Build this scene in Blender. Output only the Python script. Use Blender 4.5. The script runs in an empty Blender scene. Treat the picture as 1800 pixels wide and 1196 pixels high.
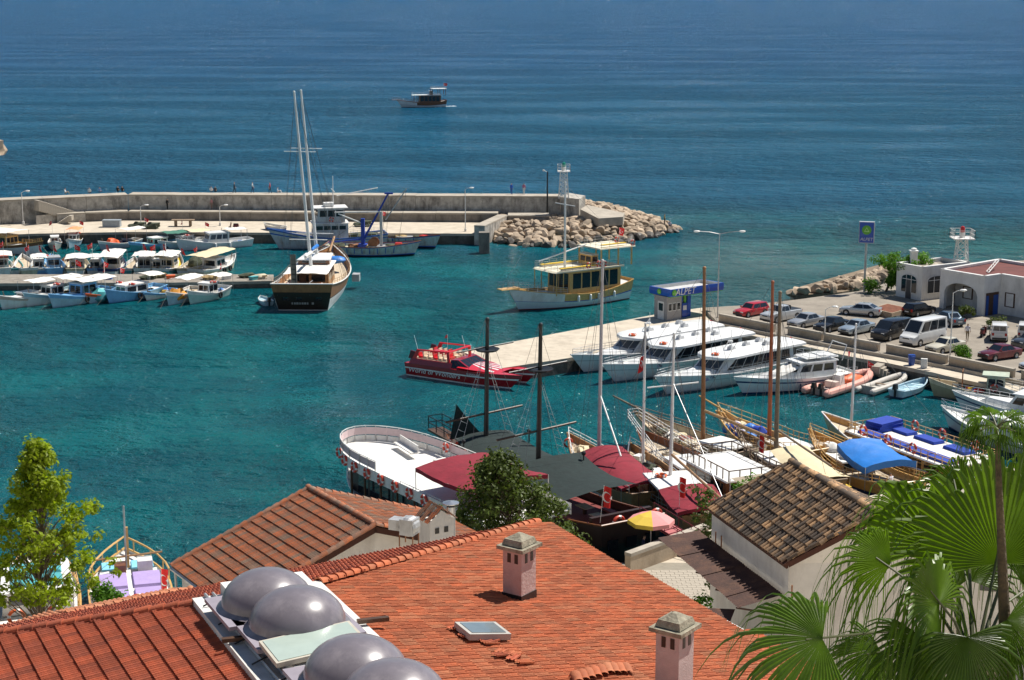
import bpy, bmesh, math, random
from mathutils import Vector, Matrix, noise as mnoise
R = math.radians
rnd = random.Random(7)
sc = bpy.context.scene
col = sc.collection
# ---------------------------------------------------------------- camera, sky, sun, exposure
CH, F, HY = 37.5, 3000.0, -30.0
PITCH = math.atan((598 - HY) / F)
cam_d = bpy.data.cameras.new('camera'); cam = bpy.data.objects.new('camera', cam_d); col.objects.link(cam)
cam.location = (0, 0, CH); cam.rotation_euler = (math.pi / 2 - PITCH, 0, 0)
cam_d.lens = 60; cam_d.sensor_width = 36; cam_d.clip_start = .5; cam_d.clip_end = 60000
sc.camera = cam
SUN_AZ, SUN_EL = R(34), R(58)          # azimuth from +X towards +Y
wd = bpy.data.worlds.new('World'); sc.world = wd; wd.use_nodes = True
wn = wd.node_tree.nodes; wl = wd.node_tree.links
sky = wn.new('ShaderNodeTexSky'); sky.sky_type = 'NISHITA'; sky.sun_disc = False
sky.sun_elevation = SUN_EL; sky.sun_rotation = math.pi / 2 - SUN_AZ
sky.air_density = 1.0; sky.dust_density = 0.0; sky.ozone_density = 3.0
wl.new(sky.outputs[0], wn['Background'].inputs[0]); wn['Background'].inputs[1].default_value = .055
sd = bpy.data.lights.new('sun', 'SUN'); so = bpy.data.objects.new('sun', sd); col.objects.link(so)
sd.energy = 5.0; sd.angle = R(.55); sd.color = (1, .95, .87)
sv = Vector((math.cos(SUN_AZ) * math.cos(SUN_EL), math.sin(SUN_AZ) * math.cos(SUN_EL), math.sin(SUN_EL)))
so.rotation_euler = sv.to_track_quat('Z', 'Y').to_euler(); so.location = (60, 60, 120)
sc.view_settings.view_transform = 'Standard'; sc.view_settings.look = 'None'
sc.view_settings.exposure = 0.38; sc.view_settings.gamma = 1
# ---------------------------------------------------------------- pixel -> place
def ray(px, py):
    x, y = (px - 900) / F, -(py - 598) / F
    return Vector((x, math.cos(PITCH) + y * math.sin(PITCH), -math.sin(PITCH) + y * math.cos(PITCH)))
def W(px, py, z=0.0):
    d = ray(px, py); t = (z - CH) / d.z
    return Vector((d.x * t, d.y * t, z))
def WY(px, py, Y):
    d = ray(px, py); t = Y / d.y
    return Vector((d.x * t, Y, CH + d.z * t))
# ---------------------------------------------------------------- materials
def c(h):
    h = h.lstrip('#'); o = []
    for i in (0, 2, 4):
        u = int(h[i:i + 2], 16) / 255
        o.append(u / 12.92 if u <= .04045 else ((u + .055) / 1.055) ** 2.4)
    return (*o, 1)
MATS = {}
def mat(name, rgb, rough=.5, metal=0, var=.12, scale=2.0, bump=0, bscale=30, dirt=None, dirtamt=.5, coat=0, rand=0, spec=.5):
    if name in MATS: return MATS[name]
    m = bpy.data.materials.new(name); m.use_nodes = True; MATS[name] = m
    n, l = m.node_tree.nodes, m.node_tree.links
    b = n['Principled BSDF']; b.inputs['Roughness'].default_value = rough; b.inputs['Metallic'].default_value = metal
    b.inputs['Coat Weight'].default_value = coat; b.inputs['Specular IOR Level'].default_value = spec
    if isinstance(rgb, str): rgb = c(rgb)
    tc = n.new('ShaderNodeTexCoord')
    no = n.new('ShaderNodeTexNoise'); no.inputs['Scale'].default_value = scale; no.inputs['Detail'].default_value = 6; no.inputs['Roughness'].default_value = .65
    l.new(tc.outputs['Object'], no.inputs['Vector'])
    hs = n.new('ShaderNodeHueSaturation'); hs.inputs['Color'].default_value = rgb
    mr = n.new('ShaderNodeMapRange'); mr.inputs['To Min'].default_value = 1 - var; mr.inputs['To Max'].default_value = 1 + var
    mr.inputs['From Min'].default_value = .3; mr.inputs['From Max'].default_value = .7
    l.new(no.outputs['Fac'], mr.inputs['Value'])
    val = mr.outputs[0]
    if rand:
        oi = n.new('ShaderNodeObjectInfo'); at = n.new('ShaderNodeAttribute'); at.attribute_name = 'rnd'
        ad = n.new('ShaderNodeMath'); l.new(oi.outputs['Random'], ad.inputs[0]); l.new(at.outputs['Fac'], ad.inputs[1])
        fr = n.new('ShaderNodeMath'); fr.operation = 'FRACT'; l.new(ad.outputs[0], fr.inputs[0])
        m2 = n.new('ShaderNodeMapRange'); m2.inputs['To Min'].default_value = 1 - rand; m2.inputs['To Max'].default_value = 1 + rand
        l.new(fr.outputs[0], m2.inputs['Value'])
        mm = n.new('ShaderNodeMath'); mm.operation = 'MULTIPLY'; l.new(val, mm.inputs[0]); l.new(m2.outputs[0], mm.inputs[1]); val = mm.outputs[0]
        m.node_tree['rfac'] = 1; m['_fr'] = fr.name
    l.new(val, hs.inputs['Value'])
    colr = hs.outputs[0]
    if dirt:
        n2 = n.new('ShaderNodeTexNoise'); n2.inputs['Scale'].default_value = scale * .6; n2.inputs['Detail'].default_value = 8; n2.inputs['Roughness'].default_value = .7
        mp = n.new('ShaderNodeMapping'); mp.inputs['Scale'].default_value = (1, 1, .35); mp.inputs['Location'].default_value = (3.1, 1.7, .4)
        l.new(tc.outputs['Object'], mp.inputs['Vector']); l.new(mp.outputs[0], n2.inputs['Vector'])
        rp = n.new('ShaderNodeMapRange'); rp.inputs['From Min'].default_value = .48; rp.inputs['From Max'].default_value = .68; rp.inputs['To Max'].default_value = dirtamt
        l.new(n2.outputs['Fac'], rp.inputs['Value'])
        mx = n.new('ShaderNodeMix'); mx.data_type = 'RGBA'; l.new(rp.outputs[0], mx.inputs['Factor']); l.new(colr, mx.inputs['A']); mx.inputs['B'].default_value = c(dirt) if isinstance(dirt, str) else dirt
        colr = mx.outputs['Result']
    l.new(colr, b.inputs['Base Color'])
    if bump:
        nb = n.new('ShaderNodeTexNoise'); nb.inputs['Scale'].default_value = bscale; nb.inputs['Detail'].default_value = 4
        l.new(tc.outputs['Object'], nb.inputs['Vector'])
        bp = n.new('ShaderNodeBump'); bp.inputs['Strength'].default_value = bump; bp.inputs['Distance'].default_value = .05
        l.new(nb.outputs['Fac'], bp.inputs['Height']); l.new(bp.outputs[0], b.inputs['Normal'])
    return m
def leafmat(name, rgb, trans=.45, var=.35, scale=3, tip=None):
    m = mat(name, rgb, .5, var=var, scale=scale, rand=.3, spec=.25)
    n, l = m.node_tree.nodes, m.node_tree.links
    b = n['Principled BSDF']; tr = n.new('ShaderNodeBsdfTranslucent'); ms = n.new('ShaderNodeMixShader'); ms.inputs[0].default_value = trans
    src = b.inputs['Base Color'].links[0].from_socket
    g = n.new('ShaderNodeMix'); g.data_type = 'RGBA'; g.blend_type = 'MULTIPLY'; g.inputs['Factor'].default_value = 1; l.new(src, g.inputs['A']); g.inputs['B'].default_value = (1.25, 1.35, .5, 1)
    l.new(g.outputs['Result'], tr.inputs['Color']); l.new(b.outputs[0], ms.inputs[1]); l.new(tr.outputs[0], ms.inputs[2])
    l.new(ms.outputs[0], n['Material Output'].inputs['Surface'])
    return m
WHITE = mat('white_gelcoat', (.78, .78, .76, 1), .28, var=.05, scale=1.2, dirt=(.5, .47, .4, 1), dirtamt=.35)
WPAINT = mat('white_paint', (.75, .74, .71, 1), .5, var=.07, dirt=(.45, .38, .28, 1), dirtamt=.45)
CREAM = mat('cream_paint', (.62, .54, .38, 1), .55, var=.1, dirt='#6a5538')
STEEL = mat('steel', (.55, .56, .58, 1), .3, .85, var=.08)
GALV = mat('galvanised', (.5, .5, .5, 1), .45, .4, var=.1, dirt='#6b6258')
BLACK = mat('black_paint', (.012, .012, .013, 1), .4, var=.2)
RUBBER = mat('rubber', (.015, .015, .016, 1), .8)
GLASS = mat('dark_glass', (.015, .02, .027, 1), .06, var=.2, spec=.8)
BGLASS = mat('blue_glass', (.03, .055, .09, 1), .05, var=.2, spec=.9)
TEAK = mat('teak', (.36, .2, .09, 1), .5, var=.25, scale=3, dirt=(.2, .1, .04, 1))
VARN = mat('varnished_wood', (.55, .31, .09, 1), .3, var=.2, scale=3, coat=.4)
HONEY = mat('honey_wood', (.62, .37, .12, 1), .35, var=.18, scale=3, coat=.3)
MAHOG = mat('mahogany', (.2, .075, .028, 1), .35, var=.25, scale=3, coat=.3)
DKWOOD = mat('dark_wood', (.075, .038, .02, 1), .5, var=.3, scale=3)
OLDWOOD = mat('weathered_wood', (.24, .17, .11, 1), .75, var=.25, scale=4, dirt=(.1, .07, .05, 1))
DECK = mat('bleached_deck', (.55, .45, .32, 1), .7, var=.12, scale=4, dirt=(.35, .27, .18, 1))
DECKW = mat('white_deck', (.74, .73, .69, 1), .6, var=.05, scale=2, dirt=(.5, .47, .4, 1), dirtamt=.3)
RED = mat('red_paint', (.55, .03, .02, 1), .45, var=.12)
FLAG = mat('flag_red', (.65, .015, .012, 1), .7, var=.08)
ORANGE = mat('orange_plastic', (.75, .13, .03, 1), .5, var=.1)
RINGM = mat('ring_red', (.6, .06, .03, 1), .5, var=.1)
BLUE = mat('blue_paint', (.03, .12, .42, 1), .45, var=.12, dirt='#6b7a80', dirtamt=.3)
LBLUE = mat('light_blue_paint', (.2, .45, .72, 1), .45, var=.12, dirt='#7a8a90', dirtamt=.3)
PALEB = mat('pale_blue_paint', (.42, .6, .68, 1), .5, var=.1, dirt='#8a8a80', dirtamt=.35)
TEALP = mat('teal_paint', (.08, .38, .4, 1), .5, var=.12, dirt='#6b6258', dirtamt=.3)
GREENP = mat('green_paint', (.05, .2, .12, 1), .5, var=.12)
YELLOW = mat('yellow_paint', (.72, .48, .04, 1), .5, var=.1)
NAVY = mat('navy_paint', (.012, .03, .12, 1), .4, var=.15)
TARP = mat('blue_tarp', (.012, .17, .55, 1), .5, var=.1, scale=1.5, bump=.3, bscale=4)
CANV = mat('white_canvas', (.74, .72, .67, 1), .85, var=.06, scale=2, dirt=(.5, .45, .36, 1), dirtamt=.3, bump=.2, bscale=6)
CANVC = mat('cream_canvas', (.66, .56, .36, 1), .85, var=.08, scale=2, bump=.2, bscale=6)
CANVO = mat('orange_canvas', (.8, .3, .13, 1), .85, var=.1, bump=.2, bscale=6)
CANVG = mat('green_canvas', (.05, .17, .12, 1), .85, var=.12, bump=.2, bscale=6)
CANVD = mat('dark_green_net', (.009, .02, .019, 1), .9, var=.25, bump=.5, bscale=3)
CANVR = mat('crimson_canvas', (.21, .009, .022, 1), .85, var=.2, scale=1.2, bump=.5, bscale=3)
ROPE = mat('rope', (.45, .4, .32, 1), .9)
WIRE = mat('rigging_wire', (.16, .16, .16, 1), .5, .3)
NET = mat('fishing_net', (.07, .08, .05, 1), .95, var=.5, scale=9, bump=.8, bscale=25)
# ---------------------------------------------------------------- mesh helpers
class MB:
    def __init__(s): s.v = []; s.f = []; s.m = []
    def add(s, vs, fs, mi=0):
        o = len(s.v); s.v += [tuple(p) for p in vs]; s.f += [tuple(i + o for i in f) for f in fs]; s.m += [mi] * len(fs); return s
    def box(s, cx, cy, cz, sx, sy, sz, rz=0, mi=0, top=(1, 1), ry=0):
        vs = []
        for k in (-1, 1):
            tx, ty = (top if k > 0 else (1, 1))
            for a, b in ((-1, -1), (1, -1), (1, 1), (-1, 1)):
                x, y, z = a * sx / 2 * tx, b * sy / 2 * ty, k * sz / 2
                if ry: x, z = x * math.cos(ry) + z * math.sin(ry), -x * math.sin(ry) + z * math.cos(ry)
                if rz: x, y = x * math.cos(rz) - y * math.sin(rz), x * math.sin(rz) + y * math.cos(rz)
                vs.append((cx + x, cy + y, cz + z))
        return s.add(vs, [(0, 3, 2, 1), (4, 5, 6, 7), (0, 1, 5, 4), (1, 2, 6, 5), (2, 3, 7, 6), (3, 0, 4, 7)], mi)
    def bar(s, a, b, w, h=None, mi=0):
        return s.tube([a, b], w / 2, 4, mi=mi)
    def tube(s, pts, r, n=6, r2=None, mi=0, close=False, caps=True):
        pts = [Vector(p) for p in pts]; N = len(pts); vs = []; fs = []
        prev = None
        for i, p in enumerate(pts):
            if close: d = pts[(i + 1) % N] - pts[i - 1]
            else: d = pts[min(i + 1, N - 1)] - pts[max(i - 1, 0)]
            d.normalize()
            if prev is None: u = d.orthogonal().normalized()
            else:
                u = prev - d * prev.dot(d); u = u.normalized() if u.length > 1e-6 else d.orthogonal().normalized()
            prev = u; w = d.cross(u)
            rr = r if r2 is None else r + (r2 - r) * i / max(1, N - 1)
            for k in range(n):
                a = 2 * math.pi * k / n; vs.append(p + u * rr * math.cos(a) + w * rr * math.sin(a))
        for i in range(N if close else N - 1):
            j = (i + 1) % N
            for k in range(n): fs.append((i * n + k, i * n + (k + 1) % n, j * n + (k + 1) % n, j * n + k))
        if caps and not close: fs += [tuple(range(n))[::-1], tuple(range((N - 1) * n, N * n))]
        return s.add(vs, fs, mi)
    def lathe(s, prof, n=12, cen=(0, 0, 0), axis='z', mi=0, arc=2 * math.pi):
        vs = []; fs = []; full = abs(arc - 2 * math.pi) < 1e-4; m = n if full else n + 1
        for r, z in prof:
            for k in range(m):
                a = arc * k / n; p = (r * math.cos(a), r * math.sin(a), z)
                if axis == 'y': p = (p[0], p[2], p[1])
                if axis == 'x': p = (p[2], p[0], p[1])
                vs.append((p[0] + cen[0], p[1] + cen[1], p[2] + cen[2]))
        for i in range(len(prof) - 1):
            for k in range(n): 
                j = (k + 1) % m
                fs.append((i * m + k, i * m + j, (i + 1) * m + j, (i + 1) * m + k))
        return s.add(vs, fs, mi)
    def torus(s, cen, R_, r, axis='y', n=18, k=7, mi=0):
        pts = []
        for i in range(n):
            a = 2 * math.pi * i / n; x, y = R_ * math.cos(a), R_ * math.sin(a)
            p = {'y': (x, 0, y), 'x': (0, x, y), 'z': (x, y, 0)}[axis]
            pts.append((cen[0] + p[0], cen[1] + p[1], cen[2] + p[2]))
        return s.tube(pts, r, k, close=True, mi=mi)
    def prism(s, poly, z0, z1, mi=0, mtop=None):
        n = len(poly); zz0 = [p[2] if len(p) > 2 else z0 for p in poly]
        vs = [(p[0], p[1], z0) for p in poly] + [(p[0], p[1], z1 if len(p) < 3 else p[2]) for p in poly]
        s.add(vs, [(i, (i + 1) % n, n + (i + 1) % n, n + i) for i in range(n)], mi)
        return s.add(vs[n:], [tuple(range(n))], mi if mtop is None else mtop)
    def grid(s, fn, nu, nv, mi=0):
        vs = [fn(i / nu, j / nv) for j in range(nv + 1) for i in range(nu + 1)]
        return s.add(vs, [(j * (nu + 1) + i, j * (nu + 1) + i + 1, (j + 1) * (nu + 1) + i + 1, (j + 1) * (nu + 1) + i) for j in range(nv) for i in range(nu)], mi)
    def sphere(s, cen, r, n=10, m=7, mi=0, sc=(1, 1, 1), jit=0):
        vs = [(0, 0, -1)]
        for j in range(1, m):
            t = math.pi * j / m - math.pi / 2
            for i in range(n): vs.append((math.cos(t) * math.cos(2 * math.pi * i / n), math.cos(t) * math.sin(2 * math.pi * i / n), math.sin(t)))
        vs.append((0, 0, 1)); fs = [(0, 1 + (i + 1) % n, 1 + i) for i in range(n)]
        for j in range(m - 2):
            for i in range(n): a = 1 + j * n; fs.append((a + i, a + (i + 1) % n, a + n + (i + 1) % n, a + n + i))
        a = 1 + (m - 2) * n; fs += [(a + i, a + (i + 1) % n, len(vs) - 1) for i in range(n)]
        out = []
        for p in vs:
            k = 1 + (jit * mnoise.noise(Vector(p) * 1.7 + Vector(cen)) if jit else 0)
            out.append((cen[0] + p[0] * r * sc[0] * k, cen[1] + p[1] * r * sc[1] * k, cen[2] + p[2] * r * sc[2] * k))
        return s.add(out, fs, mi)
    def mesh(s, name, mats, smooth=False):
        me = bpy.data.meshes.new(name); me.from_pydata(s.v, [], s.f)
        for m in (mats if isinstance(mats, (list, tuple)) else [mats]): me.materials.append(m)
        me.polygons.foreach_set('material_index', s.m)
        if smooth:
            me.polygons.foreach_set('use_smooth', [True] * len(s.f))
            try: me.set_sharp_from_angle(angle=R(40))
            except Exception: pass
        me.update(); return me
def put(name, me, parent=None, loc=(0, 0, 0), rot=(0, 0, 0), scale=(1, 1, 1), label=None, cat=None, group=None, kind=None):
    o = bpy.data.objects.new(name, me); col.objects.link(o)
    o.location = loc; o.rotation_euler = rot; o.scale = scale
    if parent: o.parent = parent
    if label: o['label'] = label
    if cat: o['category'] = cat
    if group: o['group'] = group
    if kind: o['kind'] = kind
    return o
def part(name, mb, mats, parent=None, smooth=False, **k):
    return put(name, mb.mesh(name, mats, smooth), parent, **k)
def thing(name, label, cat, loc=(0, 0, 0), rz=0, group=None):
    return put(name, None, None, loc, (0, 0, rz), label=label, cat=cat, group=group)
def copytree(o, parent=None):
    n = o.copy(); col.objects.link(n)
    if parent: n.parent = parent
    for ch in list(o.children): copytree(ch, n)
    return n
def text_mesh(s, size, ext=.01, shear=0, xs=1):
    cu = bpy.data.curves.new('lettering', 'FONT'); cu.body = s; cu.size = size; cu.extrude = ext; cu.shear = shear
    cu.align_x = 'CENTER'; cu.align_y = 'CENTER'; cu.resolution_u = 3
    o = bpy.data.objects.new('lettering', cu); col.objects.link(o)
    dg = bpy.context.evaluated_depsgraph_get(); me = bpy.data.meshes.new_from_object(o.evaluated_get(dg))
    bpy.data.objects.remove(o); bpy.data.curves.remove(cu)
    if xs != 1:
        for v in me.vertices: v.co.x *= xs
    return me
def lettering(s, size, m, parent, loc, rot, name='lettering', shear=0, xs=1):
    me = text_mesh(s, size, shear=shear, xs=xs); me.materials.clear(); me.materials.append(m)
    return put(name, me, parent, loc, rot)
# ---------------------------------------------------------------- water, quays, breakwater, ground
def watermat():
    m = bpy.data.materials.new('water'); m.use_nodes = True; n, l = m.node_tree.nodes, m.node_tree.links
    n.remove(n['Principled BSDF'])
    geo = n.new('ShaderNodeNewGeometry'); sep = n.new('ShaderNodeSeparateXYZ'); l.new(geo.outputs['Position'], sep.inputs[0])
    def noise(scale, detail, rough, sx, sy, rot=0):
        mp = n.new('ShaderNodeMapping'); mp.inputs['Scale'].default_value = (sx, sy, 1); mp.inputs['Rotation'].default_value = (0, 0, rot)
        l.new(geo.outputs['Position'], mp.inputs['Vector'])
        t = n.new('ShaderNodeTexNoise'); t.inputs['Scale'].default_value = scale; t.inputs['Detail'].default_value = detail; t.inputs['Roughness'].default_value = rough
        l.new(mp.outputs[0], t.inputs['Vector']); return t.outputs['Fac']
    def math_(op, a, b=None):
        x = n.new('ShaderNodeMath'); x.operation = op
        for i, q in enumerate((a, b)):
            if q is None: continue
            if isinstance(q, (int, float)): x.inputs[i].default_value = q
            else: l.new(q, x.inputs[i])
        return x.outputs[0]
    def mrange(v, a, b, c0=0, c1=1):
        x = n.new('ShaderNodeMapRange'); x.interpolation_type = 'SMOOTHSTEP'
        x.inputs['From Min'].default_value = a; x.inputs['From Max'].default_value = b; x.inputs['To Min'].default_value = c0; x.inputs['To Max'].default_value = c1
        l.new(v, x.inputs['Value']); return x.outputs[0]
    def mix(f, a, b):
        x = n.new('ShaderNodeMix'); x.data_type = 'RGBA'; l.new(f, x.inputs['Factor'])
        for s_, q in (('A', a), ('B', b)):
            if isinstance(q, tuple): x.inputs[s_].default_value = q
            else: l.new(q, x.inputs[s_])
        return x.outputs['Result']
    big = noise(.012, 3, .5, 1, 1.6)
    yy = math_('ADD', sep.outputs['Y'], math_('MULTIPLY', math_('SUBTRACT', big, .5), 120))
    shallow, harb, deep, far = (.003, .108, .122, 1), (.002, .07, .09, 1), (.005, .098, .19, 1), (.012, .096, .22, 1)
    patch = noise(.05, 4, .6, 1, 1.4)
    ch = mix(mrange(patch, .42, .62), harb, shallow)
    cc = mix(mrange(yy, 225, 330), ch, deep)
    cc = mix(mrange(yy, 380, 900), cc, far)
    # swell + chop
    w1 = noise(.1, 3, .6, .6, 1.3, .15); w2 = noise(.34, 5, .62, .85, 1.15, -.2); w3 = noise(1.6, 3, .6, .9, 1.1, .3)
    gust = mrange(noise(.018, 4, .6, .5, 2.0, .05), .35, .65, .55, 1.3)
    outer = mrange(sep.outputs['Y'], 205, 300, .42, 1.0)
    h = math_('ADD', math_('ADD', math_('MULTIPLY', w1, .9), math_('MULTIPLY', w2, 1.7)), math_('MULTIPLY', w3, .34))
    h = math_('MULTIPLY', math_('MULTIPLY', h, gust), outer)
    bp = n.new('ShaderNodeBump'); bp.inputs['Strength'].default_value = 1; bp.inputs['Distance'].default_value = 3.0; l.new(h, bp.inputs['Height'])
    df = n.new('ShaderNodeBsdfDiffuse'); l.new(cc, df.inputs['Color']); l.new(bp.outputs[0], df.inputs['Normal'])
    gl = n.new('ShaderNodeBsdfGlossy'); l.new(mrange(sep.outputs['Y'], 215, 330, .06, .12), gl.inputs['Roughness']); l.new(bp.outputs[0], gl.inputs['Normal'])
    fr = n.new('ShaderNodeFresnel'); fr.inputs['IOR'].default_value = 1.33; l.new(bp.outputs[0], fr.inputs['Normal'])
    fac = math_('MINIMUM', fr.outputs[0], mrange(sep.outputs['Y'], 215, 330, .5, .3))
    ms = n.new('ShaderNodeMixShader'); l.new(fac, ms.inputs[0]); l.new(df.outputs[0], ms.inputs[1]); l.new(gl.outputs[0], ms.inputs[2])
    l.new(ms.outputs[0], n['Material Output'].inputs['Surface']); return m
WATER = watermat()
b = MB(); b.add([(-30000, 40, 0), (30000, 40, 0), (30000, 50000, 0), (-30000, 50000, 0)], [(0, 1, 2, 3)])
part('sea', b, WATER, kind='structure')
CONC = mat('concrete', (.4, .355, .29, 1), .85, var=.16, scale=.6, bump=.3, bscale=6, dirt=(.2, .17, .13, 1), dirtamt=.45)
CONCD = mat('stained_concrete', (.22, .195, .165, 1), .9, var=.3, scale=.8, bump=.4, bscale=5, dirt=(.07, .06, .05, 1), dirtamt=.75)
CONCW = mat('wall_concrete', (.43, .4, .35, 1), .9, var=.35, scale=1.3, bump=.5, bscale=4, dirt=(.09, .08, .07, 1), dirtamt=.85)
PAVE = mat('paving', (.54, .47, .37, 1), .85, var=.12, scale=.8, bump=.2, bscale=8, dirt=(.28, .23, .17, 1), dirtamt=.5)
ASPH = mat('car_park_ground', (.27, .235, .19, 1), .9, var=.2, scale=.5, bump=.4, bscale=9, dirt=(.13, .11, .09, 1), dirtamt=.6)
EARTH = mat('earth', (.2, .15, .1, 1), .95, var=.3, scale=.5, bump=.6, bscale=5)
DAMP = mat('damp_quay_face', (.1, .09, .075, 1), .75, var=.4, scale=1.2, bump=.6, bscale=5, dirt=(.02, .02, .015, 1), dirtamt=.8)
def slab(name, pxs, z, z0=-1.5, top=PAVE, side=DAMP, parent=None, lip=.35, kind='structure', **k):
    """quay: top sheet, coping band and damp face"""
    pts = [W(x, y, z) if not isinstance(x, Vector) else x for x, y in pxs]
    return slabw(name, [(p.x, p.y) for p in pts], z, z0, top, side, parent, lip, kind, **k)
def slabw(name, poly, z, z0=-1.5, top=PAVE, side=DAMP, parent=None, lip=.35, kind='structure', **k):
    n = len(poly); mb = MB()
    mb.add([(x, y, z) for x, y in poly], [tuple(range(n))], 0)
    mb.add([(x, y, z - lip) for x, y in poly] + [(x, y, z) for x, y in poly], [(i, (i + 1) % n, n + (i + 1) % n, n + i) for i in range(n)], 1)
    mb.add([(x, y, z0) for x, y in poly] + [(x, y, z - lip) for x, y in poly], [(i, (i + 1) % n, n + (i + 1) % n, n + i) for i in range(n)], 2)
    return part(name, mb, [top, CONC, side], parent, kind=kind if not parent else None, **k)
# --- breakwater: line of the wall foot, left to right (world)
QZ = 1.6
def bw(px, py, z): p = W(px, py, z); return (p.x, p.y)
bwall = thing('breakwater', 'long grey concrete breakwater wall across the harbour mouth', 'breakwater', (0, 255, 0))
BL = Vector((0, 255, 0))
def loc(pts): return [(p[0] - BL.x, p[1] - BL.y) for p in pts]
fq = [bw(-260, 424, QZ), bw(60, 411, QZ), bw(225, 408, QZ), bw(846, 411, QZ)]
foot = [bw(846, 390, QZ), bw(225, 387, QZ), bw(130, 391, QZ), bw(-260, 405, QZ)]
slabw('quay_deck', loc(fq + foot), QZ, parent=bwall)
# high wall: front foot line and back line, top z 5.3
HT = 5.3
hf = [bw(-300, 363, HT), bw(0, 352, HT), bw(225, 342, HT), bw(985, 345, HT)]
hb = [(x + .0, y + 2.9) for x, y in hf]
def wallseg(name, a, b_, th, z0, z1, m, parent, cap=None, capo=.08):
    a, b_ = Vector(a).to_2d(), Vector(b_).to_2d(); d = (b_ - a).normalized(); nrm = Vector((-d.y, d.x))
    mb = MB(); poly = [a, b_, b_ + nrm * th, a + nrm * th]
    mb.prism([(p.x, p.y) for p in poly], z0, z1 - (.22 if cap else 0), 0)
    if cap:
        q = [a - nrm * capo, b_ - nrm * capo, b_ + nrm * (th + capo), a + nrm * (th + capo)]
        n0 = len(mb.v)
        mb.add([(p.x, p.y, z) for z in (z1 - .22, z1) for p in q], [(0, 1, 5, 4), (1, 2, 6, 5), (2, 3, 7, 6), (3, 0, 4, 7), (4, 5, 6, 7), (3, 2, 1, 0)], 1)
    return part(name, mb, [m, cap] if cap else m, parent)
hl = loc(hf)
for i in range(3):
    a, b_ = Vector(hl[i]), Vector(hl[i + 1]); L = (b_ - a).length; k = max(1, round(L / 7.5))
    for j in range(k):                                   # cast wall sections, one by one
        p, q = a.lerp(b_, j / k), a.lerp(b_, (j + 1) / k)
        d = (q - p).normalized() * .02
        dz = rnd.uniform(-.03, .03)
        o = wallseg('wall_section', p + d, q - d, 2.9 + rnd.uniform(-.03, .03), -1, HT + dz, CONCW, bwall, CONC)
# low ledge wall from the stairs to the wing wall
LT = 3.0
lf = loc([bw(150, 374, LT), bw(225, 371.5, LT), bw(875, 375, LT)])
lb = loc([bw(150, 368, LT), bw(225, 366, LT), bw(875, 370, LT)])
for i in range(2):
    a, b_ = Vector(lf[i]), Vector(lf[i + 1]); L = (b_ - a).length; k = max(1, round(L / 9))
    for j in range(k):
        p, q = a.lerp(b_, j / k), a.lerp(b_, (j + 1) / k); d = (q - p).normalized() * .02
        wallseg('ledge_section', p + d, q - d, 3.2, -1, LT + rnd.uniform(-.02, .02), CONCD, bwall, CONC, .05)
# landing block and stairs
a, b_ = loc([bw(100, 376.5, LT), bw(150, 374, LT)])
wallseg('landing', a, b_, 3.4, -1, LT, CONCW, bwall, CONC, .03)
n = 16
p0 = Vector(loc([W(67, 350, HT)[:2]])[0]); p1 = Vector(loc([W(124, 375, LT)[:2]])[0])
p0 = Vector((p0.x, p0.y - .9)); p1 = Vector((p1.x, p1.y + 2.2))
for i in range(n):
    t = (i + .5) / n; p = p0.lerp(p1, t); z = HT + (LT - HT) * t
    mb = MB(); mb.box(0, 0, 0, (p1 - p0).length / n + .01, 1.5, 1.6 + z * .0); part('step', mb, CONC, bwall, loc=(p.x, p.y - .2, z - .8), rot=(0, 0, math.atan2((p1 - p0).y, (p1 - p0).x)))
mb = MB(); mb.prism([(p0.x, p0.y - .9), (p1.x, p1.y - .9), (p1.x, p1.y + .5), (p0.x, p0.y + .5)], -1, LT - .02); part('stair_wall', mb, CONCW, bwall)
q0 = Vector(loc([W(126, 378, LT)[:2]])[0]); q1 = Vector(loc([W(104, 392, QZ)[:2]])[0])
for i in range(8):
    t = (i + .5) / 8; p = q0.lerp(q1, t); z = LT + (QZ - LT) * t
    mb = MB(); mb.box(0, 0, 0, .5, 1.3, .7); part('step', mb, CONC, bwall, loc=(p.x, p.y, z - .35))
# wing wall + end block under the beacon
wa, wb = loc([bw(893, 378, 2.9), bw(852, 397, 2.9)])
wallseg('wing_wall', wb, wa, 1.6, -1, 2.9, CONCW, bwall, CONC, .02)
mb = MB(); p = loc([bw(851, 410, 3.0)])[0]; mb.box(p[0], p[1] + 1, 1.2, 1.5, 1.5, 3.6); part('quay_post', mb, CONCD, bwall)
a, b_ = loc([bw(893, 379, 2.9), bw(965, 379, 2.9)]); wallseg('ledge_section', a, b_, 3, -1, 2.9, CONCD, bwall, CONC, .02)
e0 = loc([bw(985, 346, HT)])[0]; e1 = loc([bw(1018, 350, HT)])[0]; e2 = loc([bw(1029, 344, HT)])[0]; e3 = loc([bw(1000, 339, HT)])[0]
mb = MB(); mb.prism([e0, e1, e2, e3], -1, HT - .02); part('end_block', mb, CONCW, bwall)
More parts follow.
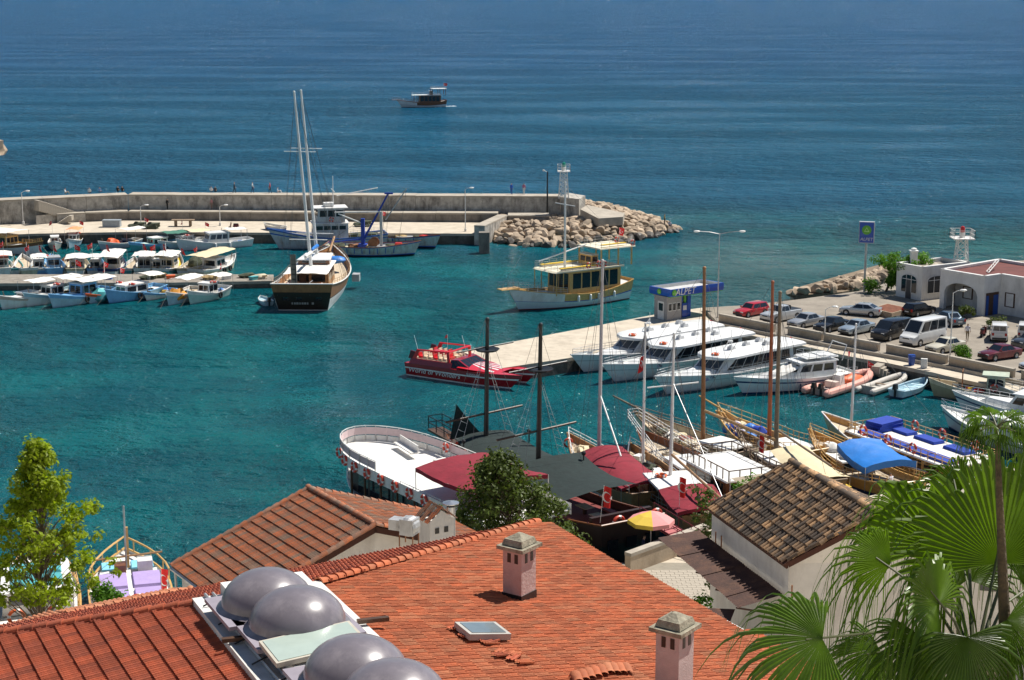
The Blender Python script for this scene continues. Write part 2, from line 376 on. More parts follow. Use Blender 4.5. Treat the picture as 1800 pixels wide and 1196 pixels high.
# --- rubble mound
ROCKM = mat('limestone_rock', (.4, .31, .22, 1), .9, var=.25, scale=1.0, bump=.6, bscale=4, dirt=(.2, .15, .11, 1), dirtamt=.6, rand=.28)
WETROCK = mat('wet_rock', (.06, .05, .04, 1), .6, var=.3, scale=1.0, bump=.6, bscale=4, rand=.3)
rocks = []
for i in range(7):
    bm = bmesh.new(); bmesh.ops.create_icosphere(bm, subdivisions=2, radius=1)
    rr = random.Random(i)
    # chip with random planes for an angular boulder
    for k in range(10):
        nv = Vector((rr.gauss(0, 1), rr.gauss(0, 1), rr.gauss(0, 1))).normalized(); dd = rr.uniform(.5, .8)
        for v in bm.verts:
            e = v.co.dot(nv) - dd
            if e > 0: v.co -= nv * e * .9
    for v in bm.verts: v.co *= 1 + .1 * mnoise.noise(v.co * 2.5 + Vector((i * 9, 0, 0)))
    me = bpy.data.meshes.new('rock'); bm.to_mesh(me); bm.free(); me.materials.append(ROCKM); me.materials.append(WETROCK); rocks.append(me)
wetrocks = []
for me in rocks[:4]:
    m2 = me.copy(); m2.materials.clear(); m2.materials.append(WETROCK); wetrocks.append(m2)
def inpoly(x, y, poly):
    r = False; n = len(poly); j = n - 1
    for i in range(n):
        xi, yi = poly[i][:2]; xj, yj = poly[j][:2]
        if (yi > y) != (yj > y) and x < (xj - xi) * (y - yi) / (yj - yi) + xi: r = not r
        j = i
    return r
def edgedist(x, y, a, b_):
    p, a, b_ = Vector((x, y)), Vector(a), Vector(b_); d = b_ - a; t = max(0, min(1, (p - a).dot(d) / d.length_squared)); return (a + d * t - p).length
def rockfield(parent, origin, poly, wetedges, top, step, smin, smax, slope, seed, maxn=290):
    rr = random.Random(seed); xs = [p[0] for p in poly]; ys = [p[1] for p in poly]; n = 0
    y = max(ys)
    items = []
    while y > min(ys) - step:
        x = min(xs)
        while x < max(xs):
            X, Y = x + rr.uniform(-.45, .45) * step, y + rr.uniform(-.45, .45) * step
            if inpoly(X, Y, poly):
                e = min(edgedist(X, Y, poly[i], poly[i + 1]) for i in wetedges)
                z = min(top, e * slope); items.append((X, Y, z, e))
            x += step
        y -= step * .8
    items.sort(key=lambda q: q[1]); rest = MB()
    for k, (X, Y, z, e) in enumerate(items):
        s = rr.uniform(smin, smax)
        wet = z < .3
        me = rr.choice(wetrocks if wet and rr.random() < .75 else rocks)
        L_, E_, S_ = (X - origin[0], Y - origin[1], z + rr.uniform(-.25, .15) * s), (rr.uniform(-.5, .5), rr.uniform(-.5, .5), rr.uniform(0, 6.3)), (s * rr.uniform(.9, 1.5), s * rr.uniform(.8, 1.1), s * rr.uniform(.55, .85))
        if k < maxn: put('rock', me, parent, L_, E_, S_)
        else:
            M4 = Matrix.LocRotScale(Vector(L_), Matrix.Identity(3).to_euler().__class__(E_), Vector(S_)); rest.add([M4 @ v.co for v in me.vertices], [tuple(p.vertices) for p in me.polygons], 0)
    if rest.v: part('rocks', rest, ROCKM, parent, kind='stuff')
mound = [bw(866, 428, 0), bw(930, 436, 0), bw(1010, 436, 0), bw(1080, 430, 0), bw(1140, 421, 0), bw(1198, 405, 0), bw(1150, 386, 0), bw(1095, 372, 0), bw(1034, 360, 0), bw(985, 366, 0), bw(893, 390, 0)]
mc = Vector((sum(p[0] for p in mound) / len(mound), sum(p[1] for p in mound) / len(mound)))
mb = MB(); nn = len(mound); sm = [(Vector(p) - mc) * .97 for p in mound]
rings = [(.93, -.6), (.75, .0), (.5, .9), (.2, 1.5)]
vs = [(p.x * k, p.y * k, z) for k, z in rings for p in sm] + [(0, 0, 2.4)]
fs = [(r * nn + i, r * nn + (i + 1) % nn, (r + 1) * nn + (i + 1) % nn, (r + 1) * nn + i) for r in range(3) for i in range(nn)] + [(3 * nn + i, 3 * nn + (i + 1) % nn, 4 * nn) for i in range(nn)]
mb.add(vs, fs); rm = part('rock_mound', mb, EARTH, loc=(mc.x, mc.y, 0), kind='structure')
rockfield(rm, mc, mound, (0, 1, 2, 3, 4, 5, 6, 7), 2.0, 1.3, .5, 1.15, .27, 3, 300)
# concrete apron on the mound
mb = MB(); ap = [bw(1020, 372, 3.6), bw(1052, 386, 3.0), bw(1095, 382, 3.0), bw(1098, 374, 3.2), bw(1032, 361, 3.9)]
zs = (3.7, 2.9, 2.8, 2.9, 3.7)
mb.add([(p[0] - mc.x, p[1] - mc.y, z + .25) for p, z in zip(ap, zs)] + [(p[0] - mc.x, p[1] - mc.y, z - 1) for p, z in zip(ap, zs)], [(0, 1, 2, 3, 4)] + [(i + 5, (i + 1) % 5 + 5, (i + 1) % 5, i) for i in range(5)])
part('concrete_apron', mb, CONC, rm)
# --- left floating jetty
slab('jetty', [(-160, 499), (300, 497), (481, 494), (481, 483), (300, 482), (-160, 483)], .9, -1, top=mat('jetty_concrete', (.27, .24, .2, 1), .9, var=.25, scale=1.2, bump=.4, dirt=(.12, .1, .08, 1), dirtamt=.7))
# --- fuel pier, promenade, car park
PZ = 1.5
slab('fuel_pier', [(812, 618), (1157, 552), (1235, 541), (1300, 541), (1330, 570), (1262, 577), (997, 630), (878, 648)], PZ)
CP = 1.9
carpark = [(1235, 541), (1310, 537), (1400, 527), (1510, 512), (1560, 497), (1700, 462), (1960, 452), (2300, 600), (2100, 740), (1800, 672), (1675, 645), (1547, 622), (1443, 603), (1362, 588), (1263, 568)]
slab('car_park', carpark, CP, top=ASPH)
slab('promenade', [(1240, 562), (1263, 569.5), (1362, 589.5), (1443, 604.5), (1547, 623.5), (1675, 646.5), (1800, 673.5), (2050, 727), (2050, 752), (1800, 690), (1664, 661), (1640, 655), (1559, 638), (1500, 628), (1392, 604), (1320, 590), (1240, 580)], 1.55)
slab('lower_landing', [(1572, 643), (1664, 663), (1800, 692), (1900, 716), (1900, 726), (1800, 700), (1660, 670), (1572, 651)], .95, top=CONC)
# --- near quay and the slope of the old town under the roofs
nq = [bw(-400, 1150, 1.7), bw(0, 1112, 1.7), bw(285, 1105, 1.7), bw(640, 1040, 1.7), bw(990, 1012, 1.7), bw(1150, 985, 1.7), bw(1250, 930, 1.7), bw(1500, 878, 1.7), bw(1800, 815, 1.7), bw(2300, 760, 1.7)]
mb = MB(); N = len(nq)
def th(y): return 1.7 if y > 84 else 1.7 + (84 - y) / 84 * 30
rows = [None, 84, 60, 40, 20, 0, -30]
vs = []
for r in rows:
    for i, p in enumerate(nq):
        if r is None: vs.append((p[0], p[1], 1.7))
        else: vs.append((p[0] * (.4 + .6 * max(r, 10) / 84) - (8 if i == 0 else 0), r, th(r)))
fs = [(r * N + i, r * N + i + 1, (r + 1) * N + i + 1, (r + 1) * N + i) for r in range(len(rows) - 1) for i in range(N - 1)]
mb.add(vs, fs); mb.add([(p[0], p[1], z) for z in (-1.5, 1.7) for p in nq], [(i, i + 1, N + i + 1, N + i) for i in range(N - 1)], 1)
part('old_town_ground', mb, [PAVE, DAMP], kind='structure')

for i, (px, py) in enumerate(((170, 490), (262, 491), (282, 488), (322, 489), (372, 491), (436, 488), (458, 490))):
    p = W(px, py, .9); mb = MB(); mb.sphere((0, 0, .2), .7, 10, 7, sc=(1.5, 1, .6), jit=.7); part('net_heap', mb, [NET, NET, mat('olive_net', (.2, .17, .08, 1), .95, var=.4, bump=.7), NET, mat('tan_rope_heap', (.42, .3, .14, 1), .9, var=.4, bump=.7), NET, CREAM][i], loc=p, smooth=True, label=['dark net heap on the jetty behind the blue wheelhouse boat', 'dark net heap on the jetty left of the olive one', 'olive net heap in the middle of the jetty', 'dark net heap behind the orange tarpaulin boat', 'tan rope heap on the jetty behind the pale green cabin boat', 'dark net heap near the outer end of the jetty', 'cream cloth heap at the outer end of the jetty'][i], cat='net heap', group='net heaps on the jetty')
for i, (px, py, m, cn) in enumerate(((190, 491, BLUE, 'blue'), (300, 490, ORANGE, 'orange'), (398, 491, WPAINT, 'white'), (446, 492, TEALP, 'teal'))):
    p = W(px, py, .9); r_ = thing('fish_crate', cn + ' plastic fish crate standing on the jetty', 'crate', p, .3 * i); mb = MB(); mb.box(0, 0, .2, 1.0, .65, .4, top=(1.08, 1.08)); part('crate_body', mb, m, r_); mb = MB(); mb.box(0, 0, .42, 1.12, .74, .06); part('crate_rim', mb, m, r_)
# ---------------------------------------------------------------- boat kit (local frame: x stern -> bow, y port, z up, water at 0)
class Hull:
    def __init__(s, L, B, zs, zm, zb, tw=.7, rake=.9, srake=.2, full=2.3, flare=.78, bulw=.4, mid=.45, draft=.5):
        s.__dict__.update(L=L, B=B, zs=zs, zm=zm, zb=zb, tw=tw, rake=rake, srake=srake, full=full, flare=flare, bulw=bulw, mid=mid, draft=draft)
    def zg(s, t): return s.zm + (s.zs - s.zm) * max(0, 1 - t / s.mid) ** 1.8 + (s.zb - s.zm) * max(0, (t - s.mid) / (1 - s.mid)) ** 1.8
    def hb(s, t):
        k = s.tw + (1 - s.tw) * math.sin(math.pi / 2 * t / s.mid) if t < s.mid else 1 - ((t - s.mid) / (1 - s.mid)) ** s.full
        return s.B / 2 * max(k, .015)
    def pt(s, t, h):          # starboard point at height fraction h (h<0 under water)
        zg = s.zg(t)
        if h < 0: return Vector((t * s.L, s.hb(t) * s.flare * (1 + h * .75), s.draft * h))
        fl = s.flare - .35 * max(0, (t - s.mid) / (1 - s.mid)) ** 2
        return Vector((t * s.L + s.rake * t ** 5 * h - s.srake * (1 - t) ** 4 * h, s.hb(t) * (fl + (1 - fl) * h ** .8), zg * h))
    def gun(s, t, side=1, dz=0, inset=0): p = s.pt(t, 1); return Vector((p.x, side * max(p.y - inset, 0), p.z + dz))
    def build(s, root, rows, mats, deck, cap=None, n=16, capr=.05, name='hull'):
        """rows: list of (height fraction, material index) from the waterline to the gunwale"""
        hs = [-1, 0] + [r[0] for r in rows]; mi = [0] + [r[1] for r in rows]
        mb = MB(); K = len(hs)
        for sd in (1, -1):
            vs = [s.pt(i / n, h) for i in range(n + 1) for h in hs]; vs = [(v.x, v.y * sd, v.z) for v in vs]
            for k in range(K - 1):
                fs = [(i * K + k, (i + 1) * K + k, (i + 1) * K + k + 1, i * K + k + 1)[::sd] for i in range(n)]
                o = MB(); o.add(vs, fs, mi[k]); mb.add(o.v, o.f, mi[k])
        for k in range(K - 1):
            a, b_ = s.pt(0, hs[k]), s.pt(0, hs[k + 1])
            mb.add([(a.x, a.y, a.z), (a.x, -a.y, a.z), (b_.x, -b_.y, b_.z), (b_.x, b_.y, b_.z)], [(0, 1, 2, 3)], mi[k])
        h = part(name, mb, mats, root, smooth=True)
        mb = MB(); vs = []
        for i in range(n + 1):
            t = i / n; zz = s.zg(t); f = max(.05, (zz - s.bulw) / zz); p = s.pt(t, f)
            vs += [(p.x, p.y - .03, p.z), (p.x, 0, p.z + .04), (p.x, -p.y + .03, p.z)]
        mb.add(vs, [(3 * i + k, 3 * i + 3 + k, 3 * i + 4 + k, 3 * i + 1 + k) for i in range(n) for k in (0, 1)])
        part('deck', mb, deck, root)
        if cap:
            mb = MB(); mb.tube([s.gun(i / n, 1) for i in range(n + 1)], capr, 5); mb.tube([s.gun(i / n, -1) for i in range(n + 1)], capr, 5); mb.tube([s.gun(0, 1), s.gun(0, -1)], capr, 5)
            part('gunwale', mb, cap, root)
        return h
    def deckz(s, t): return s.zg(t) - s.bulw
    def rail(s, root, t0, t1, h, m, n=10, inset=.08, rails=2, close=True, r=.022, name='railing'):
        mb = MB(); ts = [t0 + (t1 - t0) * i / n for i in range(n + 1)]
        for sd in (1, -1):
            for t in ts: mb.tube([s.gun(t, sd, 0, inset), s.gun(t, sd, h, inset)], r, 4)
            for k in range(rails): mb.tube([s.gun(t, sd, h * (1 - k / rails), inset) for t in ts], r, 4)
        part(name, mb, m, root)
def boat(name, label, stern, bow, cat='boat', group=None, z=0, L=None):
    a, b_ = (W(*stern, z) if len(stern) == 2 else Vector(stern)), (W(*bow, z) if len(bow) == 2 else Vector(bow))
    d = b_ - a; hd = math.atan2(d.y, d.x); ln = d.length
    if L: a = b_ - d.normalized() * L; ln = L
    return thing(name, label, cat, (a.x, a.y, 0), hd, group), ln
def boath(name, label, bow, hd, L, cat='boat', group=None):
    p = W(*bow, 0) if len(bow) == 2 else Vector(bow); h = R(hd)
    return thing(name, label, cat, (p.x - L * math.cos(h), p.y - L * math.sin(h), 0), h, group)
def block(mb, x0, x1, w0, w1, z0, z1, rf=0, rb=0, tw=.92, mi=0):
    """deckhouse: x0..x1, widths at the two ends, front/back rake, tumblehome"""
    vs = [(x0, -w0 / 2, z0), (x1, -w1 / 2, z0), (x1, w1 / 2, z0), (x0, w0 / 2, z0), (x0 + rb, -w0 / 2 * tw, z1), (x1 - rf, -w1 / 2 * tw, z1), (x1 - rf, w1 / 2 * tw, z1), (x0 + rb, w0 / 2 * tw, z1)]
    mb.add(vs, [(0, 3, 2, 1), (4, 5, 6, 7), (0, 1, 5, 4), (1, 2, 6, 5), (2, 3, 7, 6), (3, 0, 4, 7)], mi); return [Vector(v) for v in vs]
def inset_quad(a, b_, c_, d, u0, u1, v0, v1, off):
    def q(u, v): return (a.lerp(b_, u)).lerp(d.lerp(c_, u), v)
    nrm = (b_ - a).cross(d - a).normalized() * off
    return [q(u0, v0) + nrm, q(u1, v0) + nrm, q(u1, v1) + nrm, q(u0, v1) + nrm]
def panes(parent, face, n, v0=.35, v1=.85, gap=.06, m=GLASS, e0=.05, e1=.05, name='window', single=False, off=.012):
    a, b_, c_, d = face; one = MB()
    for i in range(n):
        w = (1 - e0 - e1) / n; u0 = e0 + i * w + gap * w; u1 = e0 + (i + 1) * w - gap * w
        q = inset_quad(a, b_, c_, d, u0, u1, v0, v1, off)
        if single: one.add(q, [(0, 1, 2, 3)])
        else:
            mb = MB(); mb.add(q, [(0, 1, 2, 3)]); part(name, mb, m, parent)
    if single: part(name + 's', one, m, parent)
def house(root, x0, x1, w0, w1, z0, z1, m, roofm, nside=3, nfront=2, nback=0, rf=.3, rb=.0, tw=.94, over=.18, glass=GLASS, single=False, v0=.42, v1=.86, roof_t=.09, name='cabin', gap=.08):
    mb = MB(); v = block(mb, x0, x1, w0, w1, z0, z1, rf, rb, tw)
    cb = part(name, mb, m, root)
    S, P, Fr, Bk = (v[0], v[1], v[5], v[4]), (v[2], v[3], v[7], v[6]), (v[1], v[2], v[6], v[5]), (v[3], v[0], v[4], v[7])
    if nside: panes(cb, S, nside, v0, v1, gap, glass, single=single); panes(cb, P, nside, v0, v1, gap, glass, single=single)
    if nfront: panes(cb, Fr, nfront, v0, v1, gap, glass, single=single)
    if nback: panes(cb, Bk, nback, v0, v1, gap, glass, single=single)
    mb = MB(); block(mb, x0 + rb - over, x1 - rf + over * 1.4, w0 * tw + over, w1 * tw + over, z1 - .01, z1 + roof_t, .06, .03, .97)
    part('roof', mb, roofm, cb)
    return cb
def awning(root, c00, c10, c11, c01, m, sag=.12, crown=.0, posts=None, pr=.025, name='awning', valance=0, postm=None, seed=0):
    c00, c10, c11, c01 = map(Vector, (c00, c10, c11, c01))
    def fn(u, v):
        p = c00.lerp(c10, u).lerp(c01.lerp(c11, u), v)
        k = 4 * v * (1 - v); k2 = 4 * u * (1 - u)
        return Vector((p.x, p.y, p.z + crown * k - sag * (k2 * .6 + (1 - k) * k2 * .4) + .07 * mnoise.noise(Vector((u * 5, v * 5, seed))) + .03 * mnoise.noise(Vector((u * 13, v * 9, seed + 5)))))
    mb = MB(); mb.grid(fn, 16, 12)
    if valance:
        for e in ([fn(i / 10, 0) for i in range(11)], [fn(i / 10, 1) for i in range(11)], [fn(0, i / 8) for i in range(9)], [fn(1, i / 8) for i in range(9)]):
            n = len(e); mb.add([tuple(p) for p in e] + [(p.x, p.y, p.z - valance) for p in e], [(i, i + 1, n + i + 1, n + i) for i in range(n - 1)])
    o = part(name, mb, m, root, smooth=True)
    if posts is not None:
        for p in (c00, c10, c11, c01):
            mb = MB(); mb.tube([(p.x, p.y, posts), (p.x, p.y, p.z)], pr, 5); part('post', mb, postm or STEEL, root)
    return o
RING_ME = None
def ring(root, p, axis='y', R_=.3, r=.085, m=None):
    mb = MB(); mb.torus((0, 0, 0), R_, r, axis, 16, 6)
    # red with four white bands
    k = 0; mb.m = [(1 if (i // 6) % 4 == 0 else 0) for i in range(len(mb.f))]
    return part('life_ring', mb, [m or RINGM, WHITE], root, smooth=True, loc=p)
def crescent(mb, s, mi):
    n = 18; R1, R2, off = .25 * s, .2 * s, .0625 * s; o = [];
    a0 = .62
    outer = [(R1 * math.cos(a), R1 * math.sin(a)) for a in [a0 + (2 * math.pi - 2 * a0) * i / n for i in range(n + 1)]]
    inner = [(off + R2 * math.cos(a), R2 * math.sin(a)) for a in [a0 * 1.12 + (2 * math.pi - 2.24 * a0) * i / n for i in range(n + 1)]]
    return outer, inner
def flag(root, p, h=1.2, w=.9, fh=.6, ang=0, hang=.3, pole=True, lean=0, big=False, pm=None):
    """pole with a cloth flag; hang = how far it droops"""
    p = Vector(p); top = p + Vector((-lean, 0, h))
    if pole:
        mb = MB(); mb.tube([p, top], .018 if not big else .03, 5); part('flag_pole', mb, pm or WPAINT, root)
    ca, sa = math.cos(ang), math.sin(ang)
    def cloth(u, v, off=0):
        x = u * w * (1 - hang * .55); z = -v * fh - u * w * hang * .8
        y = .1 * math.sin(u * 5 + v * 2) * (.4 + u) + off
        return Vector((top.x + x * ca - y * sa, top.y + x * sa + y * ca, top.z - .03 + z))
    mb = MB(); mb.grid(lambda u, v: cloth(u, v), 8, 5)
    fl = part('flag', mb, FLAG, root, smooth=True)
    for off in (.012, -.012):                                # crescent and star on both faces
        mb = MB(); outer, inner = crescent(mb, 1, 0); asp = fh / w
        pts = lambda l: [cloth(.36 + x * asp, .5 - y, off) for x, y in l]
        o, i_ = pts(outer), pts(inner); n = len(o)
        mb.add(o + i_, [(k, k + 1, n + k + 1, n + k) for k in range(n - 1)])
        st = [(.27 + (.125 if k % 2 == 0 else .05) * math.cos(math.pi + k * math.pi / 5), (.125 if k % 2 == 0 else .05) * math.sin(math.pi + k * math.pi / 5)) for k in range(10)]
        mb.add([cloth(.36 + x * asp, .5 - y, off) for x, y in st], [tuple(range(10))])
        part('crescent_and_star', mb, WPAINT, fl)
    return fl
def mast(root, base, top, r0, r1, m, name='mast'):
    mb = MB(); a, b_ = Vector(base), Vector(top)
    mb.tube([a.lerp(b_, i / 6) for i in range(7)], r0, 9, r1); mb.sphere(b_, r1 * 1.3, 8, 5)
    return part(name, mb, m, root, smooth=True)
def spar(root, a, b_, r, m, name='boom', r2=None):
    mb = MB(); mb.tube([a, Vector(a).lerp(Vector(b_), .5), b_], r, 7, r2); return part(name, mb, m, root, smooth=True)
def rig(root, lines, r=.012, m=None, name='rigging'):
    mb = MB()
    for a, b_ in lines: mb.tube([a, b_], r, 3, caps=False)
    return part(name, mb, m or WIRE, root)
def ratlines(root, a, b_, w, top, m=None, n=9):
    """shroud pair from chainplates a,b up to the mast with rungs"""
    a, b_, top = Vector(a), Vector(b_), Vector(top); mb = MB()
    mb.tube([a, top], .018, 3, caps=False); mb.tube([b_, top], .018, 3, caps=False)
    for i in range(1, n): t = i / n * .9; mb.tube([a.lerp(top, t), b_.lerp(top, t)], .018, 3, caps=False)
    return part('shroud', mb, m or WIRE, root)
def tyre(root, p, axis='y', R_=.24): mb = MB(); mb.torus(p, R_, .1, axis, 14, 6); return part('tyre_fender', mb, RUBBER, root, smooth=True)
def fender(root, p, m=None): mb = MB(); mb.lathe([(.02, .42), (.14, .32), (.17, 0), (.14, -.32), (.02, -.4)], 9, p); return part('fender', mb, m or WHITE, root, smooth=True)
def outboard(root, p):
    mb = MB(); mb.box(p[0] - .1, p[1], p[2] + .35, .5, .38, .5, top=(.8, .75)); mb.box(p[0] - .1, p[1], p[2] - .2, .22, .14, .8); return part('outboard_motor', mb, BLACK, root)
def cushion(root, x0, x1, y0, y1, z, m, h=.16, name='cushion'):
    mb = MB(); mb.box((x0 + x1) / 2, (y0 + y1) / 2, z + h / 2, x1 - x0, y1 - y0, h, top=(.95, .93)); return part(name, mb, m, root)
def box(name, root, cx, cy, cz, sx, sy, sz, m, rz=0, top=(1, 1), ry=0):
    mb = MB(); mb.box(cx, cy, cz, sx, sy, sz, rz, top=top, ry=ry); return part(name, mb, m, root)
def railing(root, pts, h, m, nper=1.0, rails=2, r=.025, closed=False, name='railing', step=1.0):
    pts = [Vector(p) for p in pts]; mb = MB(); seq = pts + ([pts[0]] if closed else [])
    for a, b_ in zip(seq, seq[1:]):
        k = max(1, round((b_ - a).length / step))
        for i in range(k + 1): p = a.lerp(b_, i / k); mb.tube([p, p + Vector((0, 0, h))], r, 4)
        for j in range(rails): dz = Vector((0, 0, h * (1 - j / rails))); mb.tube([a + dz, b_ + dz], r, 4)
    return part(name, mb, m, root)
def people_seat(root): pass
# ---------------------------------------------------------------- small fishing boats
def fishing_boat(label, bow, hd, L, hullm, topm, deckm=None, B=None, cabin=None, cabm=None, roofm=None, canopy=None, flagp=False, rings=0, tyres=0, cap=None, group=None, extra=None, cabx=(.35, .62), canx=(.02, .5), tender=False, h=.95, fenders=0, seed=0, glass=GLASS, cabh=1.25, canh=1.75, name='fishing_boat'):
    root = boath(name, label, bow, hd, L, 'boat', group); B = B or L * .36; rr = random.Random(seed)
    H = Hull(L, B, h * 1.0, h * .8, h * 1.55, .72, .55, .15, 2.2, .74, .35 * h)
    H.build(root, [(.1, 1), (.72, 2), (1, 3)], [RUBBER if False else mat('antifouling', (.16, .05, .04, 1), .7, var=.2), hullm, hullm, topm], deckm or DECK, cap or topm, 12)
    dz = H.deckz(.45)
    if cabin:
        x0, x1 = L * cabx[0], L * cabx[1]
        house(root, x0, x1, B * .62, B * .55, dz - .05, dz + cabh, cabm or WPAINT, roofm or WPAINT, 2, 2, 1, .15, 0, .95, .14, glass, single=True)
        # low foredeck trunk
        mb = MB(); block(mb, x1 - .02, min(L * .86, x1 + L * .24), B * .55, B * .3, H.deckz(.7) - .1, H.deckz(.7) + .42, .25); part('foredeck', mb, cabm or WPAINT, root)
    if canopy:
        x0, x1 = L * canx[0], L * canx[1]; w = B * .46; zc = dz + canh
        awning(root, (x0, -w, zc), (x1, -w, zc + .06), (x1, w, zc + .06), (x0, w, zc), canopy, .05, .14, dz - .1, .02, seed=seed)
    if flagp: flag(root, (.12, rr.uniform(-.4, .4), H.zg(0) - .1), 2.3 + rr.random() * .7, .75, .5, rr.uniform(2, 5), .45)
    for k in range(rings): ring(root, (L * (cabx[1] - .12) , (-1) ** k * B * .33, dz + cabh + .16), 'z')
    for k in range(tyres): p = H.gun(.42 + .16 * k, 1); tyre(root, (p.x, p.y + .08, p.z * .62)); tyre(root, (p.x, -p.y - .08, p.z * .62))
    for k in range(fenders): p = H.gun(.35 + .2 * k, 1); fender(root, (p.x, p.y + .12, p.z * .6)); fender(root, (p.x, -p.y - .12, p.z * .6))
    mb = MB(); mb.tube([(L * .93, 0, H.deckz(.93)), (L * .97, 0, H.zg(.97) + .35)], .05, 6); part('bow_post', mb, OLDWOOD, root)
    # gear lying in the cockpit
    for k in range(2):
        mb = MB(); x = L * rr.uniform(.08, .3); mb.sphere((x, rr.uniform(-.4, .4), dz + .12), .38, 9, 6, sc=(1.2, 1, .55), jit=.5); part('net_pile', mb, rr.choice([NET, NET, TARP, mat('yellow_net', (.5, .33, .06, 1), .9, var=.4, bump=.6)]), root, smooth=True)
    mb = MB(); mb.lathe([(.0, 0), (.14, 0), (.17, .34), (.15, .34), (.13, .04)], 8, (L * .3, B * .25, dz)); part('bucket', mb, rr.choice([BLUE, YELLOW, WHITE, ORANGE]), root)
    if extra: extra(root, H, L, B, dz)
    rig(root, [((L * .97, 0, H.zg(.97)), (L + 2.2, 0, -.3))], .012, ROPE, 'mooring_line')
    if group == G1: root.scale = (1.1, 1.2, 1.22)
    return root
G1 = 'small fishing boats moored along the jetty'; G2 = 'small boats moored along the breakwater quay'
# front row, bows to the camera
def tent(m):
    def f(root, H, L, B, dz):
        mb = MB(); mb.sphere((L * .7, 0, dz + .25), 1.0, 10, 7, sc=(1.1, .95, .75), jit=.5); part('tarpaulin', mb, m, root, smooth=True)
    return f
def spread(root, H, L, B, dz):
    mb = MB(); mb.tube([(L * .3, 0, dz), (L * .3, 0, dz + 3)], .035, 6); part('pole', mb, WPAINT, root)
fishing_boat('white fishing boat with pink deck and black waterline at left edge of jetty front row', (12, 543), 238, 6.8, WPAINT, mat('pinkish_deck', (.6, .42, .34, 1), .6), cabin=1, canopy=CANV, cap=WPAINT, cabh=.8, group=G1, seed=1)
fishing_boat('white fishing boat with turquoise rail and square white awning in jetty front row', (56, 538), 240, 7.2, WPAINT, PALEB, cabin=1, canopy=CANV, tyres=1, flagp=1, rings=1, group=G1, seed=2, canx=(-.02, .42))
fishing_boat('light blue fishing boat with glazed blue wheelhouse and long white roof', (102, 540), 240, 8.4, PALEB, LBLUE, LBLUE, cabin=1, cabm=LBLUE, canopy=CANV, tyres=2, group=G1, cabx=(.32, .6), canx=(.0, .62), cabh=1.5, canh=1.7, flagp=1, seed=3)
fishing_boat('small open orange and blue rowing boat between the blue and white boats', (163, 533), 238, 5.2, PALEB, ORANGE, TEALP, B=1.9, h=.7, group=G1, seed=4, flagp=1, extra=tent(TEALP))
fishing_boat('white motor boat with blue rail, tyre fenders and red life rings on roof', (200, 532), 236, 7.6, LBLUE, LBLUE, WPAINT, cabin=1, canopy=CANV, rings=2, tyres=2, group=G1, seed=5, cabx=(.34, .78), canx=(.05, .36), cabh=1.1)
fishing_boat('fishing boat with orange tarpaulin heap under a white awning', (301, 536), 252, 6.4, PALEB, WPAINT, cabin=0, canopy=CANV, extra=tent(mat('amber_tarp', (.7, .3, .03, 1), .6, bump=.4, bscale=4)), group=G1, seed=6, canx=(.05, .66), cap=WPAINT)
fishing_boat('white cabin boat with pale green hull beside the orange tarpaulin boat', (340, 534), 246, 6.6, mat('pale_green_paint', (.4, .58, .53, 1), .5), WPAINT, WPAINT, cabin=1, canopy=CANV, rings=1, tyres=1, flagp=1, group=G1, seed=7, canx=(0, .4))
# back row, sterns to the jetty, bows away
fishing_boat('white boat under a red edged cover at left frame edge behind jetty', (2, 472), 108, 7, WPAINT, WPAINT, cabin=1, canopy=CANV, flagp=1, group=G1, seed=8, roofm=mat('red_brown_cover', (.4, .12, .08, 1), .8))
fishing_boat('pale green fishing boat with dark nets on its stern behind jetty', (42, 472), 112, 7, CREAM, WPAINT, cabin=0, canopy=None, flagp=1, extra=spread, group=G1, seed=9)
fishing_boat('blue boat with grey cover and red flag behind jetty', (92, 472), 108, 7, LBLUE, LBLUE, cabin=1, cabm=LBLUE, roofm=mat('grey_cover', (.3, .32, .34, 1), .8), flagp=1, rings=1, group=G1, seed=10)
fishing_boat('white boat with low white roof and cream foredeck behind jetty', (140, 472), 100, 7.2, WPAINT, CREAM, CREAM, cabin=1, canopy=CANV, flagp=1, rings=1, group=G1, seed=11, canx=(.1, .6), cabh=1.0, canh=1.4)
fishing_boat('white boat with wide flat awning and navy side cloth behind jetty', (208, 472), 92, 7.6, WPAINT, NAVY, cabin=1, canopy=CANV, flagp=1, tyres=1, rings=1, group=G1, seed=12, canx=(-.05, .75), cabx=(.5, .8))
fishing_boat('grey covered fishing boat with rumpled white top behind jetty', (263, 472), 94, 7, mat('grey_paint', (.4, .4, .38, 1), .6), WPAINT, cabin=1, cabm=mat('grey_paint', (.4, .4, .38, 1)), canopy=CANV, flagp=1, group=G1, seed=13)
fishing_boat('fishing boat with white awning and yellow gear aboard behind jetty', (312, 472), 84, 7.2, TEALP, WPAINT, YELLOW, cabin=1, canopy=CANV, flagp=1, group=G1, seed=14, canx=(.02, .6), extra=spread)
fishing_boat('fishing boat heaped with dark nets and black tyres behind jetty', (352, 472), 84, 7, WPAINT, CREAM, cabin=0, canopy=None, flagp=1, tyres=2, group=G1, seed=15, extra=tent(NET))
fishing_boat('white boat with arched cream canopy at outer end of jetty', (405, 472), 68, 8.4, CREAM, WPAINT, WPAINT, cabin=1, canopy=CANVC, flagp=1, tyres=2, group=G1, seed=16, canx=(-.05, .78), canh=1.9)
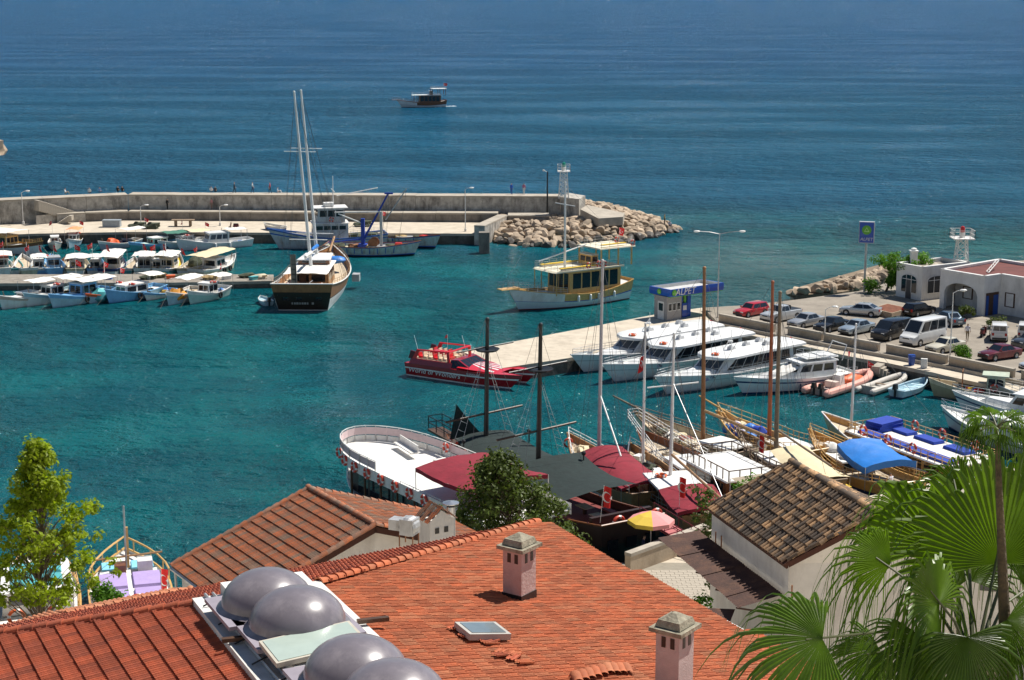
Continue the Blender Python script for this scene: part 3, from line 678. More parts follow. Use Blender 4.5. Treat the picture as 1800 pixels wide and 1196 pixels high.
for k, (px, py, hd_, hm, tm_, cn, lb) in enumerate(((26, 473, 105, WPAINT, TEALP, None, 'white skiff with teal rail wedged between boats at the left end behind jetty'), (67, 473, 108, LBLUE, WPAINT, CANV, 'pale blue boat with white awning left of the grey covered boat'), (116, 473, 100, CREAM, MAHOG, None, 'cream open boat with brown rail behind the blue wheelhouse boat'), (174, 473, 96, WPAINT, LBLUE, CANV, 'white boat with blue rail just left of the navy cloth boat'), (236, 473, 92, TEALP, WPAINT, None, 'teal open skiff right of the navy cloth boat'), (288, 473, 88, WPAINT, WPAINT, CANV, 'all white boat between the grey covered and yellow geared boats'), (378, 473, 80, PALEB, CREAM, None, 'pale blue open boat beside the arched cream canopy boat'))):
    fishing_boat(lb, (px, py), hd_, 5.6, hm, tm_, cabin=1 if cn else 0, canopy=cn, group=G1, seed=80 + k, flagp=k % 2, B=1.9, h=.8, cabh=1.0, canh=1.5)
fishing_boat('tiny white skiff moored in the gap of the jetty front row', (262, 528), 245, 4.6, WPAINT, LBLUE, B=1.7, h=.6, group=G1, seed=90)
fishing_boat('small teal boat with white awning beside the white motor boat', (136, 533), 240, 5.4, TEALP, WPAINT, cabin=0, canopy=CANV, B=1.9, h=.75, group=G1, seed=91, flagp=1)
# along the breakwater quay
def wooden(root, H, L, B, dz):
    house(root, L * .3, L * .52, B * .6, B * .55, dz, dz + 1.7, HONEY, HONEY, 2, 3, 0, .05, single=True)
    awning(root, (-.6, -B * .48, dz + 2.3), (L * .62, -B * .48, dz + 2.4), (L * .62, B * .48, dz + 2.4), (-.6, B * .48, dz + 2.3), CANV, .03, .12, dz, .03)
    mb = MB(); block(mb, L * .52, L * .82, B * .5, B * .35, dz, dz + .5, .2); part('coach_roof', mb, WPAINT, root)
    H.rail(root, .5, .97, .45, HONEY, 7)
fishing_boat('white wooden boat with honey varnished wheelhouse and white sunshade at breakwater quay', (72, 449), 327, 12, WPAINT, MAHOG, DECK, B=4.2, h=1.35, extra=wooden, cap=HONEY, group=G2, seed=20)
fishing_boat('small grey white boat squeezed beside the varnished wooden boat', (97, 441), 285, 5.5, mat('grey_green_paint', (.38, .42, .38, 1), .6), WPAINT, cabin=1, group=G2, seed=21, flagp=1)
fishing_boat('little white boat with peach orange umbrella canopy at breakwater quay', (122, 437), 272, 6, PALEB, WPAINT, CREAM, cabin=1, canopy=CANVO, rings=1, group=G2, seed=22, canx=(.12, .7), canh=1.9, flagp=1)
fishing_boat('boat with bright orange tent and slanted white sheet at breakwater quay', (178, 441), 235, 7, mat('grey_lilac_paint', (.36, .36, .42, 1), .6), WPAINT, canopy=CANV, extra=tent(mat('bright_orange_tent', (.85, .12, .02, 1), .6, bump=.4, bscale=3)), group=G2, seed=23, canx=(-.1, .45), canh=2.1)
fishing_boat('low dark blue rowing boat behind the orange tent boat', (218, 432), 245, 5, NAVY, mat('grey_paint2', (.34, .38, .42, 1), .6), B=1.9, h=.75, flagp=1, group=G2, seed=24)
fishing_boat('turquoise fishing boat with dark green awning at breakwater quay', (232, 443), 222, 8.6, TEALP, LBLUE, mat('aqua_deck', (.2, .55, .5, 1), .5), cabin=1, cabm=mat('mint_paint', (.55, .68, .55, 1), .5), canopy=CANVG, flagp=1, group=G2, seed=25, canx=(-.02, .42), tyres=1, cabx=(.38, .66))
fishing_boat('white boat with cream awning and red roof ring beside turquoise boat', (283, 440), 228, 8, mat('blue_grey_paint', (.4, .5, .58, 1), .5), WPAINT, WPAINT, cabin=1, canopy=CANVC, rings=1, flagp=1, group=G2, seed=26, canx=(.0, .42))
def cruiser(root, H, L, B, dz):
    house(root, L * .34, L * .64, B * .72, B * .6, dz + .3, dz + 1.75, WHITE, WHITE, 3, 3, 0, .5, -.1, .88, .2, BGLASS, single=True)
    mb = MB(); block(mb, L * .6, L * .93, B * .7, B * .25, dz, dz + .62, .5, .1); part('fore_cabin', mb, WHITE, root)
    awning(root, (L * .08, -B * .36, dz + 2.1), (L * .36, -B * .36, dz + 2.15), (L * .36, B * .36, dz + 2.15), (L * .08, B * .36, dz + 2.1), CANV, .02, .08, dz, .04)
    H.rail(root, .55, .99, .5, STEEL, 7)
fishing_boat('white motor cruiser with raised cabin and hard top near the scooter', (316, 441), 209, 10.6, WHITE, WHITE, DECKW, B=3.5, h=1.15, extra=cruiser, fenders=2, group=G2, seed=27, name='motor_cruiser')
# ---------------------------------------------------------------- bigger vessels in the basin
# wooden gulet, stern to the camera
def name_text(root, s, size, m, loc_, rot, **k): return lettering(s, size, m, root, loc_, rot, **k)
BTXT = mat('navy_lettering', (.02, .03, .1, 1), .6); WTXT = mat('white_lettering', (.72, .7, .66, 1), .6); GTXT = mat('grey_lettering', (.3, .27, .24, 1), .6)
def gulet_big():
    root = boath('wooden_gulet', 'large brown wooden two masted gulet showing its dark stern', (0, 0, 0), 88.5, 25, 'boat')
    p = W(533, 546); root.location = (p.x, p.y, 0); L, B = 25, 8.0
    H = Hull(L, B, 3.3, 2.3, 3.6, .9, 2.2, .9, 2.4, .8, .75, .45, .8)
    H.build(root, [(.3, 1), (.45, 1), (.5, 2), (1, 3)], [mat('antifouling', (.16, .05, .04, 1)), WPAINT, DKWOOD, mat('brown_planking', (.3, .14, .055, 1), .5, var=.25, scale=3, dirt=(.14, .06, .03, 1))], DECK, WPAINT, 18, .08)
    # dark transom planking
    mb = MB(); a, b_, t_ = H.pt(0, .03), H.pt(0, .68), H.pt(0, 1)
    mb.add([(a.x - .03, a.y * .99, a.z), (a.x - .03, -a.y * .99, a.z), (b_.x - .03, -b_.y * .99, b_.z), (b_.x - .03, b_.y * .99, b_.z)], [(0, 1, 2, 3)])
    tr = part('transom', mb, mat('transom_wood', (.02, .012, .008, 1), .45, var=.3), root)
    ang = math.atan2(H.srake, 3.1)
    for y in (-1.9, 0.4, 1.9):
        pb = MB(); pb.box(a.x - .42, y, 1.45, .05, .7, .4, ry=-ang); part('stern_window', pb, GLASS, tr)
    for k in range(9):
        if k != 7: box('name_mark', tr, a.x - .36, 1.2 - .3 * k, .9, .04, .16 + .05 * (k % 3), .24, GTXT)
    z = H.deckz(.3)
    house(root, 6.2, 12.5, 4.5, 4.3, z, z + 2.1, TEAK, DECKW, 4, 3, 2, .2, 0, .96, .5, GLASS, v0=.3, v1=.82)
    house(root, 9.5, 14.5, 3.9, 3.2, z + 2.15, z + 2.75, MAHOG, WHITE, 3, 0, 1, .3, 0, .97, .35, GLASS)
    awning(root, (2.0, -2.6, z + 2.25), (6.4, -2.6, z + 2.35), (6.4, 2.6, z + 2.35), (2.0, 2.6, z + 2.25), CANV, .06, .12, z, .04, postm=DKWOOD)
    box('table', root, 3.4, 0, z + .72, 1.2, 2.4, .08, MAHOG); box('bench', root, 1.2, 0, z + .4, .7, 4.4, .5, MAHOG)
    for y in (-1.0, 1.0): box('table_leg', root, 3.4, y, z + .34, .12, .12, .7, MAHOG)
    box('door', root, 6.17, .9, z + 1, .06, .8, 1.8, DKWOOD)
    for k, (x, h_) in enumerate(((8.4, 23.2), (13.9, 23.0))):
        bz = z + 2.7; tx = x - .25 - .9
        mast(root, (x, .1, z + 1), (x - 1.3, 1.5, z + h_), .22, .12, WHITE)
        for q, hw in ((.68, 1.9), (.2, 2.3)):
            cx, cy, cz = x - 1.3 * q, .1 + 1.4 * q, z + 1 + (h_ - 1) * q
            spar(root, (cx, cy - hw, cz), (cx, cy + hw, cz + .05), .05, WHITE, 'spreader')
        spar(root, (x - .3, .1, z + 3.6), (x - 5.2, .1, z + 3.9), .1, WHITE, 'boom')
        mb = MB(); mb.tube([(x - .4, .1, z + 3.9), (x - 2.7, .1, z + 4.05), (x - 5, .1, z + 4.1)], .24, 8, .16)
        part('furled_sail', mb, TARP if k else CANV, root, smooth=True)
        rig(root, [((x - 1.2, 1.45, z + h_ - .4), (x - .4 + dx, sd * B * .48, z + .6)) for sd in (-1, 1) for dx in (-.8, .6)] + [((x - 1.2, 1.45, z + h_ - .4), (L + 1.5 if k else 13.7, 0, z + 1.5))], .02)
    for y in (-1.5, 1.1): mb = MB(); mb.sphere((16.8, y, z + 1.6), 1.0, 10, 6, sc=(.9, 1.5, .5), jit=.3); part('sail_cover', mb, TARP, root, smooth=True)
    # passerelle hoisted over the stern
    mb = MB()
    for y in (.55, 1.15): mb.tube([(-.6, y, z + .5), (1.9, y + .5, z + 4.6)], .05, 5)
    for k in range(9): t = k / 8; mb.tube([(-.6 + 2.5 * t, .55 + .5 * t, z + .5 + 4.1 * t), (-.6 + 2.5 * t, 1.15 + .5 * t, z + .5 + 4.1 * t)], .035, 4)
    mb.add([(-.55, .58, z + .52), (1.85, 1.08, z + 4.58), (1.85, 1.62, z + 4.58), (-.55, 1.12, z + .52)], [(0, 1, 2, 3)])
    part('gangway', mb, mat('gangway_dark', (.05, .06, .05, 1), .7), root)
    for y in (2.9, -.9): mb = MB(); mb.tube([(-.5, y, z + .2), (-.5, y, z + 1.7), (-.2, y - .3, z + 1.9)], .06, 6); part('davit', mb, GALV, root)
    H.rail(root, .02, .98, .55, TEAK, 16, .1, 2)
    for p in ((.15, 1.9), (.15, -2.1)): ring(root, (p[0] + .6, p[1], z + 1.1), 'x', .3)
    mb = MB(); mb.box(15, -B / 2 - .5, 1.4, 1.4, .9, .9); part('side_ladder', mb, GALV, root)
    spar(root, (L - 1, 0, 3.2), (L + 4, 0, 4.4), .16, TEAK, 'bowsprit')
    return root
gulet_big()
# little dinghy at the gulet's stern
r_, L_ = boat('dinghy', 'tiny pale blue dinghy tied beside the dark gulet stern', (478, 541), (459, 530), L=3.2)
H = Hull(3.2, 1.5, .55, .5, .7, .8, .2, 0, 2.2, .8, .25); H.build(r_, [(.5, 1), (1, 1)], [PALEB, PALEB], PALEB, WPAINT, 8, .04)
box('thwart', r_, 1.2, 0, .42, .25, 1.3, .05, WPAINT); outboard(r_, (-.1, 0, .45))

# yellow wood excursion boat under way
def tour_boat(label, stern, bow, Lx, B, woodm, hullm, roofm, stripe, upper=True, mastm=WHITE, scale=1, name='tour_boat', flagbig=True, rings=True, yellow=True):
    root, L = boat(name, label, stern, bow, L=Lx)
    H = Hull(L, B, 2.5, 1.55, 2.7, .8, 1.5, .3, 2.5, .8, .3, .42, .6)
    H.build(root, [(.06, 0), (.42, 1), (.48, 2), (1, 3)], [mat('antifouling', (.16, .05, .04, 1)), hullm, stripe, woodm], DECKW, woodm, 18, .06)
    # white bow bulwark patch
    z = 1.3
    mb = MB(); n = 8
    for sd in (1, -1):
        q = [H.pt(.66 + .34 * i / n, h) for i in range(n + 1) for h in (.44, 1.0)]
        mb.add([(p.x, sd * (p.y + .015), p.z) for p in q], [(2 * i, 2 * i + 2, 2 * i + 3, 2 * i + 1)[::sd] for i in range(n)])
    part('bow_bulwark', mb, WPAINT, root, smooth=True)
    # enclosed saloon with posts and dark openings
    zr = 4.35
    sal = house(root, L * .12, L * .62, B * .84, B * .8, z, zr - .1, woodm, roofm, 5, 4, 2, .05, 0, 1.0, .1, GLASS, v0=.3, v1=.92, gap=.07)
    mb = MB(); block(mb, L * .1, L * .76, B * .96, B * .86, zr - .08, zr + .1, .3, 0, 1); part('sun_deck', mb, roofm, root)
    for sd in (1, -1):
        for x in (L * .68, L * .745): mb = MB(); mb.tube([(x, sd * B * .4, 1.6), (x, sd * B * .41, zr)], .06, 5); part('post', mb, woodm, root)
    e = [(L * .1, B * .46, zr + .1), (L * .74, B * .42, zr + .1), (L * .755, 0, zr + .1), (L * .74, -B * .42, zr + .1), (L * .1, -B * .46, zr + .1)]
    railing(root, e, .75, STEEL, step=1.1, rails=3, r=.022)
    for sd in (1, -1):
        if yellow: box('bench', root, L * .52, sd * B * .36, zr + .38, L * .36, .5, .1, YELLOW); box('bench_base', root, L * .52, sd * B * .36, zr + .22, L * .34, .3, .24, WPAINT)
    if upper:
        zt = 6.5
        mb = MB(); block(mb, -.3, L * .33, B * .9, B * .84, zt, zt + .14, .1, 0, .98); part('upper_roof', mb, roofm, root)
        for sd in (1, -1):
            for x in (.1, L * .14, L * .31): mb = MB(); mb.box(x, sd * B * .4, (zr + zt) / 2, .14, .14, zt - zr); part('post', mb, woodm, root)
        railing(root, [(-.2, B * .42, zt + .14), (L * .31, B * .4, zt + .14), (L * .31, -B * .4, zt + .14), (-.2, -B * .42, zt + .14)], .7, STEEL, step=1.1, rails=2, r=.022, closed=True)
        if yellow: box('bench', root, L * .16, B * .3, zt + .45, L * .24, .45, .1, YELLOW)
    house(root, L * .3, L * .36, B * .5, B * .46, zr, zr + 1.4, woodm, roofm, 1, 2, 0, .1, 0, .96, .1, GLASS)
    H.rail(root, .64, 1.0, .75, STEEL, 7, .06, 3)
    # pulpit platform ahead of the stem
    mb = MB(); mb.box(L + 1.5, 0, 2.75, 2.6, 1.1, .12, top=(1, .9)); part('bow_platform', mb, woodm, root)
    railing(root, [(L + .4, .5, 2.8), (L + 2.7, .4, 2.8), (L + 2.7, -.4, 2.8), (L + .4, -.5, 2.8)], .8, STEEL, step=.8, rails=2, r=.022)
    mx = L * .56
    if not rings:
        root.scale = (1.08, 1, .85); flag(root, (.3, 0, 6.6), 2.0, 1.25, .95, 3.5, .25); return root
    mast(root, (mx, 0, zr), (mx, 0, zr + 10.2), .16, .1, mastm)
    spar(root, (mx, -1.9, zr + 7.6), (mx, 1.9, zr + 7.6), .05, mastm, 'spreader')
    spar(root, (mx - 3.2, 0, zr + 2.6), (mx + 3.8, 0, zr + 1.2), .08, mastm, 'boom')
    rig(root, [((mx, 0, zr + 10), (L + 2.5, 0, 2.9)), ((mx, 0, zr + 10), (0, 0, 6.9)), ((mx, 0, zr + 7.6), (mx - 1, B * .45, zr)), ((mx, 0, zr + 7.6), (mx - 1, -B * .45, zr))], .018)
    if flagbig: flag(root, (.3, 0, 6.6), 2.0, 1.25, .95, 3.5, .25)
    if rings:
        for x, y, zz in ((L * .46, B * .49, zr + .55), (L * .36, B * .49, zr + .6), (.2, B * .46, 7.0), (.2, -B * .1, 7.0), (L * .3, B * .47, zr + .5)): ring(root, (x, y, zz), 'y', .3)
    for t in (.2, .36, .44, .55):
        p = H.pt(t, .6); fender(root, (p.x, p.y + .18, 1.05))
    return root
yb = tour_boat('yellow varnished wooden tour boat with white mast and red flag under way', (1092, 522), (912, 546), 15.2, 5.4, HONEY, mat('pale_aqua_hull', (.55, .68, .68, 1), .4, var=.06), mat('cream_roof', (.72, .66, .5, 1), .6, var=.05), BLUE)
FOAM = mat('foam', (.75, .8, .8, 1), .9, var=.2, bump=.5)
tour_boat('distant tour boat with brown cabin sailing alone on the open sea', (774, 188), (712, 189), 12.5, 4.3, MAHOG, mat('pale_hull', (.6, .62, .6, 1), .5), WPAINT, NAVY, mastm=WHITE, yellow=False, rings=False, flagbig=True)
def wake(label, pts, wd_):
    mb = MB(); pts = [Vector(p) for p in pts]; rr = random.Random(len(label)); n = 0
    for a, b_ in zip(pts, pts[1:]):
        k = int((b_ - a).length / .25)
        for i in range(k):
            p = a.lerp(b_, i / k); s = wd_ * rr.uniform(.1, .35)
            q = p + Vector((rr.gauss(0, wd_ * .35), rr.gauss(0, wd_ * .35), .03)); mb.sphere(q, s, 6, 4, sc=(1.6, 1, .22))
    part('wake_foam', mb, FOAM, smooth=True, kind='stuff', label=label, cat='foam')
wake('white wake foam behind the distant tour boat', [W(770, 189), W(778, 187.5), W(800, 187)], 1.1)
wake('white foam at the stern of the yellow tour boat', [W(1080, 522), W(1090, 516)], .5)
# red speed boat (two hulls joined by a raised deck)
def red_boat():
    a, b_ = W(722, 651), W(906, 678); root, L = boat('speedboat', 'red and white twin hulled excursion speedboat with sun ray foredeck', (722, 651), (906, 678), L=16.2)
    RB = mat('crimson_gelcoat', (.3, .008, .015, 1), .2, var=.08, coat=.6); B = 5.2
    RB2 = mat('scarlet_gelcoat', (.62, .02, .03, 1), .25, var=.06, coat=.5)
    for sd in (1, -1):
        H = Hull(L, 2.0, 1.9, 1.95, 2.15, .9, 2.0, .1, 3.2, .72, .05, .5, .5)
        hmb = Hull.build; sub = put('twin_hull', None, root, (0, sd * (B / 2 - 1), 0))
        H.build(sub, [(.06, 1), (.1, 1), (.6, 2), (.7, 1), (1, 2)], [WHITE, WHITE, RB], RB2, None, 16)
    mb = MB(); block(mb, .1, L * .93, B - 1.2, B - 2.2, 1.15, 1.95, 1.0, 0, .98); part('bridge_deck', mb, RB, root)
    # coaming rising to the windscreen
    mb = MB(); v = block(mb, L * .04, L * .46, B * .96, B * .94, 1.9, 2.65, 0, .2, .93); part('coaming', mb, RB, root)
    mb = MB(); mb.box(L * .25, 0, 2.62, L * .38, B * .8, .12); part('cockpit_floor', mb, CREAM, root)
    mb = MB(); fv = block(mb, L * .44, L * .66, B * .95, B * .8, 1.9, 3.1, L * .16, .1, .84); wsn = part('windscreen_cowl', mb, RB, root)
    panes(wsn, (fv[0], fv[1], fv[5], fv[4]), 3, .12, .92, .04, GLASS); panes(wsn, (fv[2], fv[3], fv[7], fv[6]), 3, .12, .92, .04, GLASS); panes(wsn, (fv[1], fv[2], fv[6], fv[5]), 4, .08, .95, .03, GLASS)
    # foredeck with white rays
    def fd(u, v): x = L * (.52 + .38 * u); w = (B * .95) * (1 - .28 * u ** 2); return Vector((x, (v - .5) * w, 2.25 - .25 * u + .28 * math.cos((v - .5) * math.pi) * (1 - u * .6)))
    mb = MB(); mb.grid(fd, 10, 10); fo = part('foredeck', mb, RB2, root, smooth=True)
    for v0, v1, w0, w1 in ((.02, .12, .2, .3), (.28, .36, .3, .42), (.46, .54, .4, .6), (.64, .72, .58, .7), (.88, .98, .7, .8)):
        mb = MB(); mb.grid(lambda u, v: fd(.05 + .8 * u, (w0 + (w1 - w0) * v) * (1 - u) * 0 + (v0 + (v1 - v0) * v) * u + (.42 + .16 * (v0 + (v1 - v0) * v)) * (1 - u)) + Vector((0, 0, .015)), 8, 2); part('white_ray', mb, WHITE, fo, smooth=True)
    # roll bar arch, spoiler fin, seats
    for sd in (1, -1): box('arch_leg', root, L * .1, sd * B * .42, 3.2, .5, .16, 1.7, RB2, ry=.5); box('arch_leg', root, L * .42, sd * B * .4, 3.3, .4, .16, 1.6, RB2, ry=-.1)
    for sd in (1, -1): mb = MB(); mb.tube([(L * .12, sd * B * .42, 3.95), (L * .42, sd * B * .4, 4.1)], .13, 6); part('arch_rail', mb, RB2, root)
    mb = MB(); mb.tube([(L * .42, -B * .4, 4.1), (L * .42, B * .4, 4.1)], .14, 6); part('arch_bar', mb, RB2, root)
    for sd in (1, -1): mb = MB(); mb.add([(.2, sd * B * .4, 2.5), (1.6, sd * B * .4, 2.6), (1.3, sd * B * .4, 3.6), (.6, sd * B * .4, 3.7), (.2, sd * B * .37, 2.5), (1.6, sd * B * .37, 2.6), (1.3, sd * B * .37, 3.6), (.6, sd * B * .37, 3.7)], [(0, 1, 2, 3), (7, 6, 5, 4), (0, 3, 7, 4), (3, 2, 6, 7), (2, 1, 5, 6)]); part('fin', mb, mat('smoked_fin', (.12, .02, .03, 1), .2), root)
    for i in range(6):
        for j in range(4):
            x, y = L * (.12 + .05 * i), (j - 1.5) * 1.0
            mb = MB(); mb.box(x, y, 2.85, .5, .7, .3); mb.box(x - .25, y, 3.15, .14, .7, .6, ry=-.15); part('seat', mb, mat('seat_cream', (.66, .5, .36, 1), .7) if (i + j) % 3 else RB2, root)
    box('engine_cover', root, L * .24, 0, 3.2, 2.8, 1.5, .5, RB2, top=(.9, .85))
    for x, y in ((L * .06, -1), (L * .4, 1.8)): mb = MB(); mb.tube([(x, y, 3.2), (x - .7, y, 5.6)], .02, 4); part('antenna', mb, WHITE, root)
    flag(root, (L * .22, 1.6, 3.5), 2.0, .6, .4, 3, .4)
    # name along the side
    side = -1
    me = text_mesh('World of Wonders', .95, .015, .1, 1.12); me.materials.clear(); me.materials.append(WTXT)
    put('lettering', me, root, (L * .3, -B / 2 - .0, 1.02), (math.pi / 2 - .1, 0, 0))
    me = text_mesh('SHARKER', .42, .015, 0, 1.1); me.materials.clear(); me.materials.append(WTXT)
    put('lettering', me, root, (L * .68, -B / 2 + .06, 1.55), (math.pi / 2 - .25, 0, .05))
    hd = root.rotation_euler.z; root.scale = (.72, .88, .68); root.location.x += math.cos(hd) * L * .3; root.location.y += math.sin(hd) * L * .3
    return root
red_boat()
# three white passenger launches
def launch(label, stern, bow, nm):
    root, L = boat('passenger_launch', label, stern, bow, L=17.5, group='white passenger launches moored by the fuel pier'); B = 4.5
    H = Hull(L, B, 1.25, 1.3, 1.95, .92, 1.7, 0, 2.5, .72, .25, .45, .6)
    H.build(root, [(.08, 1), (.62, 1), (.66, 2), (1, 1)], [NAVY, mat('launch_white', (.66, .7, .7, 1), .25, var=.04, coat=.3), mat('grey_stripe', (.3, .33, .36, 1), .4)], DECKW, WHITE, 18, .06)
    z = 1.1
    mb = MB(); block(mb, L * .68, L * .9, B * .72, B * .3, z + .15, z + .6, 1.0, .0, .8); part('fore_trunk', mb, WHITE, root)
    mb = MB(); v = block(mb, L * .1, L * .73, B * .86, B * .74, z, z + 1.5, 1.7, 0, .9); cb = part('cabin', mb, WHITE, root)
    for f_, k in (((v[0], v[1], v[5], v[4]), 7), ((v[2], v[3], v[7], v[6]), 7)): panes(cb, f_, k, .3, .93, .03, GLASS)
    panes(cb, (v[1], v[2], v[6], v[5]), 3, .18, .93, .04, BGLASS)
    for sd in (1, -1):                                         # swept pillar beside the windscreen
        mb = MB(); mb.add([(L * .66, sd * B * .4, z + .35), (L * .71, sd * B * .38, z + .35), (L * .61, sd * B * .36, z + 1.5), (L * .56, sd * B * .37, z + 1.5)], [(0, 1, 2, 3)]); part('pillar', mb, WHITE, cb)
    # long rounded roof
    mb = MB(); n = 22; pr = []
    for i in range(n + 1):
        t = i / n; x = L * (.0 + .72 * t); w = B * .5 * (1 - max(0, (t - .78) / .22) ** 2.4) ** .6 * (1 - .12 * (1 - t) ** 3); w = max(w, .15); zz = z + 1.52 + .1 * math.sin(t * math.pi)
        pr.append([(x, w, zz), (x, w * .99, zz + .2), (x, w * .8, zz + .3), (x, 0, zz + .35), (x, -w * .8, zz + .3), (x, -w * .99, zz + .2), (x, -w, zz)])
    vs = [p for r_ in pr for p in r_]; fs = [(7 * i + k, 7 * i + (k + 1) % 7, 7 * i + 7 + (k + 1) % 7, 7 * i + 7 + k) for i in range(n) for k in range(7)]
    fs += [tuple(range(7)), tuple(range(7 * n, 7 * n + 7))]
    mb.add(vs, fs); rf = part('roof', mb, WHITE, root, smooth=True); zr = z + 1.95
    for x, y in ((L * .5, 0), (L * .26, .7), (L * .22, -.8), (L * .36, -.3)):
        mb = MB(); mb.box(x, y, zr + .15, .75, .5, .3, top=(.8, .8)); mb.lathe([(.0, 0), (.16, .02), (.16, .12)], 8, (x + .2, y + .1, zr + .3)); part('roof_vent', mb, mat('vent_white', (.6, .6, .6, 1), .4), rf)
    mb = MB(); mb.tube([(L * .53, -.5, zr), (L * .5, 0, zr + 1.3), (L * .53, .5, zr)], .04, 5); mb.tube([(L * .5, 0, zr + 1.2), (L * .5, 0, zr + 1.9)], .025, 5); mb.lathe([(0, .1), (.25, .08), (.25, -.08), (0, -.1)], 10, (L * .51, 0, zr + .8)); part('radar_mast', mb, WHITE, rf)
    ring(rf, (L * .66, B * .12, zr + .02), 'z', .32, .1, ORANGE)
    H.rail(root, .1, .99, .55, STEEL, 14, .1, 2)
    sp = math.atan2(H.pt(.78, .85).y - H.pt(.66, .85).y, L * .12)
    for sd in (1, -1):
        p = H.pt(.73, .84); me = text_mesh(nm, .42, .012, 0, 1.15); me.materials.clear(); me.materials.append(BTXT)
        put('lettering', me, root, (p.x, sd * (p.y + .05), p.z), (math.pi / 2 - .3 * 1, 0, math.pi - sp if sd > 0 else sp))
    mb = MB(); mb.box(L * .955, 0, 1.75, .5, .3, .2); part('windlass', mb, STEEL, root)
    flag(root, (.2, 0, 1.3), 1.9, .8, .5, 3, .5)
    return root
launch('white passenger launch closest to the fuel kiosk', (1268, 610), (1026, 654), 'ABB. ALABAMA')
launch('middle one of the three white passenger launches', (1330, 622), (1080, 671), 'ABB. S')
launch('frontmost of the three white passenger launches, nearest the motor yacht', (1415, 640), (1172, 693), 'ABB. TENNESSEE')
# trawlers on the breakwater quay
def trawler():
    root, L = boat('trawler', 'white steel trawler with blue rail and stacked bridge behind the gulet', (640, 432), (490, 437), L=15.5)
    B = 5.0; H = Hull(L, B, 1.9, 1.5, 3.0, .8, 1.6, .1, 2.2, .72, .7, .45)
    RST = mat('rusty_white', (.5, .52, .52, 1), .6, var=.12, dirt=(.28, .14, .06, 1), dirtamt=.6)
    H.build(root, [(.12, 1), (.7, 1), (.78, 2), (.92, 1), (1, 2)], [BLACK, RST, BLUE], CREAM, BLUE, 16, .07)
    z = 1.2
    c1 = house(root, 5.6, 10.6, 3.6, 3.2, z, z + 2.4, RST, WPAINT, 4, 4, 0, .1, 0, .98, .2, GLASS, v0=.62, v1=.86)
    c2 = house(root, 6.0, 10.0, 3.2, 2.9, z + 2.5, z + 4.6, RST, WPAINT, 3, 4, 1, .15, 0, .96, .45, GLASS, v0=.42, v1=.85)
    for y in (1.7, -1.7): ring(root, (8, y, z + 3.0), 'y')
    mast(root, (7.5, 0, z + 4.6), (7.5, 0, z + 9), .09, .05, WPAINT); spar(root, (7.5, -2.2, z + 7), (7.5, 2.2, z + 7), .05, WPAINT, 'spreader')
    spar(root, (7, 0, z + 6.2), (1, 0, z + 7.2), .07, WPAINT, 'derrick')
    box('radar_deck', root, 8.2, 0, z + 5.0, 1.4, 1.4, .5, WPAINT)
    for x in (2, 4): mb = MB(); mb.sphere((x, .4, z + .4), .9, 9, 6, sc=(1.2, 1.2, .5), jit=.5); part('net_pile', mb, NET, root, smooth=True)
    railing(root, [(.3, 2.1, 1.9), (5.4, 2.35, 1.6)], .9, WPAINT, step=1); railing(root, [(.3, -2.1, 1.9), (5.4, -2.35, 1.6)], .9, WPAINT, step=1)
    flag(root, (.3, 0, 2), 3, .9, .6, 4, .4)
trawler()
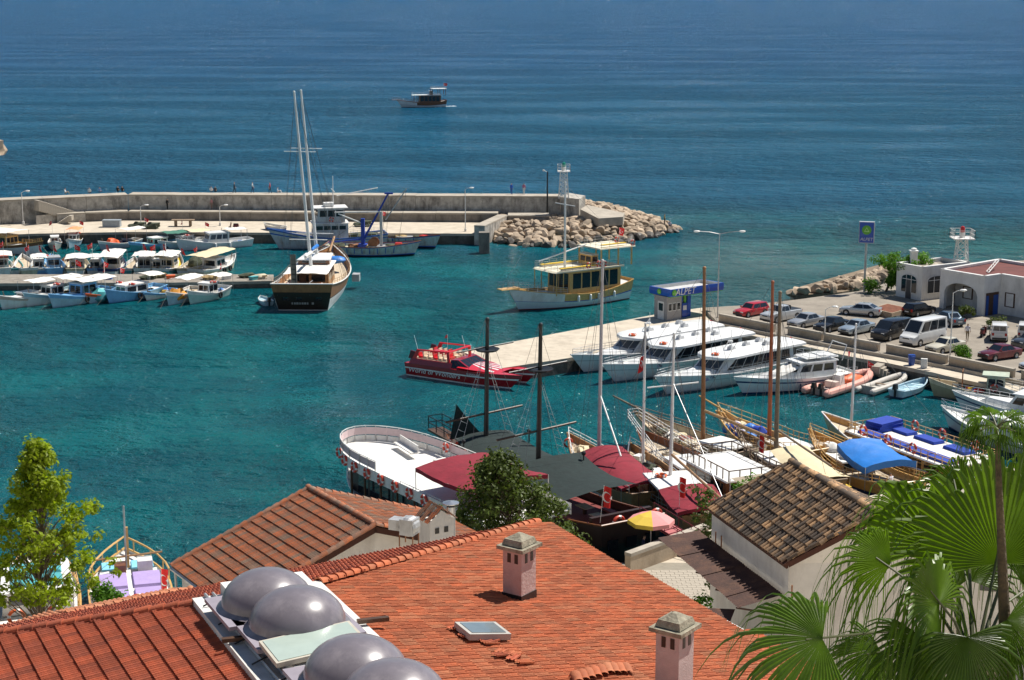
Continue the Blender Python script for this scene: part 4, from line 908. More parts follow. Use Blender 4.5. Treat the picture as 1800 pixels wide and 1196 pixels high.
def barge(label, stern, bow, crane, L):
    root, L = boat('work_boat', label, stern, bow, L=L); B = 4.8
    RST = mat('rust_streaked_aqua', (.42, .52, .5, 1), .7, var=.15, dirt=(.25, .12, .05, 1), dirtamt=.75)
    H = Hull(L, B, 1.5, 1.3, 2.1, .85, 1.0, .1, 2.6, .8, .5, .45)
    H.build(root, [(.1, 0), (.18, 2), (.9, 1), (1, 2)], [BLACK, RST, BLUE], CREAM, mat('rust', (.25, .11, .05, 1), .8, var=.3), 14, .06)
    for i in range(9):
        for sd in (1, -1):
            t = .1 + .085 * i; a, b_ = H.pt(t, .32), H.pt(t, .86)
            mb = MB(); mb.tube([(a.x, sd * (a.y + .02), a.z), (b_.x, sd * (b_.y + .02), b_.z)], .07, 4); part('rubbing_strake', mb, BLUE, root)
    z = .9
    if crane:
        CB = mat('crane_blue', (.012, .05, .34, 1), .5, var=.15)
        x = L * .42
        mb = MB(); mb.box(x, 0, z + 2.1, .5, .5, 4.2); mb.box(x, 0, z + .3, 1.3, 1.3, .6); part('crane_post', mb, CB, root)
        spar(root, (x + .2, 0, z + 1.4), (x + 3.6, .3, z + 7.7), .17, CB, 'crane_jib', .12)
        spar(root, (x, 0, z + 1.3), (x - 5, 0, z + .7), .13, CB, 'crane_boom')
        mb = MB(); mb.box(x + 3.7, .3, z + 7.75, 1.2, .25, .25); part('jib_head', mb, CB, root)
        spar(root, (x + 3.2, .3, z + 4.0), (x + 6.2, .4, z + 8.4), .09, GALV, 'lattice_boom')
        mb = MB(); mb.box(x + 2.6, 0, z + 2.6, .35, .35, 5.2); part('gallows_post', mb, GALV, root); spar(root, (x + 2.6, 0, z + 5.2), (x - 4.0, 0, z + 5.0), .1, WPAINT, 'gallows_beam')
        spar(root, (x - .3, 0, z + 3.6), (x - 3.5, 0, z + 4.8), .09, WPAINT, 'stay_beam')
        rig(root, [((x + 3.7, .3, z + 7.7), (x + 2.5, 0, z + 1)), ((x + 3.7, .3, z + 7.7), (x + 3.2, .4, z + .8)), ((x + 6.2, .4, z + 8.4), (x + 2.6, 0, z + 5.2)), ((x + 6.2, .4, z + 8.4), (x + 5, .4, z + 1)), ((x, 0, z + 4.2), (x - 5, 0, z + .7))], .025)
        mb = MB(); mb.lathe([(.0, -.8), (.7, -.8), (.7, -.7), (.35, -.65), (.35, .65), (.7, .7), (.7, .8), (0, .8)], 14, (x + 1.5, 0, z + .8), 'y'); part('winch_drum', mb, mat('rust', (.25, .11, .05, 1)), root)
    for i in range(4):
        mb = MB(); mb.sphere((L * (.12 + .2 * i), .5 - .3 * (i % 3), z + .2), .8, 9, 6, sc=(1.3, 1.1, .45), jit=.6); part('gear_heap', mb, [NET, mat('rust', (.25, .11, .05, 1)), mat('tan_rope_heap', (.42, .3, .14, 1), .9, var=.4, bump=.7), NET][i], root, smooth=True)
    mb = MB(); mb.box(L * .82, .2, z + .45, .9, .9, .7); part('deck_locker', mb, RED, root)
    box('hatch', root, L * .62, 0, z + .2, 3.2, 2, .35, GALV)
barge('rusty cream work boat lying behind the blue crane boat', (690, 428), (765, 437), False, 13)
barge('aqua work boat with tall blue crane and rust streaks', (612, 447), (728, 449), True, 12.5)
r_, L_ = boat('dinghy', 'small dark skiff lying on the quay behind the trawler bow', (500, 404, ), (466, 399), z=1.9, L=4.2); r_.location.z = 1.75
H = Hull(4.2, 1.7, .6, .55, .8, .8, .3, 0, 2.2, .75, .25); H.build(r_, [(.5, 1), (1, 2)], [BLUE, NAVY, WPAINT], CREAM, WPAINT, 8, .04)
box('thwart', r_, 1.6, 0, .45, .3, 1.5, .05, OLDWOOD)
# right side of the basin
def flybridge(label, stern, bow, L, B=3.5, hard=True, stripe=NAVY, text=None, tarp=False):
    root, L = boat('motor_yacht', label, stern, bow, L=L)
    H = Hull(L, B, 1.2, 1.25, 1.75, .9, 1.1, 0, 2.4, .7, .2, .42); H.build(root, [(.08, 0), (.66, 1), (.76, 2), (1, 1)], [NAVY, mat('launch_white', (.66, .7, .7, 1)), stripe], DECKW, WHITE, 14, .05)
    mb = MB(); block(mb, L * .5, L * .88, B * .74, B * .25, 1.1, 1.75, 1.2, 0, .8); part('fore_cabin', mb, WHITE, root)
    house(root, L * .2, L * .6, B * .74, B * .66, 1.1, 2.55, WHITE, WHITE, 3, 3, 0, 1.0, 0, .86, .25, GLASS)
    if tarp:
        def cv(u, v): x = L * (.45 + .38 * u); w = B * (.62 - .3 * u); return Vector((x, (v - .5) * w * 1.1, 2.75 - 1.35 * u ** .9 - .25 * abs(v - .5) * 2 + .06 * math.sin(v * 14 + u * 5)))
        mb = MB(); mb.grid(cv, 8, 14); part('windscreen_cover', mb, CANV, root, smooth=True)
    if hard:
        mb = MB(); block(mb, L * .18, L * .48, B * .66, B * .55, 2.9, 3.0, .2); part('fly_deck', mb, WHITE, root)
        railing(root, [(L * .18, B * .3, 2.65), (L * .45, B * .28, 2.65), (L * .45, -B * .28, 2.65), (L * .18, -B * .3, 2.65)], .8, STEEL, step=.9, rails=2, r=.02)
        box('fly_seat', root, L * .3, 0, 2.85, .7, 1.6, .5, WHITE)
        mb = MB(); mb.tube([(L * .15, -B * .35, 2.5), (L * .1, -B * .3, 3.9), (L * .1, B * .3, 3.9), (L * .15, B * .35, 2.5)], .06, 6); part('radar_arch', mb, WHITE, root)
    H.rail(root, .45, 1, .6, STEEL, 8, .06, 2); H.rail(root, .02, .25, .6, STEEL, 3, .06, 2)
    flag(root, (.1, 0, 1.2), 1.9, .8, .5, 4, .5)
    if text:
        for sd in (1, -1):
            p = H.pt(.42, .45); me = text_mesh(text, .95, .012, .25, 1.3); me.materials.clear(); me.materials.append(BTXT)
            put('lettering', me, root, (p.x, sd * (p.y + .06), p.z), (math.pi / 2 - .25, 0, math.pi if sd > 0 else 0))
    return root
flybridge('white motor yacht with canvas covered windscreen and large navy lettering', (1462, 674), (1306, 693), 12, 3.7, True, NAVY, 'DENİZ', True)
# pink inflatable
def rib(label, stern, bow, L, B, m, inner, engines=1, name='inflatable_boat'):
    root, L = boat(name, label, stern, bow, L=L); w = B / 2 - .28; r = .3 * B / 2.4
    path = [(-.5, w, .42), (L * .3, w, .42), (L * .62, w * .97, .5), (L * .82, w * .72, .62), (L * .95, w * .3, .74), (L, 0, .78)]
    path = path + [(x, -y, z_) for x, y, z_ in path[-2::-1]]
    mb = MB(); mb.tube(path, r, 9); mb.sphere((-.5, w, .42), r * .95, 8, 6, sc=(1.4, 1, 1)); mb.sphere((-.5, -w, .42), r * .95, 8, 6, sc=(1.4, 1, 1)); part('tube', mb, m, root, smooth=True)
    mb = MB(); block(mb, 0, L * .86, w * 2, w * .7, .0, .35, 0); part('floor', mb, inner, root)
    box('transom', root, .05, 0, .5, .12, w * 2 - .1, .5, inner)
    for i in range(engines): outboard(root, (-.25, (i - (engines - 1) / 2) * .75, .62))
    return root
r_ = rib('faded pink inflatable boat with two black outboard motors', (1440, 695), (1527, 668), 8.6, 3.0, mat('faded_pink_rubber', (.72, .36, .29, 1), .7, var=.1), mat('pale_floor', (.6, .5, .44, 1), .7), 2)
box('console', r_, 3.2, 0, .9, .9, .9, 1.1, WPAINT, top=(.8, .9)); box('seat', r_, 2.1, 0, .7, .6, 1.2, .6, mat('pale_floor', (.6, .5, .44, 1)))
mb = MB(); mb.sphere((5.2, 0, .75), 1.0, 10, 6, sc=(1.5, .9, .4), jit=.4); part('tarpaulin', mb, ORANGE, r_, smooth=True); flag(r_, (8.3, 0, .9), 1.1, .9, .55, -.6, .6)
r_ = rib('grey white inflatable tender beside the pale blue rowing boat', (1512, 697), (1590, 672), 6.6, 2.2, mat('grey_rubber', (.52, .49, .44, 1), .7, var=.1), mat('grey_floor', (.4, .38, .34, 1), .8), 0)
box('thwart', r_, 2.4, 0, .55, .3, 1.5, .06, OLDWOOD)
r_, L_ = boat('rowing_boat', 'pale blue open rowing boat with outboard motor near the steps', (1566, 703), (1626, 681), L=5.6)
H = Hull(5.6, 2.0, .75, .65, .95, .82, .35, .1, 2.3, .74, .45); H.build(r_, [(.12, 0), (.8, 1), (1, 2)], [NAVY, PALEB, mat('sky_rail', (.5, .66, .74, 1), .5)], PALEB, mat('sky_rail', (.5, .66, .74, 1)), 10, .06)
for x in (1.2, 2.6, 3.9): box('thwart', r_, x, 0, .55, .3, 1.7 - .15 * x, .05, mat('sky_rail', (.5, .66, .74, 1)))
outboard(r_, (-.15, 0, .75))
def oldboat(root, H, L, B, dz):
    house(root, L * .3, L * .48, B * .6, B * .5, dz, dz + 1.9, mat('sage_paint', (.42, .48, .38, 1), .6, dirt=(.3, .25, .15, 1)), mat('sage_paint', (.42, .48, .38, 1)), 2, 2, 1, .05, 0, .95, .35, single=True)
    mb = MB(); mb.tube([(L * .72, 0, dz), (L * .72, 0, dz + 2.2)], .06, 6); mb.tube([(L * .72, -.7, dz + 2.1), (L * .72, .7, dz + 2.1)], .05, 6); part('derrick_post', mb, mat('rust', (.25, .11, .05, 1)), root)
    for k, m in enumerate((RED, NAVY, YELLOW, RED)): mb = MB(); mb.sphere((L * (.55 + .03 * k), .5 - .35 * k, dz + .3), .42, 8, 6, sc=(1.2, 1, .7), jit=.4); part('bundle', mb, m, root, smooth=True)
    ring(root, (L * .4, B * .36, dz + .9), 'y'); ring(root, (L * .3, -B * .36, dz + .9), 'y')
fishing_boat('old olive cream fishing boat with sage wheelhouse by the promenade steps', (1641, 696), 162, 9, mat('olive_cream_paint', (.4, .36, .22, 1), .65, dirt=(.2, .15, .08, 1)), CREAM, DECK, B=3.2, extra=oldboat, h=1.1, seed=40)
flybridge('white motor yacht with sharp bow beside the old olive fishing boat', (1800, 742), (1692, 723), 11, 3.6, False)
flybridge('white cabin cruiser at right edge under a white sheet', (1850, 722), (1755, 706), 10, 3.4, False)
flybridge('white flat decked yacht behind the blue cushion boat', (1790, 792), (1668, 752), 12, 3.8, False)
# ---------------------------------------------------------------- boats lying at the near quay
def gulet(label, stern, bow, B, hullm, topm, cap=None, deckm=None, zs=2.3, zm=1.6, zb=2.6, name='gulet', rake=1.8, bowsprit=None, stripe=None, house_=None, housem=None, roofm=None, masts=(), group=None, rail=None, tw=.75, railh=.55, nwin=4):
    root, L = boat(name, label, stern, bow, group=group)
    H = Hull(L, B, zs, zm, zb, tw, rake, .5, 2.4, .78, .5, .45, .7)
    H.build(root, [(.1, 0), (.45, 1), (.55, 2), (1, 3)], [BLACK, hullm, stripe or hullm, topm], deckm or DECK, cap or topm, 18, .07)
    root['L'] = L; z = H.deckz(.4)
    if house_:
        for (x0, x1, w, h_) in house_: house(root, L * x0, L * x1, B * w, B * w * .92, z, z + h_, housem or TEAK, roofm or DECKW, nwin, 2, 2, .25, 0, .95, .3, GLASS, v0=.35, v1=.82)
    for (x, h_, r, m, rk) in masts:
        mast(root, (L * x, 0, z), (L * x - rk, 0, z + h_), r, r * .6, m)
        rig(root, [((L * x - rk * .95, 0, z + h_ * .95), (L * x - .6 + dx, sd * B * .47, H.zg(x))) for sd in (1, -1) for dx in (-.5, .7)] + [((L * x - rk, 0, z + h_), (L + rake + (2 if bowsprit else 0), 0, zb + .4)), ((L * x - rk, 0, z + h_), (.2, 0, zs + .3))], .016)
    if bowsprit:
        spar(root, (L - 1.2, 0, zb - .05), (L + rake + bowsprit[0], 0, zb + .25 + bowsprit[0] * .22), .13, bowsprit[1], 'bowsprit', .07)
        rig(root, [((L + rake + bowsprit[0], 0, zb + .25 + bowsprit[0] * .22), (L - .3, 0, .4))], .02)
    if rail: H.rail(root, .03, .99, railh, rail, 16, .08, 2, r=.03)
    rr = random.Random(label)
    for k in range(8):                                   # gear lying about the deck
        t = rr.uniform(.55, .92); y = rr.uniform(-.6, .6) * H.hb(t); zz = H.deckz(t); q = rr.randrange(4); mb = MB(); m = rr.choice([CANV, NET, MAHOG, CREAM, BLACK, OLDWOOD, WPAINT, CANVC])
        if q == 0: mb.torus((L * t, y, zz + .12), .32, .1, 'z', 12, 5); part('rope_coil', mb, ROPE, root, smooth=True)
        elif q == 1: mb.box(L * t, y, zz + .25, .8, .6, .5, rr.uniform(0, 3)); part('deck_box', mb, m, root)
        else: mb.sphere((L * t, y, zz + .2), .45, 9, 6, sc=(1.4, 1, .6), jit=.6); part('deck_bundle', mb, m, root, smooth=True)
    return root, H, L, z
BLUEC = mat('blue_cushion', (.01, .045, .34, 1), .8, var=.15, bump=.3, bscale=5)
LILAC = mat('lilac_cushion', (.4, .3, .56, 1), .85, var=.08, bump=.2, bscale=5)
PINKM = mat('pink_mesh', (.62, .48, .48, 1), .8, var=.08)
# H1 white tour ship
def white_ship():
    S, Bw = Vector((1.0, 103.4, 0)), Vector((-11.6, 122.0, 0))
    root, L = boat('tour_ship', 'white two deck tour ship with round fronted sun deck and red rings', S, Bw); B = 6.8
    H = Hull(L, B, 2.2, 1.7, 2.6, .85, .9, .3, 3.0, .8, .3, .5, .7)
    H.build(root, [(.12, 0), (.5, 1), (.6, 2), (.86, 1), (1, 3)], [BLACK, BLACK, MAHOG, WPAINT], DECKW, WPAINT, 18, .07)
    z = 1.4; zr = 4.3
    mb = MB(); v = block(mb, L * .05, L * .86, B * .84, B * .62, z, zr - .15, .3, 0, 1.0); sal = part('saloon', mb, mat('saloon_dark', (.05, .04, .035, 1), .5), root)
    for f_ in ((v[0], v[1], v[5], v[4]), (v[2], v[3], v[7], v[6])): panes(sal, f_, 9, .12, .9, .08, GLASS)
    def edge(t, sd):
        w = B * .5 * (1 - max(0, (t - .62) / .38) ** 2.6) ** .55; return Vector((L * t, sd * max(w, 0), zr))
    ts = [0, .15, .3, .45, .6, .7, .78, .85, .9, .94, .97, .99, 1.0]
    out = [edge(t * 1.0, 1) for t in ts] + [edge(t, -1) for t in ts[-2::-1]]
    mb = MB(); mb.prism([(p.x, p.y) for p in out], zr - .25, zr); part('sun_deck', mb, DECKW, root)
    for sd in (1, -1):
        for k in range(8): x = L * (.08 + .1 * k); y = sd * (edge(x / L, 1).y - .15); mb = MB(); mb.box(x, y, (z + zr) / 2, .12, .12, zr - z); part('post', mb, DKWOOD, root)
    fr = [edge(t, 1) for t in ts if t >= .6] + [edge(t, -1) for t in ts[::-1] if t >= .3][1:]
    railing(root, fr, 1.15, WPAINT, step=1.3, rails=2, r=.035)
    mb = MB(); n = len(fr); mb.add([(p.x * .998, p.y * .99, p.z + .5) for p in fr] + [(p.x * .998, p.y * .99, p.z + 1.05) for p in fr], [(i, i + 1, n + i + 1, n + i) for i in range(n - 1)]); part('railing_mesh', mb, PINKM, root)
    mb = MB(); n = len(out); mb.add([(p.x * 1.002, p.y * 1.004, zr - .35) for p in out] + [(p.x * 1.002, p.y * 1.004, zr + .42) for p in out], [(i, i + 1, n + i + 1, n + i) for i in range(n - 1)]); part('bulwark', mb, WPAINT, root, smooth=True)
    nr = [edge(t, 1) for t in (.0, .15, .3, .45)]; railing(root, nr, .55, WPAINT, step=1.5, rails=1)
    for k in range(8): x = L * (.9 - .085 * k); p = edge(x / L, 1); ring(root, (x, p.y + .12, zr + .05), 'y', .34, .09)
    box('bench', root, L * .78, -1.4, zr + .42, 3.4, .5, .1, WPAINT, rz=-.15); box('bench_back', root, L * .78, -1.7, zr + .7, 3.4, .08, .5, WPAINT, rz=-.15)
    box('deck_hatch', root, L * .6, -2.3, zr + .12, 1.8, 1.0, .24, WPAINT)
    awning(root, (L * .08, -B * .42, zr + 2.0), (L * .4, -B * .42, zr + 1.8), (L * .4, B * .42, zr + 1.65), (L * .08, B * .42, zr + 1.8), CANVR, .18, .26, zr, .035, valance=.28)
    ring(root, (L * .66, -B * .46, zr + .8), 'y', .3)
    return root
white_ship()
# H2 black pirate ship
def pirate():
    S, Bw = Vector((7.6, 106.4, 0)), Vector((-4.2, 125.4, 0)); B = 5.6
    root, H, L, z = gulet('black pirate style ship with two black masts and dark green awnings', S, Bw, B, BLACK, mat('black_brown', (.03, .014, .012, 1), .5), cap=MAHOG, deckm=mat('red_deck', (.2, .035, .03, 1), .7, var=.2), zs=3.4, zm=2.4, zb=3.6, name='pirate_ship', rake=1.5, tw=.9)
    SP = BLACK
    for x, h_, yd in ((.81, 11.6, (.38, .8)), (.49, 12.4, (.38, .74))):
        mast(root, (L * x, 0, z), (L * x, -.2, z + h_), .21, .13, SP)
        mb = MB(); mb.lathe([(.0, 0), (.8, 0), (.95, .14), (.9, .14), (.0, .04)], 12, (L * x, -.15, z + h_ * yd[1])); part('crows_nest', mb, SP, root)
        spar(root, (L * x + .15, -2.5, z + h_ * yd[1] + .35), (L * x + .15, 2.3, z + h_ * yd[1] + .1), .06, SP, 'yard'); spar(root, (L * x + .15, -3.3, z + h_ * yd[0] + .3), (L * x + .15, 3.3, z + h_ * yd[0] - .1), .08, DKWOOD, 'yard')
        for sd in (1, -1): ratlines(root, (L * x - .5, sd * B * .5, z + 1), (L * x + .9, sd * B * .5, z + 1), 1, (L * x, 0, z + h_ * yd[1]), GALV, 12)
        rig(root, [((L * x, 0, z + h_), (L * x + d_, sd * B * .5, z + 1)) for sd in (1, -1) for d_ in (-2.4, 2.2)], .014)
        for sd in (1, -1): mb = MB(); p = (L * x - 1.6, sd * B * .5, z + .9); mb.tube([p, (p[0], p[1], p[2] + 2.2)], .05, 6); mb.sphere((p[0], p[1], p[2] + 2.3), .17, 8, 6); part('deck_lantern', mb, BLACK, root)
    awning(root, (L * .4, -B * .55, z + 2.3), (L * .84, -B * .45, z + 2.8), (L * .84, B * .4, z + 2.8), (L * .4, B * .55, z + 2.2), CANVD, .45, .22, None, seed=3)
    awning(root, (L * .14, -B * .55, z + 2.5), (L * .47, -B * .6, z + 2.9), (L * .47, B * .45, z + 2.7), (L * .14, B * .5, z + 2.3), CANVD, .45, .2, z, seed=4, postm=BLACK)
    mb = MB(); a, b_, c_ = Vector((L * .93, .9, z + 4.8)), Vector((L * .84, -.2, z + 2.7)), Vector((L * .93, 1.5, z + 2.2)); mb.grid(lambda u, v: a.lerp(b_, u).lerp(c_.lerp(b_, u), v) + Vector((0, 0, -.3 * u * (1 - u))), 6, 6); part('sun_sail', mb, CANVD, root, smooth=True)
    # bow platform with black rails
    mb = MB(); mb.box(L + 1.4, 0, 3.5, 4.0, 1.3, .16, ry=-.06); part('bow_platform', mb, DKWOOD, root)
    railing(root, [(L - .4, .65, 3.55), (L + 3.3, .6, 3.75), (L + 3.3, -.6, 3.75), (L - .4, -.65, 3.55)], 1.0, BLACK, step=1.2, rails=2, r=.04)
    ring(root, (L * .95, .9, z + 1.9), 'x', .33, .09)
    # stern castle: red benches, tables, rings on the rail
    mb = MB(); mb.box(L * .04, 0, 2.9, .3, B * .86, 1.3); part('stern_rail', mb, mat('black_brown', (.03, .014, .012, 1)), root)
    PK = mat('faded_red_deck', (.42, .12, .12, 1), .75, var=.15)
    for x, y in ((.1, 1.6), (.1, -1.6), (.2, 1.7), (.2, -1.7)): box('bench', root, L * x, y, z + .45, 1.6, .5, .12, PK); box('bench_base', root, L * x, y, z + .2, 1.4, .3, .4, DKWOOD)
    for x, y in ((.14, .2), (.24, -.2)): box('table', root, L * x, y, z + .8, 1.2, .8, .06, DECK); box('table_base', root, L * x, y, z + .4, .2, .2, .76, DKWOOD)
    for y in (1.0, -2.0): ring(root, (-.3, y, 3.3), 'x', .42, .11)
    for y in (-1.5, 0, 1.5): box('stern_window', root, -.33, y, 1.9, .1, .8, .7, GLASS)
    flag(root, (.1, 2.2, 3.4), 2.6, .55, 1.4, 4.4, .3, lean=.4)
    # gangway to the quay
    a, b_ = Vector((.2, -1.6, 3.3)), Vector((-6.6, -2.6, 1.9)); d = (b_ - a).normalized(); s_ = Vector((-d.y, d.x, 0)).normalized() * .65
    mb = MB(); mb.add([a + s_, b_ + s_, b_ - s_, a - s_, a + s_ - Vector((0, 0, .15)), b_ + s_ - Vector((0, 0, .15)), b_ - s_ - Vector((0, 0, .15)), a - s_ - Vector((0, 0, .15))], [(0, 1, 2, 3), (0, 4, 5, 1), (2, 6, 7, 3)]); g = part('gangway', mb, PK, root)
    for sd in (1, -1): mb = MB(); mb.tube([a + s_ * sd, b_ + s_ * sd], .05, 5); mb.tube([a + s_ * sd + Vector((0, 0, .7)), b_ + s_ * sd + Vector((0, 0, .7))], .03, 5); [mb.tube([a.lerp(b_, k / 6) + s_ * sd, a.lerp(b_, k / 6) + s_ * sd + Vector((0, 0, .7))], .025, 4) for k in range(7)]; part('handrail', mb, mat('maroon_rail', (.16, .02, .03, 1), .5), g)
    for k in range(14): mb = MB(); p = a.lerp(b_, (k + .5) / 14); mb.tube([p + s_ + Vector((0, 0, .03)), p - s_ + Vector((0, 0, .03))], .025, 4); part('tread', mb, mat('maroon_rail', (.16, .02, .03, 1)), g)
pirate()
# H3 boat with tall grey white mast and crimson awning
root, H, L, z = gulet('wooden boat with single tall white mast under a crimson awning', Vector((9.6, 116.2, 0)), Vector((5.0, 129.2, 0)), 3.9, WPAINT, TEAK, rail=WPAINT, masts=((.66, 16.3, .17, mat('grey_white_mast', (.55, .52, .52, 1), .4, var=.08), .35),), house_=((.3, .6, .6, 1.2),))
awning(root, (L * .02, -1.9, z + 1.5), (L * .62, -1.7, z + 2.0), (L * .62, 1.7, z + 1.9), (L * .02, 1.9, z + 1.4), CANVR, .22, .3, z, valance=.2, seed=5)
ring(root, (L * .97, .8, z + 1.3), 'x', .33); spar(root, (L * .64, 0, z + 6), (L * .3, .3, z + 2.6), .07, WPAINT, 'derrick'); flag(root, (L * .4, -2, z + .5), 9.2, .8, 1.1, .3, .55)
# H4 boat with white top, two thin white masts, crimson stern awning
root, H, L, z = gulet('varnished boat with white cabin top, two white masts and crimson stern awning', Vector((12.9, 111.0, 0)), Vector((9.4, 126.6, 0)), 4.2, BLACK, TEAK, rail=STEEL, masts=((.44, 12.2, .15, WHITE, .2), (.86, 11.6, .12, WHITE, .1)), rake=1.4)
house(root, L * .24, L * .46, 3.4, 3.2, z, z + 1.75, TEAK, WPAINT, 3, 2, 2, .1, 0, 1, .5, GLASS, v0=.3, v1=.8); ring(root, (L * .42, .8, z + 1.95), 'z', .35, .1, ORANGE)
awning(root, (L * -.06, -2.1, z + 1.7), (L * .22, -2.0, z + 2.0), (L * .22, 2.0, z + 1.9), (L * -.06, 2.1, z + 1.6), CANVR, .16, .22, z, valance=.25, seed=6)
spar(root, (L * .42, 0, z + 3.4), (-3.2, -.4, z + 2.9), .1, TEAK, 'boom'); spar(root, (L * .42, 0, z + 8.6), (-3.0, -.4, z + 3), .03, GALV, 'topping_lift')
spar(root, (L * .44 - .2, -1.9, z + 8.6), (L * .44 - .2, 1.9, z + 8.4), .05, WHITE, 'spreader'); flag(root, (.1, 1.6, z + .4), 3.4, .5, 1.4, 4.6, .3)
for y in (1.0, -1.0): ring(root, (-.2, y, 2.5), 'x', .33)
house(root, L * .5, L * .72, 2.6, 2.0, z, z + .6, WPAINT, WPAINT, 0, 0)
# H5 two storey wooden boat with brown balustrade and white roof
root, H, L, z = gulet('two storey wooden boat with dark balustrade round its white roof', Vector((18.0, 113.8, 0)), Vector((10.6, 131.0, 0)), 4.9, TEAK, MAHOG, rake=1.5, masts=(), tw=.85)
house(root, L * .14, L * .46, 4.2, 4.0, z, z + 2.1, MAHOG, WPAINT, 4, 2, 2, .1, 0, 1, .5, GLASS, v0=.25, v1=.85)
for k in range(5): box('seat', root, L * (.02 + .03 * k), (-1) ** k * 1.2, z + .45, .5, .9, .5, RED)
railing(root, [(L * .11, -2.2, z + 2.22), (L * .48, -2.1, z + 2.22), (L * .48, 2.1, z + 2.22), (L * .11, 2.2, z + 2.22)], .75, DKWOOD, step=.9, rails=1, r=.045, closed=True, name='balustrade')
house(root, L * .56, L * .74, 2.8, 2.4, z, z + .8, WPAINT, WHITE, 2, 0); railing(root, [(L * .66, -2.0, H.zg(.66)), (L + 2.2, -.5, 3.2), (L + 2.2, .5, 3.2), (L * .66, 2.0, H.zg(.66))], .8, WPAINT, step=1.3, rails=3, r=.03)
awning(root, (-1.6, -2.2, z + 2.5), (L * .1, -2.2, z + 2.5), (L * .1, 2.2, z + 2.5), (-1.6, 2.2, z + 2.5), mat('reed_shade', (.36, .3, .22, 1), .9, var=.25, scale=8, bump=.8), .02, .05, z, postm=WPAINT)
# H6 cream gulet with brown mast and long bowsprit
root, H, L, z = gulet('cream wooden gulet with bowsprit and brown mast alone amidships', Vector((18.2, 127.3, 0)), Vector((11.2, 136.4, 0)), 4.3, mat('cream_hull', (.58, .5, .34, 1), .5, var=.1), mat('cream_hull', (.58, .5, .34, 1)), cap=OLDWOOD, bowsprit=(2.6, OLDWOOD), house_=((.1, .36, .62, 1.0),), housem=WPAINT, roofm=DECKW, masts=((.43, 14.6, .2, mat('brown_mast', (.28, .13, .05, 1), .5, var=.25), -.3),), rail=OLDWOOD, nwin=3)
spar(root, (L * .42, 0, z + 3.2), (-2.6, -.2, z + 2.4), .13, mat('tan_spar', (.36, .22, .1, 1), .5, var=.2), 'boom')
for k, m in enumerate((CREAM, mat('faded_maroon', (.22, .07, .05, 1), .8), BLACK, CANV)): mb = MB(); mb.sphere((L * (.52 + .08 * k), .6 - .5 * (k % 2), z + .35), .6, 9, 6, sc=(1.3, 1, .6), jit=.5); part('deck_bundle', mb, m, root, smooth=True)
# H7 wooden gulet with blue covers and honey pulpit, reddish mast
root, H, L, z = gulet('gulet with blue covered bow gear, honey wood pulpit and reddish mast', Vector((23.2, 127.2, 0)), Vector((17.9, 136.4, 0)), 4.2, NAVY, HONEY, cap=HONEY, bowsprit=(2.4, HONEY), masts=((.5, 13.4, .19, mat('reddish_mast', (.34, .09, .03, 1), .45, var=.2), -.2),), house_=((.12, .4, .6, .9),), housem=WPAINT, rail=HONEY, railh=.8)
for k in range(7): rr = random.Random(k); mb = MB(); mb.sphere((L * (.66 + .045 * k), rr.uniform(-.9, .9), z + .5 + .25 * (k % 2)), .55, 9, 6, sc=(1.2, 1, .85), jit=.5); part('covered_gear', mb, BLUEC if k % 3 else TARP, root, smooth=True)
# H8 boat with grey brown mast and cream awning
root, H, L, z = gulet('white decked wooden gulet with cream awning and grey brown mast', Vector((22.8, 119.0, 0)), Vector((18.6, 130.4, 0)), 3.8, MAHOG, OLDWOOD, masts=((.62, 13.6, .2, mat('grey_brown_mast', (.2, .15, .1, 1), .7, var=.25), -.15),), house_=((.4, .75, .6, .8),), housem=WPAINT, roofm=DECKW, rail=OLDWOOD)
awning(root, (-.4, -1.7, z + 1.3), (L * .46, -1.6, z + 2.1), (L * .46, 1.6, z + 2.0), (-.4, 1.7, z + 1.2), CANVC, .3, .18, z, seed=8)
flag(root, (L * .6, 1.6, z + .6), 2.2, .45, 1.3, 4.2, .3); box('yellow_bench', root, -.2, -1.2, z + .4, 1.2, .9, .5, YELLOW)
spar(root, (L * .6, 0, z + 3.0), (-.6, 0, z + 2.3), .09, OLDWOOD, 'boom')
# H9 blue tarp gulet
root, H, L, z = gulet('varnished gulet with bright blue tarpaulin over its stern', Vector((28.4, 118.6, 0)), Vector((24.3, 130.4, 0)), 4.2, NAVY, VARN, cap=HONEY, rail=HONEY, house_=((.55, .8, .6, .8),), housem=TEAK, roofm=DECKW, masts=())
awning(root, (L * .16, -2.2, z + 1.9), (L * .52, -1.9, z + 2.4), (L * .52, 1.9, z + 2.4), (L * .16, 2.1, z + 1.8), TARP, .25, .3, z, valance=.5, seed=9)
for k in range(4): mb = MB(); mb.sphere((L * (.6 + .06 * k), .4 - .4 * (k % 3), z + 1.1), .55, 10, 7, sc=(1.2, 1, .75), jit=.4); part('sail_bundle', mb, CANV, root, smooth=True)
for k in range(3): box('bench', root, .8 + 1.3 * k, 1.5, z + .4, 1.1, .5, .1, HONEY)
HZ9 = z
